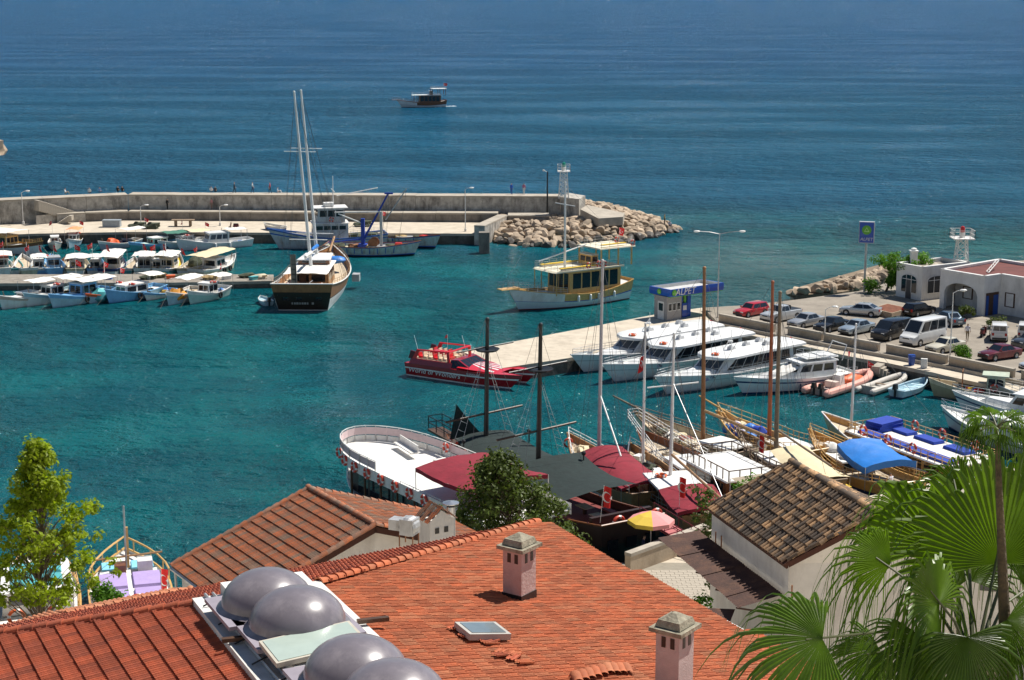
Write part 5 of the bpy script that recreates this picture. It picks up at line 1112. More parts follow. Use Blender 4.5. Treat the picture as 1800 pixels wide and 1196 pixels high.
# H10 sun deck boat with blue mattresses
root, H, L, z = gulet('wooden day boat with white sun deck and dark blue mattresses', Vector((34.4, 121.2, 0)), Vector((26.6, 136.0, 0)), 4.7, MAHOG, VARN, cap=WPAINT, masts=((.88, 9.6, .13, WHITE, .1),), tw=.85, zs=2.0)
house(root, L * .06, L * .72, 4.6, 4.2, z, z + 1.5, VARN, DECKW, 5, 3, 2, .1, 0, 1, .5, GLASS)
zt = z + 1.6
railing(root, [(L * .03, -2.4, zt), (L * .74, -2.2, zt), (L * .74, 2.2, zt), (L * .03, 2.4, zt)], .65, HONEY, step=.8, rails=2, r=.035, closed=True)
for x, y, w in ((.6, -1.3, 1.5), (.42, -1.4, 1.5), (.22, -1.4, 1.5), (.62, 1.4, 1.4), (.44, 1.5, 1.4), (.28, 1.5, 1.4), (.13, 1.5, 1.4)): cushion(root, L * x - 1.2, L * x + 1.2, y - .55, y + .55, zt + .02, BLUEC, .2, 'mattress')
for k in range(3): box('folded_mattress', root, L * .68, -.6 + .0 * k, zt + .15 + .25 * k, 1.6, 2.6, .22, BLUEC, rz=.1 * k)
for x, y in ((.62, 2.35), (.44, 2.4), (.27, 2.4), (.4, -2.4), (.18, -2.4), (.58, -2.3)): ring(root, (L * x, y, zt + .5), 'y', .36, .09)
# boats at the lower left quay
def lilac_boat():
    root, L = boat('day_boat', 'white day boat with lilac mattresses and curved wooden bow rail', W(238, 1125), W(224, 1030), L=10.5); B = 4.9
    H = Hull(L, B, 1.7, 1.5, 2.2, .9, 1.0, .2, 2.8, .8, .2, .5); H.build(root, [(.1, 0), (.6, 1), (1, 2)], [NAVY, WPAINT, WPAINT], DECKW, HONEY, 16, .07)
    z = 1.6
    mb = MB(); block(mb, .6, L * .72, B * .84, B * .76, z - .2, z + .55, .2); part('coach_roof', mb, DECKW, root); z += .56
    for i in range(2):
        for y in (-1.0, 1.0): cushion(root, 1.0 + 2.9 * i, 3.5 + 2.9 * i, y - .85, y + .85, z, LILAC, .18, 'mattress')
    for sd in (1, -1): cushion(root, L * .76, L * .9, sd * .9 - .7, sd * .9 + .7, 1.9, mat('sky_cloth', (.22, .55, .72, 1), .8), .14, 'mattress')
    mb = MB(); mb.tube([H.gun(t, 1, .75) for t in (.6, .7, .8, .88, .94, .98, 1)] + [H.gun(t, -1, .75) for t in (.98, .94, .88, .8, .7, .6)], .07, 6); part('bow_rail', mb, HONEY, root, smooth=True)
    for t in (.62, .74, .86, .96):
        for sd in (1, -1): mb = MB(); mb.tube([H.gun(t, sd), H.gun(t, sd, .75)], .045, 5); part('stanchion', mb, HONEY, root)
    for x, h_ in ((L * .74, 3.9), (L * .7, 4.1)): mb = MB(); mb.tube([(x, .1, z), (x, .1, z + h_)], .05, 6); part('pole', mb, GALV, root)
    mb = MB(); mb.box(L * .77, 0, z + 1.2, .22, .22, 2.6); part('samson_post', mb, HONEY, root)
    spar(root, (L * .72, 2.1, z + .7), (L * .72, -2.1, z + .9), .06, TEAK, 'cross_beam'); box('winch', root, L * .68, .5, z + .25, .9, .7, .5, MAHOG); box('deck_box', root, L * .68, -1.0, z + .35, 1.0, .9, .7, WPAINT)
    ring(root, (.5, -.2, z + .35), 'x', .42, .11); flag(root, (.5, -1.6, z - .3), 2.6, .9, 1.4, -.5, .45)
lilac_boat()
def white_quayboat():
    root, L = boat('day_boat', 'white day boat half hidden behind the leafy tree', W(70, 1125), W(64, 1036), L=10.5); B = 5
    H = Hull(L, B, 1.8, 1.5, 2.2, .9, 1.0, .2, 2.8, .8, .2, .5); H.build(root, [(.1, 0), (.6, 1), (1, 2)], [NAVY, WPAINT, WPAINT], DECKW, HONEY, 14, .07)
    house(root, 2, L * .66, B * .8, B * .74, 1.5, 2.9, WPAINT, DECKW, 4, 3, 2, .2, 0, .96, .4, GLASS); H.rail(root, .1, .98, .7, HONEY, 12, .08, 2, r=.035)
    ring(root, (-.2, -.9, 2.2), 'x', .42, .11); ring(root, (-.2, 1.2, 2.2), 'x', .42, .11, ORANGE)
    for x in (2.4, 4.6): cushion(root, x, x + 1.8, -1.5, 1.5, 3.02, TEALP, .15, 'mattress')
white_quayboat()
# ---------------------------------------------------------------- vehicles
CARPART = {}
def wheel_mesh(r):
    k = round(r, 2)
    if k in CARPART: return CARPART[k]
    a = MB(); a.lathe([(r * .62, -.1), (r * .95, -.1), (r, -.06), (r, .06), (r * .95, .1), (r * .62, .1)], 16, axis='y'); t = a.mesh('tyre', RUBBER, True)
    b_ = MB(); b_.lathe([(0, .1), (r * .2, .1), (r * .24, .07), (r * .55, .08), (r * .64, .1)], 10, axis='y'); b_.lathe([(0, -.1), (r * .2, -.1), (r * .24, -.07), (r * .55, -.08), (r * .64, -.1)], 10, axis='y'); rim = b_.mesh('rim', mat('alloy', (.45, .45, .46, 1), .35, .7), True)
    CARPART[k] = (t, rim); return CARPART[k]
PLATE = mat('number_plate', (.7, .7, .68, 1), .5); LAMP = mat('headlight', (.6, .62, .62, 1), .1, .2); TAIL = mat('tail_light', (.4, .01, .01, 1), .2); PLAST = mat('bumper_plastic', (.03, .03, .032, 1), .6)
KIND = {  # hood start fractions measured from the tail: roof rear base, roof rear top, roof front top, windscreen base ; heights
    'sedan': dict(L=4.4, Wd=1.72, H=1.42, belt=.9, hood=.86, tail=.92, rb=.17, rt=.3, ft=.56, wb=.7),
    'hatch': dict(L=4.1, Wd=1.7, H=1.44, belt=.92, hood=.88, tail=.93, rb=.02, rt=.12, ft=.56, wb=.71),
    'wagon': dict(L=4.3, Wd=1.68, H=1.42, belt=.88, hood=.84, tail=.88, rb=.01, rt=.08, ft=.55, wb=.68),
    'coupe': dict(L=4.5, Wd=1.75, H=1.38, belt=.88, hood=.86, tail=.98, rb=.05, rt=.28, ft=.56, wb=.72),
    'pickup': dict(L=5.1, Wd=1.8, H=1.75, belt=1.12, hood=1.08, tail=1.1, rb=.38, rt=.41, ft=.6, wb=.7),
    'van': dict(L=4.9, Wd=1.95, H=1.95, belt=1.15, hood=1.05, tail=1.15, rb=.0, rt=.02, ft=.66, wb=.84),
    'minibus': dict(L=5.6, Wd=2.0, H=2.55, belt=1.35, hood=1.15, tail=1.35, rb=.0, rt=.01, ft=.7, wb=.86),
    'smallvan': dict(L=4.0, Wd=1.7, H=1.8, belt=1.05, hood=.95, tail=1.05, rb=.0, rt=.02, ft=.58, wb=.74),
    'suv': dict(L=4.6, Wd=1.82, H=1.72, belt=1.08, hood=1.05, tail=1.08, rb=.02, rt=.08, ft=.58, wb=.72)}
def car(label, front, rear, paint, kind='sedan', z=CP, center=None, hd=None, roofm=None, group='cars in the harbour car park'):
    K = KIND[kind]; L, Wd, H = K['L'], K['Wd'], K['H']
    if center: c0 = W(*center, z); h = R(hd)
    else: a, b_ = W(*front, z), W(*rear, z); c0 = (a + b_) / 2; h = math.atan2(a.y - b_.y, a.x - b_.x)
    root = thing({'pickup': 'pickup_truck', 'van': 'van', 'minibus': 'minibus', 'smallvan': 'van'}.get(kind, 'car'), label, {'van': 'van', 'smallvan': 'van', 'minibus': 'minibus', 'pickup': 'pickup'}.get(kind, 'car'), (c0.x - L / 2 * math.cos(h), c0.y - L / 2 * math.sin(h), z), h, group)
    w = Wd / 2; g = .2
    st = [(0, .82, K['tail'] - .12, .3), (.02, .94, K['tail'] - .02, .24), (.12, 1, K['tail'], g), (K['rb'] + .1, 1, max(K['tail'], K['belt']), g), (.5, 1, K['belt'], g), (K['wb'], 1, K['belt'] - .01, g), (K['wb'] + .12 * (1 - K['wb']) * 2, .985, K['hood'], g), (.95, .95, K['hood'] - .1, .24), (.99, .86, K['hood'] - .2, .27), (1, .8, K['hood'] - .3, .32)]
    st = sorted(st)
    mb = MB(); vs = []
    for t, k, zt, zb in st:
        x = t * L; ww = w * k
        vs += [(x, -ww * .9, zb), (x, -ww, zb + .14), (x, -ww, zb + (zt - zb) * .62), (x, -ww * .95, zt - .03), (x, -ww * .82, zt + .015), (x, 0, zt + .04), (x, ww * .82, zt + .015), (x, ww * .95, zt - .03), (x, ww, zb + (zt - zb) * .62), (x, ww, zb + .14), (x, ww * .9, zb)]
    n = 11; fs = [(i * n + k, (i + 1) * n + k, (i + 1) * n + k + 1, i * n + k + 1) for i in range(len(st) - 1) for k in range(n - 1)]
    fs += [tuple(range(n))[::-1], tuple(range((len(st) - 1) * n, len(st) * n))]
    mb.add(vs, fs); body = part('body', mb, paint, root, smooth=True)
    # greenhouse
    mb = MB(); zb = K['belt'] - .05; zt = H; wi = w * .93; wt = w * (.8 if kind in ('van', 'minibus', 'smallvan') else .72)
    if kind in ('van', 'minibus', 'smallvan'): wt = w * .84
    x0, x1, x2, x3 = K['rb'] * L, K['rt'] * L, K['ft'] * L, K['wb'] * L
    v = [Vector(p) for p in ((x0, -wi, zb), (x3, -wi, zb), (x3, wi, zb), (x0, wi, zb), (x1, -wt, zt - .05), (x2, -wt, zt - .05), (x2, wt, zt - .05), (x1, wt, zt - .05))]
    top = [(x1 + .15, -wt * .85, zt), (x2 - .12, -wt * .85, zt), (x2 - .12, wt * .85, zt), (x1 + .15, wt * .85, zt)]
    mb.add(v, [(0, 1, 5, 4), (1, 2, 6, 5), (2, 3, 7, 6), (3, 0, 4, 7)]); mb.add(v[4:] + top, [(0, 1, 5, 4), (1, 2, 6, 5), (2, 3, 7, 6), (3, 0, 4, 7), (4, 5, 6, 7)])
    cabn = part('cabin', mb, roofm or paint, root, smooth=True)
    ns = {'pickup': 2, 'smallvan': 1, 'minibus': 3, 'van': 3}.get(kind, 2)
    e1 = .1 if kind != 'minibus' else .14
    for face, k in (((v[0], v[1], v[5], v[4]), ns), ((v[2], v[3], v[7], v[6]), ns)): panes(cabn, face, k, .14, .9, .035, GLASS, .05, .06)
    panes(cabn, (v[1], v[2], v[6], v[5]), 1, .06, .94, .0, GLASS, .06, .06, 'windscreen'); panes(cabn, (v[3], v[0], v[4], v[7]), 2 if kind == 'smallvan' else 1, .2 if 'van' not in kind else .3, .9, .03, GLASS, .08, .08, 'rear_window')
    r = .31 if kind not in ('pickup', 'minibus', 'suv') else .37
    for t in (.19, .81):
        for sd in (1, -1):
            tm, rm_ = wheel_mesh(r); wh = put('wheel', tm, root, (t * L, sd * (w - .07), r)); put('rim', rm_, wh)
            mb = MB(); mb.lathe([(r * .98, 0), (r * 1.18, .0)], 14, axis='y', arc=math.pi); part('wheel_arch', mb, PLAST, root, loc=(t * L, sd * (w + .004), r))
    for sd in (1, -1):
        box('headlight', root, L * .975, sd * w * .62, K['hood'] - .22, .16, .36, .15, LAMP); box('tail_light', root, L * .008, sd * w * .74, K['tail'] - .2, .1, .22, .28, TAIL)
        box('mirror', root, K['wb'] * L - .15, sd * (w + .08), K['belt'] + .08, .12, .18, .14, paint)
    box('front_bumper', root, L * .992, 0, .36, .1, Wd * .8, .2, PLAST); box('rear_bumper', root, L * .004, 0, .42, .1, Wd * .82, .2, PLAST if kind in ('pickup', 'smallvan', 'van') else paint)
    box('grille', root, L * .999, 0, K['hood'] - .3, .03, Wd * .4, .12, BLACK); box('number_plate', root, -.012 * L, 0, .6, .02, .52, .12, PLATE)
    if kind == 'pickup': box('load_bed', root, L * .17, 0, 1.13, L * .3, Wd * .8, .03, BLACK); box('roll_bar', root, L * .37, 0, 1.4, .08, Wd * .85, .6, BLACK)
    return root
def paint(name, rgb, metal=.3): return mat('car_' + name, rgb, .25, metal, var=.03, coat=.7, dirt=(.3, .27, .22, 1), dirtamt=.12)
SILV, SILB, BLK, WHT = paint('silver', (.5, .51, .52, 1), .5), paint('pale_blue_silver', (.42, .5, .56, 1), .5), paint('black', (.012, .013, .016, 1)), paint('white', (.75, .75, .73, 1), 0)
car('red estate car by the fuel pier end of the car park', (1289, 560), (1350, 549), paint('red', (.5, .02, .03, 1), .1), 'wagon')
car('white pickup truck with black roll bar beside the red estate', (1336, 570), (1408, 557), paint('pale_silver', (.6, .62, .63, 1), .3), 'pickup')
car('silver saloon car between the pickup and a black car', (1386, 579), (1446, 568), SILV)
car('black saloon car parked behind the wall lamp', (1430, 587), (1492, 574), BLK)
car('pale blue silver saloon car next to the black van', (1474, 592), (1536, 579), SILB)
car('black minivan parked beside the tall white minibus', (1530, 603), (1600, 586), BLK, 'van')
car('tall white minibus with dark side windows', (1578, 613), (1664, 594), WHT, 'minibus')
car('old cream saloon car in front of the white minibus', (1622, 625), (1700, 611), paint('cream', (.62, .58, .46, 1), 0))
car('silver fastback parked alone near the flower bed', (1480, 551), (1546, 557), SILV, 'coupe')
car('black hatchback showing its tail beside the flower bed', (1640, 549), (1590, 558), BLK, 'hatch')
car('blue grey saloon car behind the white minibus', (1642, 562), (1690, 577), paint('blue_grey', (.1, .15, .2, 1), .5))
car('white panel van seen from behind near the arches', None, None, WHT, 'smallvan', center=(1755, 596), hd=76)
car('white van cut by the right frame edge', None, None, WHT, 'smallvan', center=(1803, 596), hd=72)
car('dark off road car at right edge beneath the white van', None, None, paint('graphite', (.05, .055, .06, 1)), 'suv', center=(1815, 612), hd=210)
car('maroon saloon car beside the green bush', (1716, 636), (1797, 625), paint('maroon', (.16, .02, .03, 1), .3))
car('pale blue white car corner at right frame edge', None, None, paint('ice_white', (.6, .66, .72, 1), .2), 'hatch', center=(1830, 652), hd=200)
def scooter(label, px, py, z, hd, m):
    p = W(px, py, z); root = thing('scooter', label, 'scooter', p, R(hd))
    for x in (-.6, .6): tm, rm_ = wheel_mesh(.25); w_ = put('wheel', tm, root, (x, 0, .25)); put('rim', rm_, w_)
    mb = MB(); mb.box(-.35, 0, .62, .85, .34, .4, top=(.9, .6)); mb.box(.1, 0, .34, .6, .3, .1); part('body', mb, m, root); box('seat', root, -.35, 0, .87, .7, .3, .12, BLACK)
    box('leg_shield', root, .45, 0, .65, .1, .42, .65, m, ry=-.25)
    mb = MB(); mb.tube([(.6, 0, .3), (.42, 0, 1.05)], .04, 5); mb.tube([(.4, -.33, 1.08), (.4, .33, 1.08)], .025, 5); part('handlebar', mb, BLACK, root)
scooter('dark red scooter parked on the breakwater quay', 411, 404, QZ, 175, mat('dark_red', (.12, .02, .02, 1), .4)); scooter('dark maroon scooter near the person in the car park', 1728, 592, CP, 60, mat('dark_red', (.12, .02, .02, 1)))
# ---------------------------------------------------------------- people
SKIN = mat('skin', (.45, .27, .18, 1), .6, var=.05); HAIR = mat('dark_hair', (.02, .014, .01, 1), .6)
def person(label, loc_, rz, pose='stand', shirt=(.5, .5, .5, 1), trou=(.05, .06, .1, 1), sname='grey', tname='navy', seed=0, s=1.0):
    rr = random.Random(seed)
    if pose == 'stand' or pose == 'walk':
        st = .28 if pose == 'walk' else .06
        J = {'pel': (0, 0, .95), 'wai': (0, 0, 1.12), 'che': (.02, 0, 1.34), 'nec': (.02, 0, 1.5), 'hea': (.04, 0, 1.6), 'top': (.04, 0, 1.74),
             'hl': (0, .1, .9), 'kl': (st * .6, .1, .5), 'al': (st * .4, .1, .09), 'tl': (st * .4 + .16, .1, .04), 'hr': (0, -.1, .9), 'kr': (-st * .2, -.1, .5), 'ar': (-st, -.1, .1), 'tr': (-st + .16, -.1, .04),
             'sl': (0, .19, 1.42), 'el': (-st * .4, .25, 1.14), 'wl_': (-st * .2 + .08, .25, .9), 'fl': (-st * .1 + .1, .25, .8), 'sr': (0, -.19, 1.42), 'er': (st * .4, -.25, 1.14), 'wr': (st * .7 + .08, -.25, .9), 'fr': (st * .8 + .1, -.25, .8)}
    else:
        J = {'pel': (0, 0, .12), 'wai': (-.02, 0, .3), 'che': (.02, 0, .52), 'nec': (.05, 0, .68), 'hea': (.08, 0, .78), 'top': (.08, 0, .92),
             'hl': (.04, .1, .12), 'kl': (.45, .12, .16 if pose == 'sit' else .42), 'al': (.5 if pose == 'sit' else .62, .12, -.3 if pose == 'sit' else .08), 'tl': (.64 if pose == 'sit' else .78, .12, -.34 if pose == 'sit' else .05),
             'hr': (.04, -.1, .12), 'kr': (.46, -.12, .16 if pose == 'sit' else .4), 'ar': (.5 if pose == 'sit' else .66, -.12, -.3 if pose == 'sit' else .08), 'tr': (.64 if pose == 'sit' else .82, -.12, -.34 if pose == 'sit' else .05),
             'sl': (.0, .19, .6), 'el': (.06, .27, .34), 'wl_': (.28, .2, .26), 'fl': (.36, .18, .24), 'sr': (.0, -.19, .6), 'er': (.06, -.27, .34), 'wr': (.28, -.2, .26), 'fr': (.36, -.18, .24)}
    rad = dict(pel=.14, wai=.125, che=.15, nec=.055, hea=.095, top=.085, hl=.1, kl=.065, al=.045, tl=.04, hr=.1, kr=.065, ar=.045, tr=.04, sl=.07, el=.045, wl_=.035, fl=.035, sr=.07, er=.045, wr=.035, fr=.035)
    E = [('pel', 'wai'), ('wai', 'che'), ('che', 'nec'), ('nec', 'hea'), ('hea', 'top'), ('pel', 'hl'), ('hl', 'kl'), ('kl', 'al'), ('al', 'tl'), ('pel', 'hr'), ('hr', 'kr'), ('kr', 'ar'), ('ar', 'tr'), ('che', 'sl'), ('sl', 'el'), ('el', 'wl_'), ('wl_', 'fl'), ('che', 'sr'), ('sr', 'er'), ('er', 'wr'), ('wr', 'fr')]
    ks = list(J); me = bpy.data.meshes.new('body'); me.from_pydata([J[k] for k in ks], [(ks.index(a), ks.index(b_)) for a, b_ in E], [])
    o = bpy.data.objects.new('tmp', me); col.objects.link(o); sk = o.modifiers.new('skin', 'SKIN')
    for i, k in enumerate(ks): d = me.skin_vertices[0].data[i]; d.radius = (rad[k], rad[k]); d.use_root = (k == 'pel')
    o.modifiers.new('sub', 'SUBSURF').levels = 1
    dg = bpy.context.evaluated_depsgraph_get(); m2 = bpy.data.meshes.new_from_object(o.evaluated_get(dg)); bpy.data.objects.remove(o)
    zone = dict(pel=1, wai=0, che=0, nec=2, hea=2, top=3, hl=1, kl=1, al=1, tl=4, hr=1, kr=1, ar=1, tr=4, sl=0, el=0, wl_=2, fl=2, sr=0, er=0, wr=2, fr=2)
    m2.materials.clear()
    for m in (mat('shirt_' + sname, shirt, .85, var=.1), mat('trousers_' + tname, trou, .85, var=.1), SKIN, HAIR, BLACK): m2.materials.append(m)
    for p in m2.polygons: k = min(ks, key=lambda q: (Vector(J[q]) - p.center).length / (rad[q] + .1)); p.material_index = zone[k]; p.use_smooth = True
    m2.name = 'body'
    return put('person', m2, None, loc_, (0, 0, rz), (s, s, s), label=label, cat='person')
ZT = 5.3
def P3(px, py, z=ZT, dy=1.2): p = W(px, py, z); return (p.x, p.y + dy, z + .02)
PEOPLE = [('person in white lounging on the wall above the stairs', 111, 343, 'crouch', 'white', (.7, .7, .68, 1), 'khaki', (.3, .25, .16, 1), 0),
 ('person in a white shirt sitting alone on the breakwater wall', 154, 342, 'crouch', 'white', (.7, .7, .68, 1), 'black', (.02, .02, .02, 1), 1.6),
 ('person in light blue sitting alone on the breakwater wall', 172, 341, 'crouch', 'skyblue', (.2, .35, .6, 1), 'navy', (.03, .04, .09, 1), 1.4),
 ('left one of two people in black sitting together', 204, 339.5, 'crouch', 'black', (.02, .02, .02, 1), 'black', (.02, .02, .02, 1), 1.6),
 ('right one of two people in black sitting together', 212, 339.5, 'crouch', 'black', (.02, .02, .02, 1), 'navy', (.03, .04, .09, 1), 1.6),
 ('person in white sitting beside a dark companion on the wall', 369, 340, 'crouch', 'white', (.7, .7, .68, 1), 'navy', (.03, .04, .09, 1), 1.5),
 ('dark clothed person sitting right of the white shirted one', 376, 340, 'crouch', 'charcoal', (.04, .04, .045, 1), 'black', (.02, .02, .02, 1), 1.5),
 ('person in dark clothes walking along the breakwater top', 410, 341.5, 'walk', 'charcoal', (.04, .04, .045, 1), 'black', (.02, .02, .02, 1), 0),
 ('person in striped white top walking along the breakwater top', 442, 341.5, 'walk', 'white', (.7, .7, .68, 1), 'navy', (.03, .04, .09, 1), 0),
 ('person in red top and dark trousers striding by the gulet mast', 473, 342, 'walk', 'red', (.5, .05, .06, 1), 'black', (.02, .02, .02, 1), 3.1),
 ('person in pale clothes reclining near the person in red', 486, 341, 'crouch', 'paleblue', (.5, .55, .62, 1), 'white', (.6, .6, .58, 1), 0),
 ('person all in blue standing on the wall near the beacon', 899, 344, 'stand', 'blue', (.03, .12, .5, 1), 'blue', (.03, .08, .3, 1), 1),
 ('person in pink top and white trousers near the beacon', 921, 344, 'stand', 'pink', (.4, .12, .2, 1), 'white', (.6, .6, .58, 1), 4.4)]
for i, (lb, px, py, po, sn, sc_, tn, tc_, rz) in enumerate(PEOPLE): person(lb, P3(px, py), rz, po, sc_, tc_, sn, tn, i)
person('person in black standing on the lower breakwater ledge', P3(293, 370, LT, .6), 1, 'stand', (.02, .02, .02, 1), (.02, .02, .02, 1), 'black', 'black', 30)
person('person in pink shirt and shorts on the lower ledge', P3(371, 369.5, LT, .6), 4, 'stand', (.55, .25, .25, 1), (.3, .2, .16, 1), 'rose', 'tan', 31)
p = W(1168, 398, 1.2); person('angler in a yellow jacket standing on the last rocks', (p.x, p.y, 1.4), 0, 'stand', (.55, .36, .1, 1), (.03, .03, .03, 1), 'ochre', 'black', 32)
p = W(1177, 402, .9); person('angler in a pale shirt crouching on the rocks', (p.x, p.y, 1.2), 5, 'crouch', (.5, .52, .58, 1), (.05, .06, .1, 1), 'greyblue', 'navy', 33)
p = W(1700, 599, CP); person('person in white shirt and khaki trousers crossing the car park', (p.x, p.y, CP), 1.2, 'walk', (.68, .66, .7, 1), (.22, .17, .1, 1), 'lilacwhite', 'khaki2', 34)
person('person in white shirt sitting at the stern under the blue tarpaulin', (27.7, 119.9, HZ9 + .45), 2.4, 'sit', (.68, .68, .7, 1), (.1, .1, .14, 1), 'lilacwhite', 'navy', 40); person('person in beige sitting beside the white shirted one under the blue tarpaulin', (26.6, 121.6, HZ9 + .45), 4.6, 'sit', (.5, .42, .33, 1), (.1, .1, .14, 1), 'beige', 'navy', 41)
# ---------------------------------------------------------------- harbour furniture
def lamp(label, px, py, z, h, style='single', group='street lamps along the quays', m=None):
    p = W(px, py, z); root = thing('street_lamp', label, 'street lamp', p, 0, group); m = m or WPAINT
    mb = MB(); mb.tube([(0, 0, 0), (0, 0, h)], .075, 7, .045); mb.box(0, 0, .2, .3, .3, .4); part('pole', mb, m, root)
    arms = [1] if style == 'single' else [1, -1]
    al = .7 if style == 'single' else 2.2
    for s_ in arms:
        mb = MB(); mb.tube([(0, 0, h - .05), (s_ * al * .5, 0, h + .18), (s_ * al, 0, h + .25)], .035, 5); part('arm', mb, m, root)
        mb = MB(); mb.sphere((s_ * (al + .25), 0, h + .25), .3, 10, 6, sc=(1.2, .6, .4)); part('lamp_head', mb, WHITE, root, smooth=True)
    return root
lamp('white street lamp at the left end of the breakwater', 41, 394, QZ, 4.8); lamp('short white street lamp above the turquoise boat', 248, 397, QZ, 2.9); lamp('short white street lamp near the scooter', 387, 397, QZ, 2.9)
lamp('tall white street lamp beside the wing wall', 818, 407, QZ, 6.2); lamp('tall double armed lamp behind the fuel canopy', 1261, 565, PZ, 9.6, 'double', m=GALV)
lamp('white street lamp behind the car park wall by the black car', 1449, 603, 1.55, 3.5); lamp('white street lamp in front of the cream car', 1669, 641, 1.55, 7.0)
p = W(962, 374, 2.9); r_ = thing('pole', 'black pole beside the breakwater beacon', 'pole', p); mb = MB(); mb.tube([(0, 0, 0), (0, 0, 6.3)], .14, 8, .1); part('shaft', mb, BLACK, r_); mb = MB(); mb.tube([(0, 0, 6.2), (-.5, 0, 6.5)], .04, 5); mb.sphere((-.6, 0, 6.5), .16, 8, 5); part('fitting', mb, WPAINT, r_)
def beacon(label, base, h, w0, w1, lightm):
    root = thing('beacon_tower', label, 'beacon', base); mb = MB(); C4 = [(1, 1), (1, -1), (-1, -1), (-1, 1)]
    for a, b_ in C4: l_ = MB(); l_.tube([(a * w0, b_ * w0, 0), (a * w1, b_ * w1, h)], .06, 5); part('leg', l_, WPAINT, root)
    n = 6
    for i in range(n):
        for j in range(4):
            t0, t1 = i / n, (i + 1) / n; r0, r1 = w0 + (w1 - w0) * t0, w0 + (w1 - w0) * t1; a, b_ = C4[j], C4[(j + 1) % 4]
            mb.tube([(a[0] * r0, a[1] * r0, h * t0), (b_[0] * r1, b_[1] * r1, h * t1)], .035, 4); mb.tube([(a[0] * r1, a[1] * r1, h * t1), (b_[0] * r1, b_[1] * r1, h * t1)], .035, 4); mb.tube([(b_[0] * r0, b_[1] * r0, h * t0), (a[0] * r1, a[1] * r1, h * t1)], .03, 4)
    part('lattice', mb, WPAINT, root); box('platform', root, 0, 0, h, w0 * 2.6, w0 * 2.6, .12, WPAINT)
    q = w0 * 1.25; railing(root, [(q, q, h), (q, -q, h), (-q, -q, h), (-q, q, h)], 1.0, WPAINT, step=.6, rails=2, r=.035, closed=True)
    mb = MB(); mb.lathe([(.35, 0), (.3, .7), (0, .72)], 10, (0, 0, h)); part('lantern_base', mb, WPAINT, root); mb = MB(); mb.lathe([(.26, .7), (.28, 1.15), (.2, 1.35), (0, 1.45)], 12, (0, 0, h)); part('lantern', mb, lightm, root, smooth=True)
p = W(991, 349, HT); beacon('white lattice beacon tower with green lantern on the breakwater head', (p.x, p.y + .6, HT - .02), 4.1, .75, .5, mat('green_lens', (.02, .3, .22, 1), .2))
beacon('white lattice beacon tower with red lantern behind the flat roofed house', (WY(1687, 500, 199).x, 199, 1.9), 6.2, .95, .5, mat('red_lens', (.5, .02, .02, 1), .2))
# fuel station
ABL = mat('fuel_blue', (.008, .075, .42, 1), .35, var=.05, coat=.3); AGR = mat('fuel_green', (.12, .42, .03, 1), .4, var=.05); KGR = mat('kiosk_grey', (.3, .29, .29, 1), .6, var=.08)
def sign_emblem(parent, s, m, loc_, rot):
    mb = MB(); n = 20; mb.add([(s * math.cos(2 * math.pi * i / n), s * math.sin(2 * math.pi * i / n), 0) for i in range(n)], [tuple(range(n))]); d = part('emblem', mb, AGR, parent, loc=loc_, rot=rot)
    mb = MB()
    tri = [Vector((s * .68 * math.cos(R(90 + 120 * k)), s * .68 * math.sin(R(90 + 120 * k)) - s * .05, .02)) for k in range(3)]
    inn = [t * .55 + Vector((0, 0, .009)) for t in tri]
    mb.add(tri + inn, [(k, (k + 1) % 3, 3 + (k + 1) % 3, 3 + k) for k in range(3)]); part('triangle', mb, mat('pale_green', (.45, .75, .25, 1), .5), d)
def q2(px, py, z): p = W(px, py, z); return Vector((p.x, p.y))
A, Bq, Cq, Dq = q2(1142, 503, 5.0), q2(1178, 510, 5.0), q2(1272, 497, 5.0), q2(1234, 491, 5.0)
o0 = (A + Bq + Cq + Dq) / 4
fs_ = thing('fuel_canopy', 'blue fuel station canopy with white lettering and green emblem', 'canopy', (o0.x, o0.y, PZ))
zc0, zc1 = 4.25 - PZ, 5.0 - PZ; qs = [p - o0 for p in (A, Bq, Cq, Dq)]
mb = MB(); qi = [p * .93 for p in qs]
mb.add([(p.x * k, p.y * k, z) for k, z in ((.97, zc0 - .12), (1, zc0), (1.015, (zc0 + zc1) / 2), (1, zc1), (.95, zc1)) for p in qs], [(r_ * 4 + i, r_ * 4 + (i + 1) % 4, r_ * 4 + 4 + (i + 1) % 4, r_ * 4 + 4 + i) for r_ in range(4) for i in range(4)]); part('fascia', mb, ABL, fs_)
mb = MB(); mb.add([(p.x * .98, p.y * .98, z) for z in (zc0 - .14, zc0 + .02) for p in qs], [(i, (i + 1) % 4, 4 + (i + 1) % 4, 4 + i) for i in range(4)] + [(0, 1, 2, 3)]); part('green_band', mb, AGR, fs_)
mb = MB(); mb.add([(p.x * .95, p.y * .95, zc0 + .35) for p in qs] + [(p.x * .95, p.y * .95, zc1) for p in qs], [(0, 1, 2, 3)] + [(i, (i + 1) % 4, 4 + (i + 1) % 4, 4 + i) for i in range(4)]); part('canopy_roof', mb, mat('sheet_grey', (.55, .55, .54, 1), .5), fs_)
d = qs[2] - qs[1]; ang = math.atan2(d.y, d.x); nrm = Vector((d.y, -d.x)).normalized()
pt = qs[1] + d * .27 + nrm * .1; lettering('ALPET', 1.0, WTXT, fs_, (pt.x, pt.y, (zc0 + zc1) / 2 - .02), (math.pi / 2, 0, ang), shear=.2, xs=1.05)
pt = qs[1] + d * .07 + nrm * .1; sign_emblem(fs_, .34, AGR, (pt.x, pt.y, (zc0 + zc1) / 2), (math.pi / 2, 0, ang))
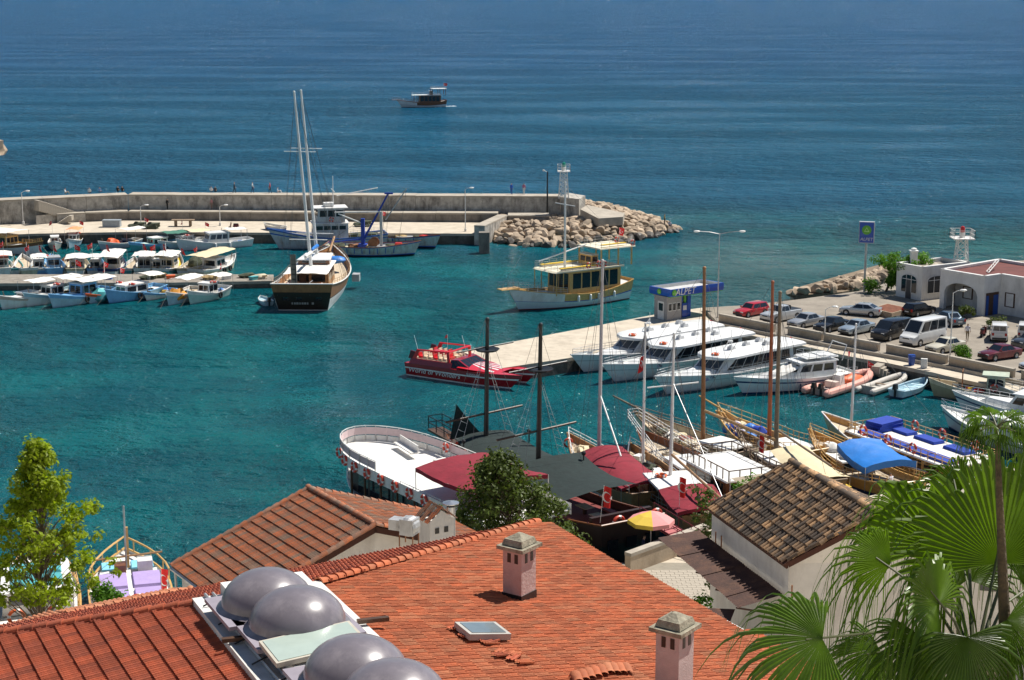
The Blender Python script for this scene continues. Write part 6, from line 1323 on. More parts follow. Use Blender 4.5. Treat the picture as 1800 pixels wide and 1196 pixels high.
d2 = qs[1] - qs[0]; n2_ = Vector((d2.y, -d2.x)).normalized(); pt = qs[0] + d2 * .5 + n2_ * .1; sign_emblem(fs_, .32, AGR, (pt.x, pt.y, (zc0 + zc1) / 2), (math.pi / 2, 0, math.atan2(d2.y, d2.x)))
u = d.normalized(); v2 = Vector((-u.y, u.x))
def lp(a, b_): q = qs[1] + u * a + v2 * b_; return q
for a, b_, w_, m in ((2.55, 1.3, .55, ABL), (3.15, 1.3, .3, AGR), (3.75, 1.3, .5, ABL)): q = lp(a, b_); box('support_panel', fs_, q.x, q.y, zc0 / 2, w_, .5, zc0, m, rz=ang)
q = lp(2.9, 1.05); box('fuel_pump', fs_, q.x, q.y, .8, .7, .45, 1.6, ABL, rz=ang); q = lp(2.9, .8); box('pump_display', fs_, q.x, q.y, 1.1, .5, .06, .5, mat('pump_white', (.7, .7, .7, 1), .4), rz=ang)
kq = lp(1.05, 1.5); ko = thing('kiosk', 'small grey fuel kiosk with white framed windows', 'kiosk', (o0.x + kq.x, o0.y + kq.y, PZ), ang)
mb = MB(); kv = block(mb, -1.05, 1.05, 2.1, 2.1, 0, 2.55, 0, 0, 1); kb = part('wall', mb, KGR, ko)
panes(kb, (kv[0], kv[1], kv[5], kv[4]), 3, .4, .75, .1, mat('window_frame', (.7, .7, .68, 1), .5), .06, .06, 'window_frame'); panes(kb, (kv[0], kv[1], kv[5], kv[4]), 3, .43, .72, .18, GLASS, .06, .06, off=.03)
panes(kb, (kv[3], kv[0], kv[4], kv[7]), 1, .02, .8, .05, mat('window_frame', (.7, .7, .68, 1)), .25, .2, 'door', off=.02); panes(kb, (kv[3], kv[0], kv[4], kv[7]), 1, .4, .72, .2, GLASS, .25, .2, off=.04)
mb = MB(); mb.box(0, 0, 2.6, 2.3, 2.3, .12); part('roof', mb, KGR, ko)
# pole sign
p = W(1519, 514, CP); ps = thing('pole_sign', 'tall blue pole sign with green emblem on the sea side', 'sign', p, R(-14))
mb = MB(); mb.tube([(0, 0, 0), (0, 0, 6.0)], .13, 8); part('pole', mb, GALV, ps); mb = MB(); mb.box(0, .05, 7.1, 1.75, .5, 2.5); part('sign_box', mb, [mat('sign_grey', (.45, .46, .48, 1), .5)], ps); box('sign_face', ps, 0, -.23, 7.1, 1.6, .06, 2.35, ABL)
sign_emblem(ps, .55, AGR, (0, -.275, 7.4), (math.pi / 2, 0, 0)); lettering('ALPET', .52, WTXT, ps, (0, -.28, 6.3), (math.pi / 2, 0, 0), shear=.2)
# car park wall in cast sections
CW = thing('car_park_wall', 'low stained concrete wall in sections along the car park', 'wall', (0, 0, 0)); WSTN = mat('parapet_concrete', (.44, .35, .25, 1), .85, var=.15, scale=.8, dirt=(.25, .17, .1, 1), dirtamt=.6, bump=.3, bscale=6)
for (a, b_) in (((1263, 571), (1359, 590)), ((1384, 593.5), (1443, 605)), ((1447, 606), (1543, 624)), ((1557, 626), (1662, 646.5)), ((1667, 647.5), (1780, 671)), ((1794, 673), (1900, 697))):
    A_, B_ = q2(*a, 1.55), q2(*b_, 1.55); wallseg('wall_section', A_, B_, .35, 1.4, 2.75, WSTN, CW, CONC, .03)
p = W(1602, 642, 1.55); bn = thing('litter_bin', 'blue plastic bin against the car park wall', 'bin', p); mb = MB(); mb.lathe([(.0, 0), (.28, 0), (.36, .85), (.38, .9), (.34, .95), (0, .98)], 12); part('bin_body', mb, mat('bin_blue', (.01, .06, .3, 1), .4), bn, smooth=True); box('bin_lid', bn, 0, 0, .99, .6, .5, .06, mat('bin_blue', (.01, .06, .3, 1)))
p = W(1624, 647, 1.55); bn = thing('electric_box', 'small white cabinet against the car park wall', 'cabinet', p, -.35); box('cabinet', bn, 0, 0, .45, .6, .35, .9, WPAINT); box('cabinet_door', bn, 0, -.19, .45, .5, .03, .75, WPAINT)
# steps down to the lower landing
stp = thing('quay_steps', 'stone steps leading from the promenade to the lower landing', 'steps', W(1556, 646, 0)); o_ = stp.location
for k in range(5): p = W(1545 + 6 * k, 641 + 3.2 * k, 1.45 - .22 * k); box('step', stp, p.x - o_.x, p.y - o_.y, (1.45 - .22 * k) - .35, .8, 2.2, .7, CONC, rz=-.5)
# flower bed
fb = [q2(1531, 541, 2.6), q2(1568, 550, 2.6), q2(1600, 541, 2.6), q2(1560, 533, 2.6)]; c_ = sum(fb, Vector((0, 0))) / 4
pl = thing('planter', 'raised concrete flower bed with dry red earth', 'planter', (c_.x, c_.y, CP)); mb = MB(); mb.prism([tuple(p - c_) for p in fb], 0, .65); part('planter_wall', mb, WSTN, pl); mb = MB(); mb.prism([tuple((p - c_) * .92) for p in fb], .5, .66); part('earth', mb, mat('red_earth', (.17, .06, .03, 1), .95, var=.3, bump=.6), pl)
# shoreline rocks by the car park
shore = [bw(1395, 522, 0), bw(1420, 514, 0), bw(1470, 500, 0), bw(1520, 486, 0), bw(1560, 474, 0), bw(1580, 490, 0), bw(1560, 506, 0), bw(1480, 528, 0), bw(1400, 534, 0)]
sr = put('shore_bank', None, None, (0, 0, 0)); bpy.data.objects.remove(sr); scx = sum(p[0] for p in shore) / 9; scy = sum(p[1] for p in shore) / 9
mb = MB(); mb.prism([(p[0] - scx, p[1] - scy) for p in shore], -1, 1.0); sr = part('shore_bank', mb, EARTH, loc=(scx, scy, 0), kind='structure')
rockfield(sr, (scx, scy), shore, (0, 1, 2, 3), 1.5, 1.25, .45, 1.0, .4, 11, 200)
p = W(-2, 272, 0); mb = MB(); mb.sphere((0, 0, 0), 4.2, 14, 9, sc=(1.3, 1, .75), jit=.5); cr = part('cliff', mb, ROCKM, loc=(p.x - 3.0, p.y, .3), kind='structure')
# white flat roofed house and arched building
WALLW = mat('whitewash', (.74, .73, .7, 1), .85, var=.1, scale=.7, bump=.3, bscale=6, dirt=(.35, .33, .3, 1), dirtamt=.5)
def vwall(A_, B_): return Vector(A_), Vector(B_)
hA, hB, hC, hD = q2(1577, 462, 5.8), q2(1622, 470, 5.8), q2(1704, 461, 5.8), q2(1655, 453, 5.8); hc = (hA + hB + hC + hD) / 4
hs_ = thing('white_house', 'small whitewashed flat roofed house with arched windows and chimney', 'house', (hc.x, hc.y, CP)); hq = [tuple(p - hc) for p in (hA, hB, hC, hD)]
mb = MB(); mb.prism(hq, 0, 3.45); wl_ = part('wall', mb, WALLW, hs_)
for i in range(4): a, b_ = Vector(hq[i]), Vector(hq[(i + 1) % 4]); wallseg('parapet', a * 1.01, b_ * 1.01, .28, 3.45, 3.95, WALLW, hs_, WPAINT, .05)
mb = MB(); mb.prism([(x * .96, y * .96) for x, y in hq], 3.46, 3.5); part('roof', mb, CONC, hs_)
def archwin(parent, a, b_, u0, u1, z0, z1, rise, m=GLASS, frame=WPAINT, off=.04, bars=2, name='window'):
    a, b_ = Vector(a), Vector(b_); d = (b_ - a); L_ = d.length; d.normalize(); n_ = Vector((d.y, -d.x))
    def pt(u, z, o): q = a + d * (u * L_) + n_ * o; return (q.x, q.y, z)
    def shape(g, o, m_, nm, par):
        us = [u0 - g / L_ + (u1 - u0 + 2 * g / L_) * i / 12 for i in range(13)]; um = (u0 + u1) / 2; hw = (u1 - u0) / 2 + g / L_
        tops = [pt(x, z1 + g + rise * math.sqrt(max(0, 1 - ((x - um) / hw) ** 2)), o) for x in us]; bots = [pt(x, z0 - g, o) for x in us]
        k = MB(); k.add(bots + tops, [(i, i + 1, 14 + i, 13 + i) for i in range(12)]); return part(nm, k, m_, par)
    f_ = shape(.1, off, frame, name + '_frame', parent); shape(0, off + .03, m, name, f_)
    for k in range(1, bars + 1): x = u0 + (u1 - u0) * k / (bars + 1); mb_ = MB(); mb_.tube([pt(x, z0, off + .06), pt(x, z1 + rise * .9, off + .06)], .04, 4); part('glazing_bar', mb_, frame, f_)
    mb_ = MB(); mb_.tube([pt(u0, z1 - .05, off + .06), pt(u1, z1 - .05, off + .06)], .04, 4); part('transom_bar', mb_, frame, f_)
archwin(wl_, hq[0], hq[1], .22, .8, .75, 2.3, .45); archwin(wl_, hq[1], hq[2], .12, .5, .8, 2.3, .4)
mb = MB(); a, b_ = Vector(hq[0]), Vector(hq[1]); q = a.lerp(b_, .5); dv = (b_ - a).normalized(); nv = Vector((dv.y, -dv.x)); mb.box(q.x + nv.x * .08, q.y + nv.y * .08, 1.15, .75, .08, 2.3, rz=math.atan2(dv.y, dv.x)); part('door', mb, mat('dark_door', (.05, .05, .055, 1), .5), wl_)
mb = MB(); mb.box(-2.2, .2, 4.3, .75, .75, 1.7); mb.box(-2.2, .2, 5.2, .95, .95, .14); mb.lathe([(.3, 5.25), (.32, 5.5), (.0, 5.6)], 10, (-2.2, .2, 0)); part('chimney', mb, WALLW, hs_)
bP = [q2(1654, 478, 6.0), q2(1731, 491, 6.0), q2(1760, 487, 6.0), q2(1803, 494, 6.0), q2(1930, 520, 6.0), q2(2010, 488, 6.0), q2(1800, 467, 6.0), q2(1757, 460, 6.0), q2(1700, 470, 6.0)]
bc = sum(bP, Vector((0, 0))) / len(bP); ab = thing('arched_building', 'whitewashed building with wide arch, blue doors and red brown roof', 'building', (bc.x, bc.y, CP)); bq = [p - bc for p in bP]; TH = 4.1
def archface(parent, a, b_, u0, u1, zs, rise, th_, z1, m, depth=2.2, name='arch_wall'):
    L_ = (b_ - a).length; d = (b_ - a).normalized(); n_ = Vector((-d.y, d.x)); k = MB(); N_ = 16
    def pt(u, z, o=0): q = a + d * (u * L_) + n_ * o; return (q.x, q.y, z)
    for o in (0, th_):
        k.add([pt(0, 0, o), pt(u0, 0, o), pt(u0, z1, o), pt(0, z1, o)], [(0, 1, 2, 3)]); k.add([pt(u1, 0, o), pt(1, 0, o), pt(1, z1, o), pt(u1, z1, o)], [(0, 1, 2, 3)])
        us = [u0 + (u1 - u0) * i / N_ for i in range(N_ + 1)]; um = (u0 + u1) / 2; hw = (u1 - u0) / 2
        zz = [zs + rise * math.sqrt(max(0, 1 - ((x - um) / hw) ** 2)) for x in us]
        k.add([pt(x, z, o) for x, z in zip(us, zz)] + [pt(x, z1, o) for x in us], [(i, i + 1, N_ + 2 + i, N_ + 1 + i) for i in range(N_)])
    k.add([pt(x, z, 0) for x, z in zip(us, zz)] + [pt(x, z, th_) for x, z in zip(us, zz)], [(i, i + 1, N_ + 2 + i, N_ + 1 + i) for i in range(N_)])
    for u_ in (u0, u1): k.add([pt(u_, 0, 0), pt(u_, 0, th_), pt(u_, zs, th_), pt(u_, zs, 0)], [(0, 1, 2, 3)])
    return part(name, k, m, parent)
archface(ab, bq[0], bq[1], .1, .86, 2.0, 1.15, .45, TH, WALLW)
dn = (bq[1] - bq[0]).normalized(); nn_ = Vector((-dn.y, dn.x)); i0, i1 = bq[0] + nn_ * 2.6, bq[1] + nn_ * 2.6
mb = MB(); mb.add([(i0.x, i0.y, 0), (i1.x, i1.y, 0), (i1.x, i1.y, TH), (i0.x, i0.y, TH)], [(0, 1, 2, 3)]); iw = part('porch_wall', mb, WALLW, ab)
fz = (i0, i1)
def wpanel(parent, a, b_, u0, u1, z0, z1, m, off, name):
    d = b_ - a; n_ = Vector((d.y, -d.x)).normalized() * off; p0, p1 = a + d * u0 + n_, a + d * u1 + n_; k = MB(); k.add([(p0.x, p0.y, z0), (p1.x, p1.y, z0), (p1.x, p1.y, z1), (p0.x, p0.y, z1)], [(0, 1, 2, 3)]); return part(name, k, m, parent)
BDOOR = mat('blue_door', (.012, .07, .32, 1), .5, var=.1)
wpanel(iw, i0, i1, .62, .84, 0, 2.4, BDOOR, .04, 'door'); f_ = wpanel(iw, i0, i1, .18, .42, 1.0, 2.4, DKWOOD, .04, 'window_frame'); wpanel(f_, i0, i1, .21, .39, 1.1, 2.3, WALLW, .06, 'shutter')
for k in range(1, 4):
    a, b_ = bq[k], bq[k + 1]; mb = MB(); mb.add([(a.x, a.y, 0), (b_.x, b_.y, 0), (b_.x, b_.y, TH), (a.x, a.y, TH)], [(0, 1, 2, 3)]); wk = part('wall', mb, WALLW, ab)
    if k == 1: wpanel(wk, a, b_, .12, .9, 0, 2.5, DKWOOD, .03, 'doorway'); wpanel(wk, a, b_, .14, .3, 0, 2.2, BDOOR, .05, 'door_leaf'); wpanel(wk, a, b_, .58, .88, 0, 2.2, BDOOR, .05, 'door_leaf')
    if k == 2: f_ = wpanel(wk, a, b_, .2, .62, .9, 2.5, DKWOOD, .03, 'window_frame'); wpanel(f_, a, b_, .26, .56, 1.0, 2.4, mat('window_frame', (.7, .7, .68, 1)), .05, 'shutter')
    if k == 3:
        for u_ in (.2, .6): f_ = wpanel(wk, a, b_, u_, u_ + .15, .9, 2.5, DKWOOD, .03, 'window_frame'); wpanel(f_, a, b_, u_ + .02, u_ + .13, 1.0, 2.4, mat('window_frame', (.7, .7, .68, 1)), .05, 'shutter')
for k in range(4, 9):
    a, b_ = bq[k], bq[(k + 1) % 9]; mb = MB(); mb.add([(a.x, a.y, 0), (b_.x, b_.y, 0), (b_.x, b_.y, TH), (a.x, a.y, TH)], [(0, 1, 2, 3)]); part('wall', mb, WALLW, ab)
for k in range(9): a, b_ = bq[k], bq[(k + 1) % 9]; wallseg('parapet', a, b_, .3, TH, TH + .35, WALLW, ab, WPAINT, .06)
mb = MB(); mb.add([(p.x * .99, p.y * .99, TH + .02) for p in bq], [tuple(range(9))]); part('roof', mb, mat('red_brown_roof', (.13, .035, .028, 1), .85, var=.25, scale=.8), ab)
mb = MB()
for s_ in (-1, 1): mb.tube([(-3.2, 1.2 + s_ * .4, TH + .1), (-1.4, 3.8 + s_ * .4, TH + 1.0)], .06, 4)
for k in range(6): t = k / 5; mb.tube([(-3.2 + 1.8 * t, .8 + 2.6 * t, TH + .1 + .9 * t), (-3.2 + 1.8 * t, 1.6 + 2.6 * t, TH + .1 + .9 * t)], .05, 4)
part('solar_frame', mb, WPAINT, ab)
# things on the breakwater quay
def bench_table(label, px, py, z):
    p = W(px, py, z); root = thing('shelter_table', label, 'table', p); box('table_top', root, 0, 0, .95, 3.4, 1.2, .12, OLDWOOD)
    for x in (-1.1, 1.1): box('leg', root, x, 0, .45, .3, .9, .9, OLDWOOD)
bench_table('weathered wooden table on the breakwater quay', 322, 398, QZ)
p = W(197, 399, QZ); r_ = thing('storage_locker', 'grey metal locker on the breakwater quay behind the orange tent', 'locker', p); box('locker_body', r_, 0, 0, .5, 2.6, 1.2, 1.0, mat('locker_grey', (.3, .34, .37, 1), .5)); box('locker_lid', r_, 0, 0, 1.03, 2.7, 1.3, .08, mat('locker_grey', (.3, .34, .37, 1)))
for i, (px, py, lb) in enumerate(((244, 401, 'dark pile of nets beside the short lamp on the breakwater'), (268, 402, 'small dark net heap near the turquoise boat'), (640, 398, 'grey heap of gear at the foot of the ledge wall'))):
    p = W(px, py, QZ); mb = MB(); mb.sphere((0, 0, .3), .9, 12, 8, sc=(1.5, 1, .7), jit=.7); part('net_heap', mb, NET, loc=p, smooth=True, label=lb, cat='net heap')
p = W(22, 391, QZ); r_ = thing('slide_arch', 'yellow inflatable frame standing on the quay at the left edge', 'frame', p); mb = MB(); mb.tube([(-4, 0, 0), (-4, 0, 1.2), (-3.6, 0, 1.7), (1.2, 0, 1.7), (1.6, 0, 1.2), (1.6, 0, 0)], .3, 9); part('tube', mb, YELLOW, r_, smooth=True)
# ---------------------------------------------------------------- foreground roofs
def tilemat(name, base, alt, dark, darkamt):
    m = mat(name, base, .8, var=.18, scale=5, bump=.25, bscale=30, rand=.2, dirt=dark, dirtamt=darkamt)
    n, l = m.node_tree.nodes, m.node_tree.links; fr = n[m['_fr']]
    hs = [x for x in n if x.type == 'HUE_SAT'][0]; mx = n.new('ShaderNodeMix'); mx.data_type = 'RGBA'
    ml = n.new('ShaderNodeMath'); ml.operation = 'MULTIPLY'; ml.inputs[1].default_value = 7.31; l.new(fr.outputs[0], ml.inputs[0]); f2 = n.new('ShaderNodeMath'); f2.operation = 'FRACT'; l.new(ml.outputs[0], f2.inputs[0])
    pw = n.new('ShaderNodeMath'); pw.operation = 'POWER'; pw.inputs[1].default_value = 2.2; l.new(f2.outputs[0], pw.inputs[0])
    l.new(pw.outputs[0], mx.inputs['Factor']); mx.inputs['A'].default_value = base; mx.inputs['B'].default_value = alt; l.new(mx.outputs['Result'], hs.inputs['Color']); return m
T_ORANGE = tilemat('orange_tile', (.47, .125, .045, 1), (.44, .165, .075, 1), (.22, .06, .032, 1), .35)
T_RED = tilemat('dark_red_tile', (.43, .1, .04, 1), (.34, .085, .042, 1), (.14, .03, .02, 1), .4)
T_OLD = tilemat('weathered_tile', (.44, .13, .045, 1), (.24, .16, .11, 1), (.12, .085, .065, 1), .9)
T_DARK = tilemat('lichen_tile', (.085, .06, .042, 1), (.62, .36, .17, 1), (.03, .026, .022, 1), .7)
T_TERRA = tilemat('terracotta_barrel', (.5, .18, .08, 1), (.52, .24, .13, 1), (.28, .1, .05, 1), .4)
ROOFB = mat('roof_underlay', (.07, .025, .015, 1), .9)
def marseille(w, l_, m, step=.048):
    prof = [(0, .0), (.03, .042), (.1, .046), (.17, .008), (.4, .004), (.47, .038), (.5, .042), (.53, .038), (.6, .004), (.88, .008), (.94, .03), (1, .0)]
    mb = MB(); vs = []
    for y, dz in ((-l_ / 2 - .04, step), (l_ / 2, -.012)): vs += [((u - .5) * w * .99, y, z + dz) for u, z in prof]
    n = len(prof); vs += [((u - .5) * w * .99, -l_ / 2 - .03, -.03) for u, z in prof]
    mb.add(vs, [(i, i + 1, n + i + 1, n + i) for i in range(n - 1)] + [(2 * n + i, 2 * n + i + 1, i + 1, i) for i in range(n - 1)]); return mb.mesh('roof_tile', m)
def barrel(w, l_, m, h=.5, step=.035):
    mb = MB(); vs = []; n = 7
    for y, k, dz in ((-l_ / 2 - .06, 1.0, step), (l_ / 2, .84, 0)):
        for i in range(n): a = math.pi * i / (n - 1); vs.append((-math.cos(a) * w * .5 * k, y, math.sin(a) * w * h * k + dz))
    vs += [(v[0] * .8, v[1], v[2] * .75) for v in vs[:n]]
    mb.add(vs, [(i, i + 1, n + i + 1, n + i) for i in range(n - 1)] + [(2 * n + i, 2 * n + i + 1, i + 1, i) for i in range(n - 1)]); return mb.mesh('roof_tile', m, True)
def plane_of(poly):
    n = Vector((0, 0, 0)); c0 = sum(poly, Vector((0, 0, 0))) / len(poly)
    for i in range(len(poly)): a, b_ = poly[i] - c0, poly[(i + 1) % len(poly)] - c0; n += a.cross(b_)
    n.normalize(); return (c0, n if n.z > 0 else -n)
def visible(p):
    q = p - Vector((0, 0, CH)); f_ = q.y * math.cos(PITCH) - q.z * math.sin(PITCH); u_ = q.y * math.sin(PITCH) + q.z * math.cos(PITCH)
    if f_ <= 0: return False
    x, y = 900 + F * q.x / f_, 598 - F * u_ / f_; return -20 < x < 1820 and y < 1215
def tile_roof(house_, poly, down, me, tw, tl, seed=0, nobj=300, jit=.006, lift=.04, mats=None, skip=None):
    """poly: world points; tiles laid in courses down the slope; the nearest 300 in view are tiles of their own"""
    O = house_.location; rr = random.Random(seed); c0, n = plane_of(poly)
    d2 = Vector((down[0], down[1], 0)).normalized(); d3 = (d2 - n * d2.dot(n)).normalized(); ac = n.cross(d3) * -1
    ab_ = [((p - c0).dot(ac), (p - c0).dot(d3)) for p in poly]
    us = [a for a, b_ in ab_]; vs = [b_ for a, b_ in ab_]; items = []
    mb = MB(); mb.add([p - O - n * .02 for p in poly] + [p - O - n * .25 for p in poly], [tuple(range(len(poly)))] + [(i, (i + 1) % len(poly), len(poly) + (i + 1) % len(poly), len(poly) + i) for i in range(len(poly))]); rf = part('roof_slope', mb, ROOFB, house_)
    v = min(vs) + tl / 2; row = 0
    while v < max(vs):
        u = min(us) - (row % 2) * tw * .0
        while u < max(us):
            if inpoly(u, v, ab_):
                p = c0 + ac * u + d3 * v + n * (lift + rr.uniform(-jit, jit))
                if not (skip and skip(p)): items.append((p, rr.uniform(-.02, .02), rr.uniform(-.012, .012)))
            u += tw
        v += tl; row += 1
    base = Matrix((ac * 1, -d3, n)).transposed()
    if base.determinant() < 0: base = Matrix((-ac, -d3, n)).transposed()
    vis = sorted([i for i in range(len(items)) if visible(items[i][0])], key=lambda i: items[i][0].y); own = set(vis[:nobj])
    rest_v, rest_f, rv = [], [], []; lv = [v_.co.copy() for v_ in me.vertices]; lf = [tuple(p.vertices) for p in me.polygons]
    for i, (p, rz, rx) in enumerate(items):
        Mx = base @ Matrix.Rotation(rz, 3, 'Z') @ Matrix.Rotation(rx, 3, 'X')
        if i in own:
            o = put('roof_tile', me, rf, p - O); o.rotation_euler = Mx.to_euler()
        else:
            k = len(rest_v); rest_v += [tuple(Mx @ q + p - O) for q in lv]; rest_f += [tuple(a + k for a in f_) for f_ in lf]; rv += [rr.random()] * len(lv)
    if rest_v:
        m2 = bpy.data.meshes.new('roof_tiles'); m2.from_pydata(rest_v, [], rest_f); m2.materials.append(me.materials[0]); at = m2.attributes.new('rnd', 'FLOAT', 'POINT'); at.data.foreach_set('value', rv)
        if me.polygons[0].use_smooth: m2.polygons.foreach_set('use_smooth', [True] * len(rest_f))
        put('roof_tiles', m2, rf, kind='stuff')
    return rf, (c0, n, d3, ac)
def caps(house_, a, b_, me, step, name='ridge_tile', lift=.06):
    O = house_.location; d = (b_ - a); L_ = d.length; d.normalize(); n_ = int(L_ / step); s_ = d.cross(Vector((0, 0, 1))).normalized(); up = s_.cross(d)
    for i in range(n_):
        p = a + d * (i + .5) * step + up * lift; M3 = Matrix((s_, d, up)).transposed(); o = put(name, me, house_, p - O); o.rotation_euler = (M3 @ Matrix.Rotation(rnd.uniform(-.03, .03), 3, 'Z')).to_euler()
def hit(px, py, pl):
    d = ray(px, py); c0, n = pl[0], pl[1]; o = Vector((0, 0, CH)); t = (c0 - o).dot(n) / d.dot(n); return o + d * t
PLAST_W = mat('plaster_white', (.66, .63, .58, 1), .9, var=.12, scale=.8, bump=.3, bscale=8, dirt=(.36, .31, .27, 1), dirtamt=.55)
PLAST_P = mat('plaster_pink', (.5, .37, .34, 1), .9, var=.15, scale=1.6, bump=.4, bscale=10, dirt=(.24, .17, .15, 1), dirtamt=.6)
STONE = mat('lichen_stone', (.3, .27, .2, 1), .95, var=.3, scale=6, bump=.6, bscale=14, dirt=(.14, .12, .08, 1), dirtamt=.7)
def walls(house_, pts, z0, m=PLAST_W, name='wall', drop=.3):
    O = house_.location
    for a, b_ in zip(pts, pts[1:]):
        mb = MB(); mb.add([(a.x - O.x, a.y - O.y, z0 - O.z), (b_.x - O.x, b_.y - O.y, z0 - O.z), (b_.x - O.x, b_.y - O.y, b_.z - drop - O.z), (a.x - O.x, a.y - O.y, a.z - drop - O.z)], [(0, 1, 2, 3)]); part(name, mb, m, house_)
# --- house A: the big orange roof with the skylight ridge
ZE, ZR = 20.0, 21.8
R1, R2 = W(562, 1028, ZR), W(745, 1200, ZR); R2 = R1 + (R2 - R1) * 2.3
C1, C2 = W(947, 919, ZE), W(1275, 1091, ZE); C2 = C1 + (C2 - C1) * 2.1
L1, L2 = W(338, 1066, ZR - .1), W(440, 1196, ZR - .1); L2 = L1 + (L2 - L1) * 2.3
C0 = Vector((-17, 42.7, ZE)); C0b = C0 + (L2 - L1) * 1.1; C0b.z = ZE
hA_ = thing('tiled_house', 'big orange tiled house with skylight domes along its ridge', 'house', (-4, 44, 9))
tM = marseille(.25, .42, T_ORANGE, .012); tR = marseille(.25, .46, T_RED)
rdir = (R2 - R1).normalized(); perp = Vector((-rdir.y, rdir.x, 0)); perp = perp if perp.x > 0 else -perp
rsl, plA = tile_roof(hA_, [R1, C1, C2, R2], perp, tM, .25, .42, 1)
lsl, plL = tile_roof(hA_, [L1, L2, C0b, C0], -perp, tR, .25, .46, 2)
fsl, plF = tile_roof(hA_, [L1, C0, C1, R1], Vector((-rdir.x, -rdir.y, 0)), tR, .25, .46, 3, 200)
capm = barrel(.3, .4, T_ORANGE, .42); caps(hA_, R1 + (C1 - R1) * .0, C1, capm, .38, lift=.05)
capr = barrel(.3, .42, T_RED, .42); caps(hA_, L1, C0, capr, .4, lift=.05)
mb = MB(); O = hA_.location
for a, b_ in ((C1, C0), (C1, C2)):
    off = Vector((0, 0, -.05)); mb.tube([a - O + off, b_ - O + off], .075, 6)
part('gutter', mb, mat('gutter_white', (.6, .6, .57, 1), .5), hA_)
ctr = (C0 + C1 + C2 + C0b) / 4
walls(hA_, [C0b.lerp(ctr, .04), C0.lerp(ctr, .04), C1.lerp(ctr, .04), C2.lerp(ctr, .04)], 6)
# ridge slab with domes
SLABM = mat('ridge_slab_paint', (.68, .67, .63, 1), .8, var=.12, scale=1.0, dirt=(.3, .28, .25, 1), dirtamt=.5, bump=.2)
sl0 = (L1 - R1).length; w_ = (R1 - L1).normalized(); w_.z = 0
mb = MB(); pz = ZR + .12
for a0, a1, z0, z1 in ((.0, 1.0, -.5, .0), (.22, .86, .0, .32)):
    q = [L1.lerp(R1, a0), L1.lerp(R1, a1), R1 * 0 + R2 + (L2 - R2) * (1 - a1), R2 + (L2 - R2) * (1 - a0)]
    mb.prism([(p.x - O.x, p.y - O.y) for p in q], pz + z0 - O.z, pz + z1 - O.z)
part('ridge_slab', mb, SLABM, hA_)
DOME = mat('smoked_acrylic', (.18, .16, .178, 1), .3, var=.15, scale=1.6, coat=.15, dirt=(.36, .32, .33, 1), dirtamt=.55)
for px, py, k in ((470, 1066, 1.16), (523, 1102, 1.2), (626, 1194, 1.2), (692, 1240, 1.2)):
    p = W(px, py, pz + .32) - O; az = math.atan2(rdir.y, rdir.x)
    d_ = put('skylight_dome', None, hA_, (p.x, p.y, pz + .32 - O.z), (0, 0, az))
    pr_ = [(1.12 * k, .02), (1.02 * k, .1)] + [(.98 * k * math.cos(t * math.pi / 2 / 9), .12 + .72 * k * math.sin(t * math.pi / 2 / 9)) for t in range(10)]
    mb = MB(); mb.lathe(pr_, 30); part('dome', mb, DOME, d_, smooth=True)
    mb = MB(); mb.box(0, 0, .0, 1.9 * k, 2.25 * k, .1); part('dome_curb', mb, mat('curb_grey', (.3, .27, .31, 1), .5), d_)
p = W(552, 1132, pz + .5) - O
sp_ = put('glass_panel', None, hA_, (p.x, p.y, pz + .5 - O.z), (.06, .04, math.atan2(rdir.y, rdir.x)))
box('panel_frame', sp_, 0, 0, .0, 1.35, 2.25, .12, mat('panel_frame', (.5, .46, .38, 1), .6)); box('frosted_pane', sp_, 0, 0, .065, 1.2, 2.1, .02, mat('frosted_green_glass', (.42, .5, .44, 1), .25, var=.06, coat=.4))
for k in range(2):
    q0 = L1.lerp(R1, .1 + .06 * k) - O; q1 = q0 + rdir * 9; mb = MB(); mb.tube([(q0.x, q0.y, pz + .06 - O.z), (q1.x, q1.y, pz + .06 - O.z)], .04, 6); part('pipe', mb, GALV, hA_)
for k in range(6):
    q0 = L1.lerp(R1, .02) + rdir * (.8 + 1.4 * k) - O; q1 = L1.lerp(R1, .3) + rdir * (.7 + 1.4 * k) - O; mb = MB(); mb.tube([(q0.x, q0.y, pz + .04 - O.z), (q1.x, q1.y, pz + .35 - O.z)], .022, 5); part('cable', mb, BLACK, hA_)
for s_, a0 in ((3.6, 1.04), (3.5, .06)):
    q = L1.lerp(R1, a0) + rdir * s_ - O; box('timber_offcut', hA_, q.x, q.y, pz + .12 - O.z, .8, .14, .1, DKWOOD, rz=.3)
# chimneys
def chimney(label, base, az, w, h, m=PLAST_P):
    root = put('chimney', None, hA_, base - O, (0, 0, az)); root['label'] = label
    mb = MB(); mb.box(0, 0, h / 2 - .2, w, w * .92, h + .4); part('shaft', mb, m, root); mb = MB(); mb.box(0, 0, .02, w * 1.06, w * .98, .4); part('flashing', mb, BLACK, root)
    box('cap_slab', root, 0, 0, h + .03, w * 1.38, w * 1.3, .1, STONE); mb = MB(); mb.box(0, 0, h + .18, w * 1.05, w * 1.0, .16, top=(.85, .85)); mb.box(0, 0, h + .32, w * .88, w * .84, .15, top=(.2, .2)); part('cap_stone', mb, STONE, root)
    for x, y, sx, sy in ((-w * .18, -w * .463, .11, .02), (w * .2, -w * .463, .11, .02), (-w * .503, -w * .2, .02, .11), (-w * .503, w * .15, .02, .11), (w * .503, 0, .02, .15)): box('smoke_slot', root, x, y, h - .25, sx, sy, .26, BLACK)
pA = hit(913, 1052, plA); chimney('pink plastered chimney in the middle of the orange roof', pA, math.atan2(rdir.y, rdir.x) + math.pi / 2 + .5, .68, 1.5)
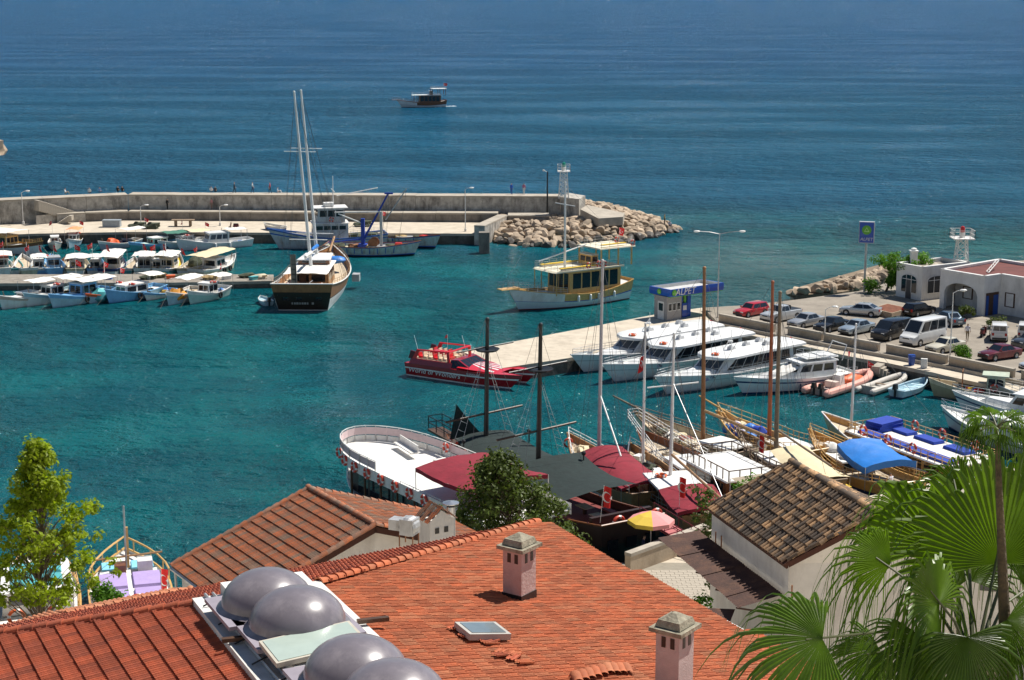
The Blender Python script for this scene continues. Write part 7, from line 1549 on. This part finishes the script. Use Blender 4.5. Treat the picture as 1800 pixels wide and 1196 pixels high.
pB = hit(1184, 1235, plA); chimney('pink plastered chimney near the lower edge of the photo', pB, math.atan2(rdir.y, rdir.x) + math.pi / 2 + .5, .68, 1.85, mat('plaster_grey_pink', (.5, .42, .4, 1), .9, var=.15, scale=1.6, dirt=(.28, .22, .2, 1), bump=.3))
# roof window, displaced tiles
c0, n, d3, ac = plA; pw = hit(846, 1124, plA) + n * .22
rw = put('roof_window', None, hA_, pw - O); rw.rotation_euler = Matrix((ac, -d3, n)).transposed().to_euler() if Matrix((ac, -d3, n)).determinant() > 0 else Matrix((-ac, -d3, n)).transposed().to_euler()
mb = MB(); mb.box(0, 0, 0, .95, 1.15, .16); part('window_frame', mb, mat('window_frame_grey', (.42, .4, .36, 1), .6), rw); box('pane', rw, 0, 0, .085, .76, .94, .02, mat('pale_pane', (.16, .2, .22, 1), .08, spec=.8), top=(1, 1))
for k in range(12):
    q = hit(800 + 10 * k + (k % 2) * 9, 1112 + 4.0 * k + (k % 3) * 3 + (10 if k > 6 else 0), plA) + n * .12; o = put('loose_tile', tM if k % 2 else tR, hA_, q - O); o.rotation_euler = (Matrix((-ac, -d3, n)).transposed() @ Matrix.Rotation(.35 * math.sin(k * 2.1) + .5, 3, 'Z') @ Matrix.Rotation(.12, 3, 'X')).to_euler()
for k in range(9):                                                  # crest of a dormer at the lower frame edge
    q = hit(1014 + 11 * k, 1203 - 3.0 * min(k, 5), plA) + n * .1; o = put('dormer_tile', capm, hA_, q - O); o.rotation_euler = (Matrix((-ac, -d3, n)).transposed() @ Matrix.Rotation(1.3, 3, 'Z')).to_euler()
# --- small barrel tiled roof at lower left
zS = 16.0
s0, s1 = W(120, 1083, zS + .9), W(250, 1057, zS + .9); s2, s3 = W(275, 1082, zS), W(165, 1112, zS)
sd_ = (s1 - s0).normalized(); s1 = s0 + sd_ * 4.3; s0b = s0 - sd_ * .0; dn_ = Vector((sd_.y, -sd_.x, 0)); dn_ = dn_ if dn_.y < 0 else -dn_
hS = thing('porch_roof', 'small terracotta barrel tiled roof below the leafy tree', 'roof', (s0.x, s0.y, 11)); tB = barrel(.17, .36, T_TERRA)
near0, near1 = s0 + dn_ * 2.4 + Vector((0, 0, -.75)), s1 + dn_ * 2.4 + Vector((0, 0, -.75)); far0, far1 = s0 - dn_ * 1.6 + Vector((0, 0, -.5)), s1 - dn_ * 1.6 + Vector((0, 0, -.5))
tile_roof(hS, [s0, s1, near1, near0], dn_, tB, .17, .36, 5, 260); tile_roof(hS, [s1, s0, far0, far1], -dn_, tB, .17, .36, 6, 200)
w0 = s0 - sd_ * 5 + Vector((0, 0, -.7)); tile_roof(hS, [s0, near0, near0 - sd_ * 5 + Vector((0, 0, -.7)), w0], -sd_, tB, .17, .36, 7, 150); tile_roof(hS, [s0, w0, far0 - sd_ * 5 + Vector((0, 0, -.5)), far0], -dn_, tB, .17, .36, 8, 150)
capS = barrel(.26, .36, T_TERRA, .45); caps(hS, s0, s1, capS, .33); caps(hS, s0, near0, capS, .33); caps(hS, s1, near1, capS, .33)
walls(hS, [w0 + dn_ * 2, near0.lerp(s0, .1), near1.lerp(s1, .1), far1.lerp(s1, .1), far0.lerp(s0, .1)], 4, drop=.35)
# --- house B: weathered red gable roof
b0, b1 = Vector((-8.4, 67.8, 17)), Vector((-5.26, 62.9, 17)); bd = (b1 - b0).normalized(); bp_ = Vector((bd.y, -bd.x, 0)); bp_ = bp_ if bp_.x < 0 else -bp_
e0, e1 = b0 + bp_ * 6.1 + Vector((0, 0, -2.2)), b1 + bp_ * 6.1 + Vector((0, 0, -2.2)); f0, f1 = b0 - bp_ * 6.0 + Vector((0, 0, -2.1)), b1 - bp_ * 6.0 + Vector((0, 0, -2.1))
hB_ = thing('tiled_house', 'harbour house with weathered red gable roof and metal flue', 'house', (-7, 65, 4)); tO = marseille(.25, .46, T_OLD)
e1x = e1 + bd * 1.5
lfB, plB = tile_roof(hB_, [b0, b1, e1, e0], bp_, tO, .25, .46, 21); rfB, plB2 = tile_roof(hB_, [b1, b0, f0, f1], -bp_, tO, .25, .46, 22)
capB = barrel(.28, .4, T_OLD, .45); caps(hB_, b0, b1, capB, .38)
for a, b_ in ((b0, e0), (b0, f0), (b1, e1), (b1, f1)): caps(hB_, a, b_, capB, .38, 'verge_tile', .03)
O = hB_.location
for gb, (x, y) in (((b1), (e1, f1)), ((b0), (e0, f0))):
    k = Vector((0, 0, -.3)); i_ = -bd * .35 if gb is b1 else bd * .35
    mb = MB(); pts = [gb + k + i_, x.lerp(gb, .07) + k + i_, Vector((x.x, x.y, 2)).lerp(Vector((gb.x, gb.y, 2)), .07) + i_, Vector((y.x, y.y, 2)).lerp(Vector((gb.x, gb.y, 2)), .07) + i_, y.lerp(gb, .07) + k + i_]; mb.add([p - O for p in pts], [(0, 1, 2, 3, 4)]); part('gable_wall', mb, PLAST_W, hB_)
walls(hB_, [e0.lerp(b0, .07), e1.lerp(b1, .07)], 2); walls(hB_, [f1.lerp(b1, .07), f0.lerp(b0, .07)], 2)
mb = MB(); mb.tube([e0 - O + Vector((0, 0, -.08)), e1 - O + Vector((0, 0, -.08))], .08, 6); mb.tube([e0 - O + Vector((.15, 0, -.1)), e0 - O + Vector((.25, 0, -8))], .06, 6); part('gutter', mb, GALV, hB_)
# dovecote chimney, vent fan and flue standing on the far slope
q = hit(766, 958, plB2); dv_ = put('dovecote_chimney', None, hB_, q - O, (0, 0, math.atan2(bd.y, bd.x) + math.pi / 2)); w_ = 1.05
mb = MB(); mb.box(0, 0, .45, w_, .9, 1.3); mb.add([(-w_ / 2, -.45, 1.1), (w_ / 2, -.45, 1.1), (0, -.45, 1.5), (-w_ / 2, .45, 1.1), (w_ / 2, .45, 1.1), (0, .45, 1.5)], [(0, 1, 2), (5, 4, 3)]); part('shaft', mb, PLAST_W, dv_)
for x in (-.2, .2): box('smoke_slot', dv_, x, -.46, .72, .17, .03, .22, BLACK)
for sd in (1, -1):
    for i in range(3):
        for j in range(2): o = put('roof_tile', tO, dv_, (sd * (.17 + .3 * j), -.4 + .38 * i, 1.45 - .22 * j)); o.rotation_euler = (0, sd * .62, 0); o.rotation_euler = (Matrix.Rotation(sd * .62, 3, 'Y') @ Matrix.Rotation(-sd * math.pi / 2, 3, 'Z')).to_euler()
q = hit(716, 958, plB2); vf = put('vent_fan', None, hB_, q - O, (0, 0, -.4))
mb = MB(); mb.box(.1, 0, .75, .55, .6, .6); mb.lathe([(.3, -.3), (.36, -.2), (.36, .2), (.3, .3)], 14, (.1, 0, .75), 'y'); part('fan_housing', mb, GALV, vf); mb = MB(); mb.box(-.4, 0, .78, .5, .5, .4); part('fan_duct', mb, GALV, vf)
mb = MB()
for x in (-.2, .35):
    for y in (-.25, .25): mb.tube([(x, y, 0), (x, y, .5)], .025, 4)
part('fan_stand', mb, mat('rust', (.25, .11, .05, 1)), vf)
q = hit(793, 955, plB2); fl_ = put('metal_flue', None, hB_, q - O); mb = MB(); mb.lathe([(.17, -.5), (.17, 1.5)], 14); part('flue_pipe', mb, STEEL, fl_, smooth=True); mb = MB(); mb.lathe([(.32, 1.62), (.33, 1.66), (.0, 1.74)], 14); mb.lathe([(.32, 1.62), (0, 1.6)], 14); part('flue_cap', mb, STEEL, fl_, smooth=True)
# --- house C: lichen dark barrel tiled white house on the right
zc = 15.5
c_e0, c_e1 = W(1243, 894, zc), W(1377, 992, zc); r0 = W(1392, 815, 17.6); cv_ = c_e1 - c_e0; r1_ = r0 + cv_; r1_.z = 17.6; cdir = cv_.normalized(); cp_ = Vector((cdir.y, -cdir.x, 0)); cp_ = cp_ if cp_.x < 0 else -cp_
g0, g1 = r0 - cp_ * 4 + Vector((0, 0, -2.1)), r1_ - cp_ * 4 + Vector((0, 0, -2.1))
hC_ = thing('tiled_house', 'white house with dark lichen covered barrel tile roof', 'house', (r0.x, r0.y - 4, 4)); tD = barrel(.19, .4, T_DARK, .62, .02); O = hC_.location
tile_roof(hC_, [r0, r1_, c_e1, c_e0], cp_, tD, .25, .38, 31, jit=.02); tile_roof(hC_, [r1_, r0, g0, g1], -cp_, tD, .25, .38, 32, jit=.02)
capD = barrel(.34, .42, T_DARK, .42); caps(hC_, r0, r1_, capD, .36); caps(hC_, r0, c_e0, tD, .32, 'verge_tile', .05); caps(hC_, r1_, c_e1, tD, .32, 'verge_tile', .05)
k = Vector((0, 0, -.2)); i_ = -cdir * .25
mb = MB(); pts = [r1_ + k + i_, c_e1.lerp(r1_, .06) + k + i_, Vector((c_e1.x, c_e1.y, 3)).lerp(Vector((r1_.x, r1_.y, 3)), .06) + i_, Vector((g1.x, g1.y, 3)).lerp(Vector((r1_.x, r1_.y, 3)), .06) + i_, g1.lerp(r1_, .06) + k + i_]; mb.add([p - O for p in pts], [(0, 1, 2, 3, 4)]); part('gable_wall', mb, PLAST_W, hC_)
walls(hC_, [c_e0.lerp(r0, .06), c_e1.lerp(r1_, .06)], 3, drop=.2); walls(hC_, [g1.lerp(r1_, .06), g0.lerp(r0, .06), c_e0.lerp(r0, .06)], 3, drop=.25)
for px, py in ((1268, 952), (1258, 945), (1392, 1040)):
    q = WY(px, py, c_e0.y - (1.8 if px < 1300 else 8.8)); box('wall_iron', hC_, q.x - O.x, q.y - O.y, q.z - O.z, .05, .06, .5, mat('rust', (.25, .11, .05, 1)))
# the plain white neighbour seen through the palm leaves
nb = thing('white_house', 'plain white house wall seen between the palm leaves', 'house', (25.5, 76, 3)); mb = MB(); mb.box(0, 0, 4.6, 11, 6, 11, rz=-.25); part('wall', mb, PLAST_W, nb); mb = MB(); mb.box(0, 0, 10.2, 11.3, 6.3, .25, rz=-.25); part('roof', mb, CONC, nb)
for x in (-3, 0, 3): box('window', nb, x * math.cos(.25) - 3.02 * math.sin(.25), -x * math.sin(.25) - 3.02 * math.cos(.25), 8, 1, .06, 1.3, GLASS, rz=-.25)
# rusty sheet awning along house C
RUST = mat('rusty_sheet', (.07, .03, .02, 1), .8, var=.3, scale=1.5, dirt=(.2, .09, .045, 1), dirtamt=.6, bump=.3, bscale=12)
a0, a1 = c_e0 + Vector((0, 0, -1.25)) - cdir * .8, c_e1 + Vector((0, 0, -1.2)) + cdir * .1; o0_, o1_ = a0 + cp_ * 1.9 + Vector((0, 0, -.15)), a1 + cp_ * 1.9 + Vector((0, 0, -.35))
aw = thing('sheet_awning', 'rusty brown corrugated sheet awning on the white house wall', 'awning', (a0.x, a0.y, 9)); Oa = aw.location
for k in range(7):
    t0, t1 = k / 7, (k + 1) / 7 + .004; dz = Vector((0, 0, .015 * (k % 2))); mb = MB(); nn2 = 14
    q = []
    for i in range(nn2 + 1):
        t = t0 + (t1 - t0) * i / nn2; w2 = Vector((0, 0, .02 * math.cos(i * math.pi))); q += [a0.lerp(a1, t) + dz + w2 - Oa, o0_.lerp(o1_, t) + dz + w2 - Oa]
    mb.add(q, [(2 * i, 2 * i + 2, 2 * i + 3, 2 * i + 1) for i in range(nn2)]); part('sheet', mb, RUST, aw)
for k in range(5): t = .02 + .24 * k; p0, p1 = o0_.lerp(o1_, t) - Oa, a0.lerp(a1, t) - Oa - Vector((0, 0, .9)); mb = MB(); mb.tube([p0 - Vector((0, 0, .05)), p1], .04, 5); part('bracket', mb, DKWOOD, aw)
shd = thing('lean_to', 'small rusty lean to sheet beside the orange roof edge', 'lean-to', (o1_.x - 1.2, o1_.y + .6, 9)); Os = shd.location; z_ = 13.4 - 9
mb = MB(); mb.add([(-1.4, -.6, z_ - .5), (.6, -1.4, z_ - .3), (1.2, .2, z_ + .2), (-.8, 1.0, z_)], [(0, 1, 2, 3)]); part('sheet', mb, RUST, shd); mb = MB(); mb.box(-.1, -.2, z_ / 2 - .6, 1.5, 1.3, z_ - .6, rz=-.38); part('shed_wall', mb, PLAST_W, shd)
# --- courtyard by the quay
cyA, cyB = W(1108, 1010, 1.7), W(1245, 958, 1.7)
cw = thing('quay_parapet', 'cream parapet wall beside the yellow and pink parasol', 'wall', (cyA.x, cyA.y, 1.7)); d = cyB - cyA
wallseg('parapet', Vector((0, 0)), Vector((d.x, d.y)), .45, 0, 1.35, WSTN, cw, CONC, .04)
um = W(1146, 985, 1.7); pz_ = thing('parasol', 'yellow and pink beach parasol beside the red gangway', 'parasol', (um.x, um.y + 1.2, 1.7))
UY, UP = mat('parasol_yellow', (.72, .5, .06, 1), .8, var=.06), mat('parasol_pink', (.72, .28, .27, 1), .8, var=.06)
mb = MB(); mb.tube([(0, 0, 0), (0, 0, 2.85)], .035, 7); part('pole', mb, WPAINT, pz_); box('base', pz_, 0, 0, .08, .6, .6, .16, CONC)
for i in range(8):
    a0_, a1_ = 2 * math.pi * i / 8, 2 * math.pi * (i + 1) / 8; mb = MB(); rr_ = 1.5
    p0, p1 = (rr_ * math.cos(a0_), rr_ * math.sin(a0_)), (rr_ * math.cos(a1_), rr_ * math.sin(a1_))
    mb.add([(0, 0, 2.9), (p0[0] * .5, p0[1] * .5, 2.66), (p1[0] * .5, p1[1] * .5, 2.66), (*p0, 2.3), (*p1, 2.3), (p0[0] * 1.01, p0[1] * 1.01, 2.05), (p1[0] * 1.01, p1[1] * 1.01, 2.05)], [(0, 1, 2), (1, 3, 4, 2), (3, 5, 6, 4)]); part('panel', mb, UY if i in (4, 5) else UP, pz_)
p = W(1131, 985, 1.7); person('person in dark blue sitting by the parasol', (p.x, p.y + .4, 2.3), 0, 'sit', (.02, .03, .07, 1), (.03, .03, .04, 1), 'darkblue', 'black', 50)
box('stool', thing('stool', 'low stool under the seated person by the parasol', 'stool', (p.x, p.y + .4, 1.7)), 0, 0, .32, .45, .45, .62, DKWOOD)
p = W(1225, 905, 1.7); person('person in dark clothes standing on the quay by the crimson awning boat', (p.x, p.y - .5, 1.7), 2.0, 'stand', (.03, .03, .035, 1), (.03, .03, .04, 1), 'black', 'black', 51)
COB = mat('courtyard_paving', (.4, .35, .28, 1), .9, var=.2, scale=1.5, bump=.4, bscale=9, dirt=(.28, .24, .19, 1), dirtamt=.5); cp0 = W(1150, 1018, 1.72)
yd = put('courtyard', None); bpy.data.objects.remove(yd); base_ = MB(); base_.add([(-9, -9, 0), (9, -9, 0), (9, 4, 0), (-9, 4, 0)], [(0, 1, 2, 3)]); yd = part('courtyard', base_, mat('paving_joint', (.27, .24, .19, 1), .95), loc=(cp0.x, cp0.y - 1, 1.715), kind='structure')
slabme = MB(); slabme.box(0, 0, .02, .54, .375, .03, top=(.98, .97)); slabme = slabme.mesh('paving_stone', COB)
for i in range(17):
    for j in range(16): put('paving_stone', slabme, yd, (-5 + .55 * i + (j % 2) * .27, -3.5 + .39 * j, .002), (0, 0, rnd.uniform(-.03, .03)))
# ---------------------------------------------------------------- vegetation
def leafy(name, label, base, height, crown, n_clump, leaves, size, lm, trunkm, lean=(0, 0), seed=0, trunk_r=.16, cat='tree', spread=.55, group=None):
    """crown(t) -> radius at height fraction t"""
    rr = random.Random(seed); root = thing(name, label, cat, base, 0, group); mb = MB(); lv, lf, rv = [], [], []
    axis = lambda t: Vector((lean[0] * t * height + .25 * math.sin(t * 5 + seed), lean[1] * t * height + .2 * math.sin(t * 4 + 1), t * height))
    mb.tube([axis(i / 8) for i in range(9)], trunk_r, 8, trunk_r * .2)
    for c_ in range(n_clump):
        t = rr.uniform(.18, 1.0) ** .85; r_ = crown(t); a = rr.uniform(0, 2 * math.pi); q = math.sqrt(rr.uniform(.05, 1)) * r_
        p = axis(t) + Vector((q * math.cos(a), q * math.sin(a), rr.uniform(-.25, .25))); s_ = axis(max(.05, t - .12 - .05 * q))
        mid = s_.lerp(p, .5) + Vector((0, 0, .12 * q)); mb.tube([s_, mid, p], .035, 4, .01)
        cr = rr.uniform(.6, 1.2) * spread; tone = rr.random()
        for k in range(leaves):
            v = Vector((rr.gauss(0, 1), rr.gauss(0, 1), rr.gauss(0, .8))); v = v.normalized() * cr * rr.random() ** .45; ce = p + v
            nrm = (v.normalized() + Vector((rr.gauss(0, .5), rr.gauss(0, .5), rr.gauss(.5, .5)))).normalized(); u = nrm.orthogonal().normalized(); u = (Matrix.Rotation(rr.uniform(0, 6.28), 3, nrm) @ u); w2 = nrm.cross(u); s2 = size * rr.uniform(.6, 1.3); b0_ = len(lv)
            lv += [tuple(ce - u * s2), tuple(ce + w2 * s2 * .55 + nrm * s2 * .15), tuple(ce + u * s2), tuple(ce - w2 * s2 * .55 + nrm * s2 * .15)]; lf.append((b0_, b0_ + 1, b0_ + 2, b0_ + 3)); rv += [(tone * .6 + rr.random() * .4)] * 4
    part('trunk', mb, trunkm, root, smooth=True); me = bpy.data.meshes.new('foliage'); me.from_pydata(lv, [], lf); me.materials.append(lm); at = me.attributes.new('rnd', 'FLOAT', 'POINT'); at.data.foreach_set('value', rv); put('crown', me, root, kind='stuff')
    return root
BARK = mat('bark', (.16, .12, .085, 1), .95, var=.3, bump=.6, bscale=12)
LF1, LF2, LF3 = leafmat('plane_leaf', (.27, .34, .018, 1), .5), leafmat('oleander_leaf', (.075, .105, .022, 1), .35), leafmat('bush_leaf', (.09, .2, .02, 1), .45)
TPROF = ((0, .0), (.15, 1.2), (.28, 4.0), (.45, 4.3), (.6, 3.2), (.72, 3.0), (.85, 1.6), (1, .5))
def tprof(t):
    for (a, ra), (b_, rb) in zip(TPROF, TPROF[1:]):
        if t <= b_: return (ra + (rb - ra) * (t - a) / (b_ - a)) * (.8 + .3 * math.sin(t * 23))
    return .4
p = W(80, 1128, 1.7); leafy('plane_tree', 'tall fresh lime green leafy tree at the left edge', p, 11.4, tprof, 300, 34, .15, LF1, BARK, (.0, .0), 4, .16, spread=.46)
p = W(205, 1128, 1.7); leafy('bush', 'dense green bush at the foot of the tall leafy tree', (p.x, p.y - 1, 1.7), 3.6, lambda t: 1.7 * math.sin(math.pi * min(1, t * .9 + .1)), 45, 60, .12, LF3, BARK, seed=6, trunk_r=.06, cat='bush', spread=.5)
leafy('oleander_tree', 'dark green oleander tree with pink blossom behind the orange roof', (-.4, 96.5, 1.7), 8.5, lambda t: (3.7 if t < .72 else 3.7 * (1 - (t - .72) / .3)) * (.85 + .2 * math.sin(t * 15)) + .3, 300, 46, .14, LF2, BARK, seed=12, trunk_r=.14, spread=.7)
leafy('bush', 'small oleander bush right of the orange roof corner', (3.4, 94.5, 1.7), 4.4, lambda t: 1.0, 30, 55, .12, LF2, BARK, seed=14, trunk_r=.06, cat='bush', spread=.55)
leafy('small_tree', 'bright green young tree between the orange roof and rusty awning', (6.9, 66.5, 7.6), 5.2, lambda t: .3 + 1.1 * max(0, t - .5), 46, 34, .1, leafmat('young_leaf', (.1, .24, .03, 1), .5), BARK, seed=15, trunk_r=.06, spread=.42)
p = W(1560, 512, CP); leafy('pergola_vine', 'bright green spreading tree beside the small white house', (p.x, p.y - .5, CP), 4.3, lambda t: 3.6 * max(.1, min(1, (t - .5) * 3)), 130, 50, .16, LF3, BARK, (.35, .0), 17, .16, spread=.6)
p = W(1528, 516, CP); leafy('bush', 'green bush under the pole sign', p, 1.7, lambda t: .9, 18, 45, .13, LF3, BARK, seed=18, trunk_r=.05, cat='bush')
p = W(1692, 642, 1.55); leafy('bush', 'bright green bush spilling over the wall by the maroon car', (p.x, p.y + .7, 1.9), 1.3, lambda t: .9, 22, 50, .11, LF3, BARK, seed=19, trunk_r=.05, cat='bush', spread=.45)
for i, (px, py, lb) in enumerate(((1745, 577, 'dark shrub row beside the arched doorway'), (1695, 559, 'dark shrub inside the wide arch'))): p = W(px, py, CP); leafy('bush', lb, p, 1.1, lambda t: .8, 16, 45, .12, LF2, BARK, seed=60 + i, trunk_r=.04, cat='bush', spread=.4)
for i, (px, py, Y, lb) in enumerate(((1262, 872, 92, 'olive green shrub left of the dark tiled roof'), (1318, 846, 94, 'spiky green shrub behind the dark tiled roof'))): p = WY(px, py, Y); leafy('bush', lb, (p.x, p.y, 1.7), p.z - 1.2, lambda t: .5 + .8 * t, 34, 46, .13, LF2 if i == 0 else LF3, BARK, seed=70 + i, trunk_r=.06, cat='bush', spread=.5)
# fan palms
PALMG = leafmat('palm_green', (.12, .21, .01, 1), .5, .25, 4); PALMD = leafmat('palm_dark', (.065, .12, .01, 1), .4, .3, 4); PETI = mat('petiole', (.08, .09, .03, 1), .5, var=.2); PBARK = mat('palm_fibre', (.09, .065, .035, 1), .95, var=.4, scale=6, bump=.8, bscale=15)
def fan(root, hub, axis, nrm, R_, spread, n=36, droop=.25, tip=.55, m=None, seed=0, base=None, pr=.02, split=.5):
    """fan leaf: pleated blade, free drooping tips, petiole back to the crown"""
    O_ = root.location; rr = random.Random(seed); hub = Vector(hub); ax = Vector(axis).normalized(); nr = Vector(nrm); nr = (nr - ax * nr.dot(ax)).normalized(); sd = nr.cross(ax); mb = MB(); S = 9
    for i in range(n):
        a = R(spread) * ((i + .5) / n - .5); da = R(spread) / n; Rr = R_ * (1 - .18 * abs(a) / (R(spread) / 2)) * rr.uniform(.8, 1.1); d = ax * math.cos(a) + sd * math.sin(a); tn = -ax * math.sin(a) + sd * math.cos(a); tp = tip * rr.uniform(.5, 1.7); tw_ = rr.uniform(-.12, .12); L_, C_, R2_ = [], [], []
        for k in range(S + 1):
            r = k / S; w2 = Rr * da * .5 * (r if r < split else split * .8 * (1 - ((r - split) / (1 - split)) ** 1.5) + .004)
            f_ = max(0, (r - split) / (1 - split)); p = hub + d * Rr * (r - .22 * f_ * f_ * tp) + tn * tw_ * f_ * Rr * .4 + Vector((0, 0, -1)) * Rr * (droop * r * r + tp * f_ ** 1.9 * .75); L_.append(p - tn * w2); R2_.append(p + tn * w2); C_.append(p + nr * (Rr * da * .32 * min(r, split) + .001))
        b0_ = [tuple(x - O_) for x in L_ + C_ + R2_]; q = S + 1
        mb.add(b0_, [(k, k + 1, q + k + 1, q + k) for k in range(S)] + [(q + k, q + k + 1, 2 * q + k + 1, 2 * q + k) for k in range(S)])
    o = part('frond', mb, m or PALMG, root)
    if base is not None:
        b_ = Vector(base); md = b_.lerp(hub, .55) + Vector((0, 0, .12 * (hub - b_).length)); mb = MB(); mb.tube([b_ - O_, md - O_, hub + ax * R_ * .12 - O_], pr * 1.5, 6, pr * .7); part('petiole', mb, PETI, o)
    return o
crown_c = WY(1712, 1175, 13.6)
pm = thing('fan_palm', 'large fan palm with drooping leaves in the right foreground', 'palm tree', (crown_c.x, crown_c.y, 24)); O_ = pm.location
mb = MB(); mb.tube([(0, 0, -1), (0, 0, 3), (0, 0, crown_c.z - 24)], .27, 12, .2); part('trunk', mb, PBARK, pm, smooth=True)
def im(dx, dy, dz=0): return (dx, dz, -dy)      # image direction (right, down, away) -> world
LEAVES = [((1757, 990, 14.2), im(-.05, -1, .1), (.05, -1, .25), 1.12, 195, 40, .0, .22, PALMG, .68),
 ((1648, 1062, 13.3), im(-.35, -.6, -.2), (.1, -.6, .8), 1.15, 290, 56, .28, 1.15, PALMG, .4),
 ((1566, 990, 13.9), im(-1, -.35, .1), (0, -.7, .7), .98, 150, 38, .25, .75, PALMG, .48),
 ((1652, 962, 14.6), im(-.62, -.8, .15), (-.25, -.9, .3), .92, 140, 24, .06, .6, PALMG, .68),
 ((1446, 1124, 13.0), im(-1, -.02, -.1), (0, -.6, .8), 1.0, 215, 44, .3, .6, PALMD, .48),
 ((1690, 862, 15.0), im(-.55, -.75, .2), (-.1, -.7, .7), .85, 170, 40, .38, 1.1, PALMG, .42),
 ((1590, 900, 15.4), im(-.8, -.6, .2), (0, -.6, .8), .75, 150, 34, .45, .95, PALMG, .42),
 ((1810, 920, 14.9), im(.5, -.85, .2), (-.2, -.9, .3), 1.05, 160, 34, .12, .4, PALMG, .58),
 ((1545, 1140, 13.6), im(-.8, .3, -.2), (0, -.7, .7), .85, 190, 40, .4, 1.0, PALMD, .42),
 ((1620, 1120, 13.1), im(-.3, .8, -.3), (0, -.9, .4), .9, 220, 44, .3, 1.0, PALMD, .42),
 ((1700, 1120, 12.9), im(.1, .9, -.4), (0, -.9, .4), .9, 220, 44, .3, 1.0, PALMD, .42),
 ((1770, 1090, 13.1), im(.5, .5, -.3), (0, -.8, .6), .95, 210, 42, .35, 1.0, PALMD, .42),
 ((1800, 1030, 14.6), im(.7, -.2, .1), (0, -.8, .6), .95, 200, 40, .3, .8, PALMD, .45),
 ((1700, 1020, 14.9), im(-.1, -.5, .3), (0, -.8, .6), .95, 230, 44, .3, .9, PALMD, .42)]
for q_ in (1, 2, 5, 6, 8, 9, 10, 11): LEAVES[q_] = LEAVES[q_][:7] + (1.45, LEAVES[q_][8], .34)
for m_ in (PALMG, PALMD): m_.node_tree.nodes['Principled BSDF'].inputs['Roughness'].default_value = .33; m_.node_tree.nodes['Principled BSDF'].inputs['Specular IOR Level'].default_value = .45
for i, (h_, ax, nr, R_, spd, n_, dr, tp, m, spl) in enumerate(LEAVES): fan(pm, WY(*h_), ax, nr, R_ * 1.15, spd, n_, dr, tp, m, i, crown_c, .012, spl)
# tall slender palm beside it: thin trunk with a small crown on top
t0, t1 = WY(1772, 1230, 13.2), WY(1752, 752, 13.4); sp2 = thing('young_palm', 'slender palm stem with small leaf crown beside the large palm', 'palm tree', (t0.x, t0.y, 24)); Oy = sp2.location
mb = MB(); mb.tube([(0, 0, -1), (0, 0, t0.z - 24), t0.lerp(t1, .5) - Oy, t1 - Oy], .085, 9, .018); part('trunk', mb, PBARK, sp2, smooth=True)
for i in range(11):
    a = 2 * math.pi * i / 11; el = .55 if i % 2 else -.1; ax = Vector((math.cos(a), math.sin(a) * .8, el)).normalized(); fan(sp2, t1 + ax * .13, ax, Vector((0, -.3, 1)), .26, 150, 20, .4, .7, PALMG if i % 2 else PALMD, 40 + i, t1, .008, .55)
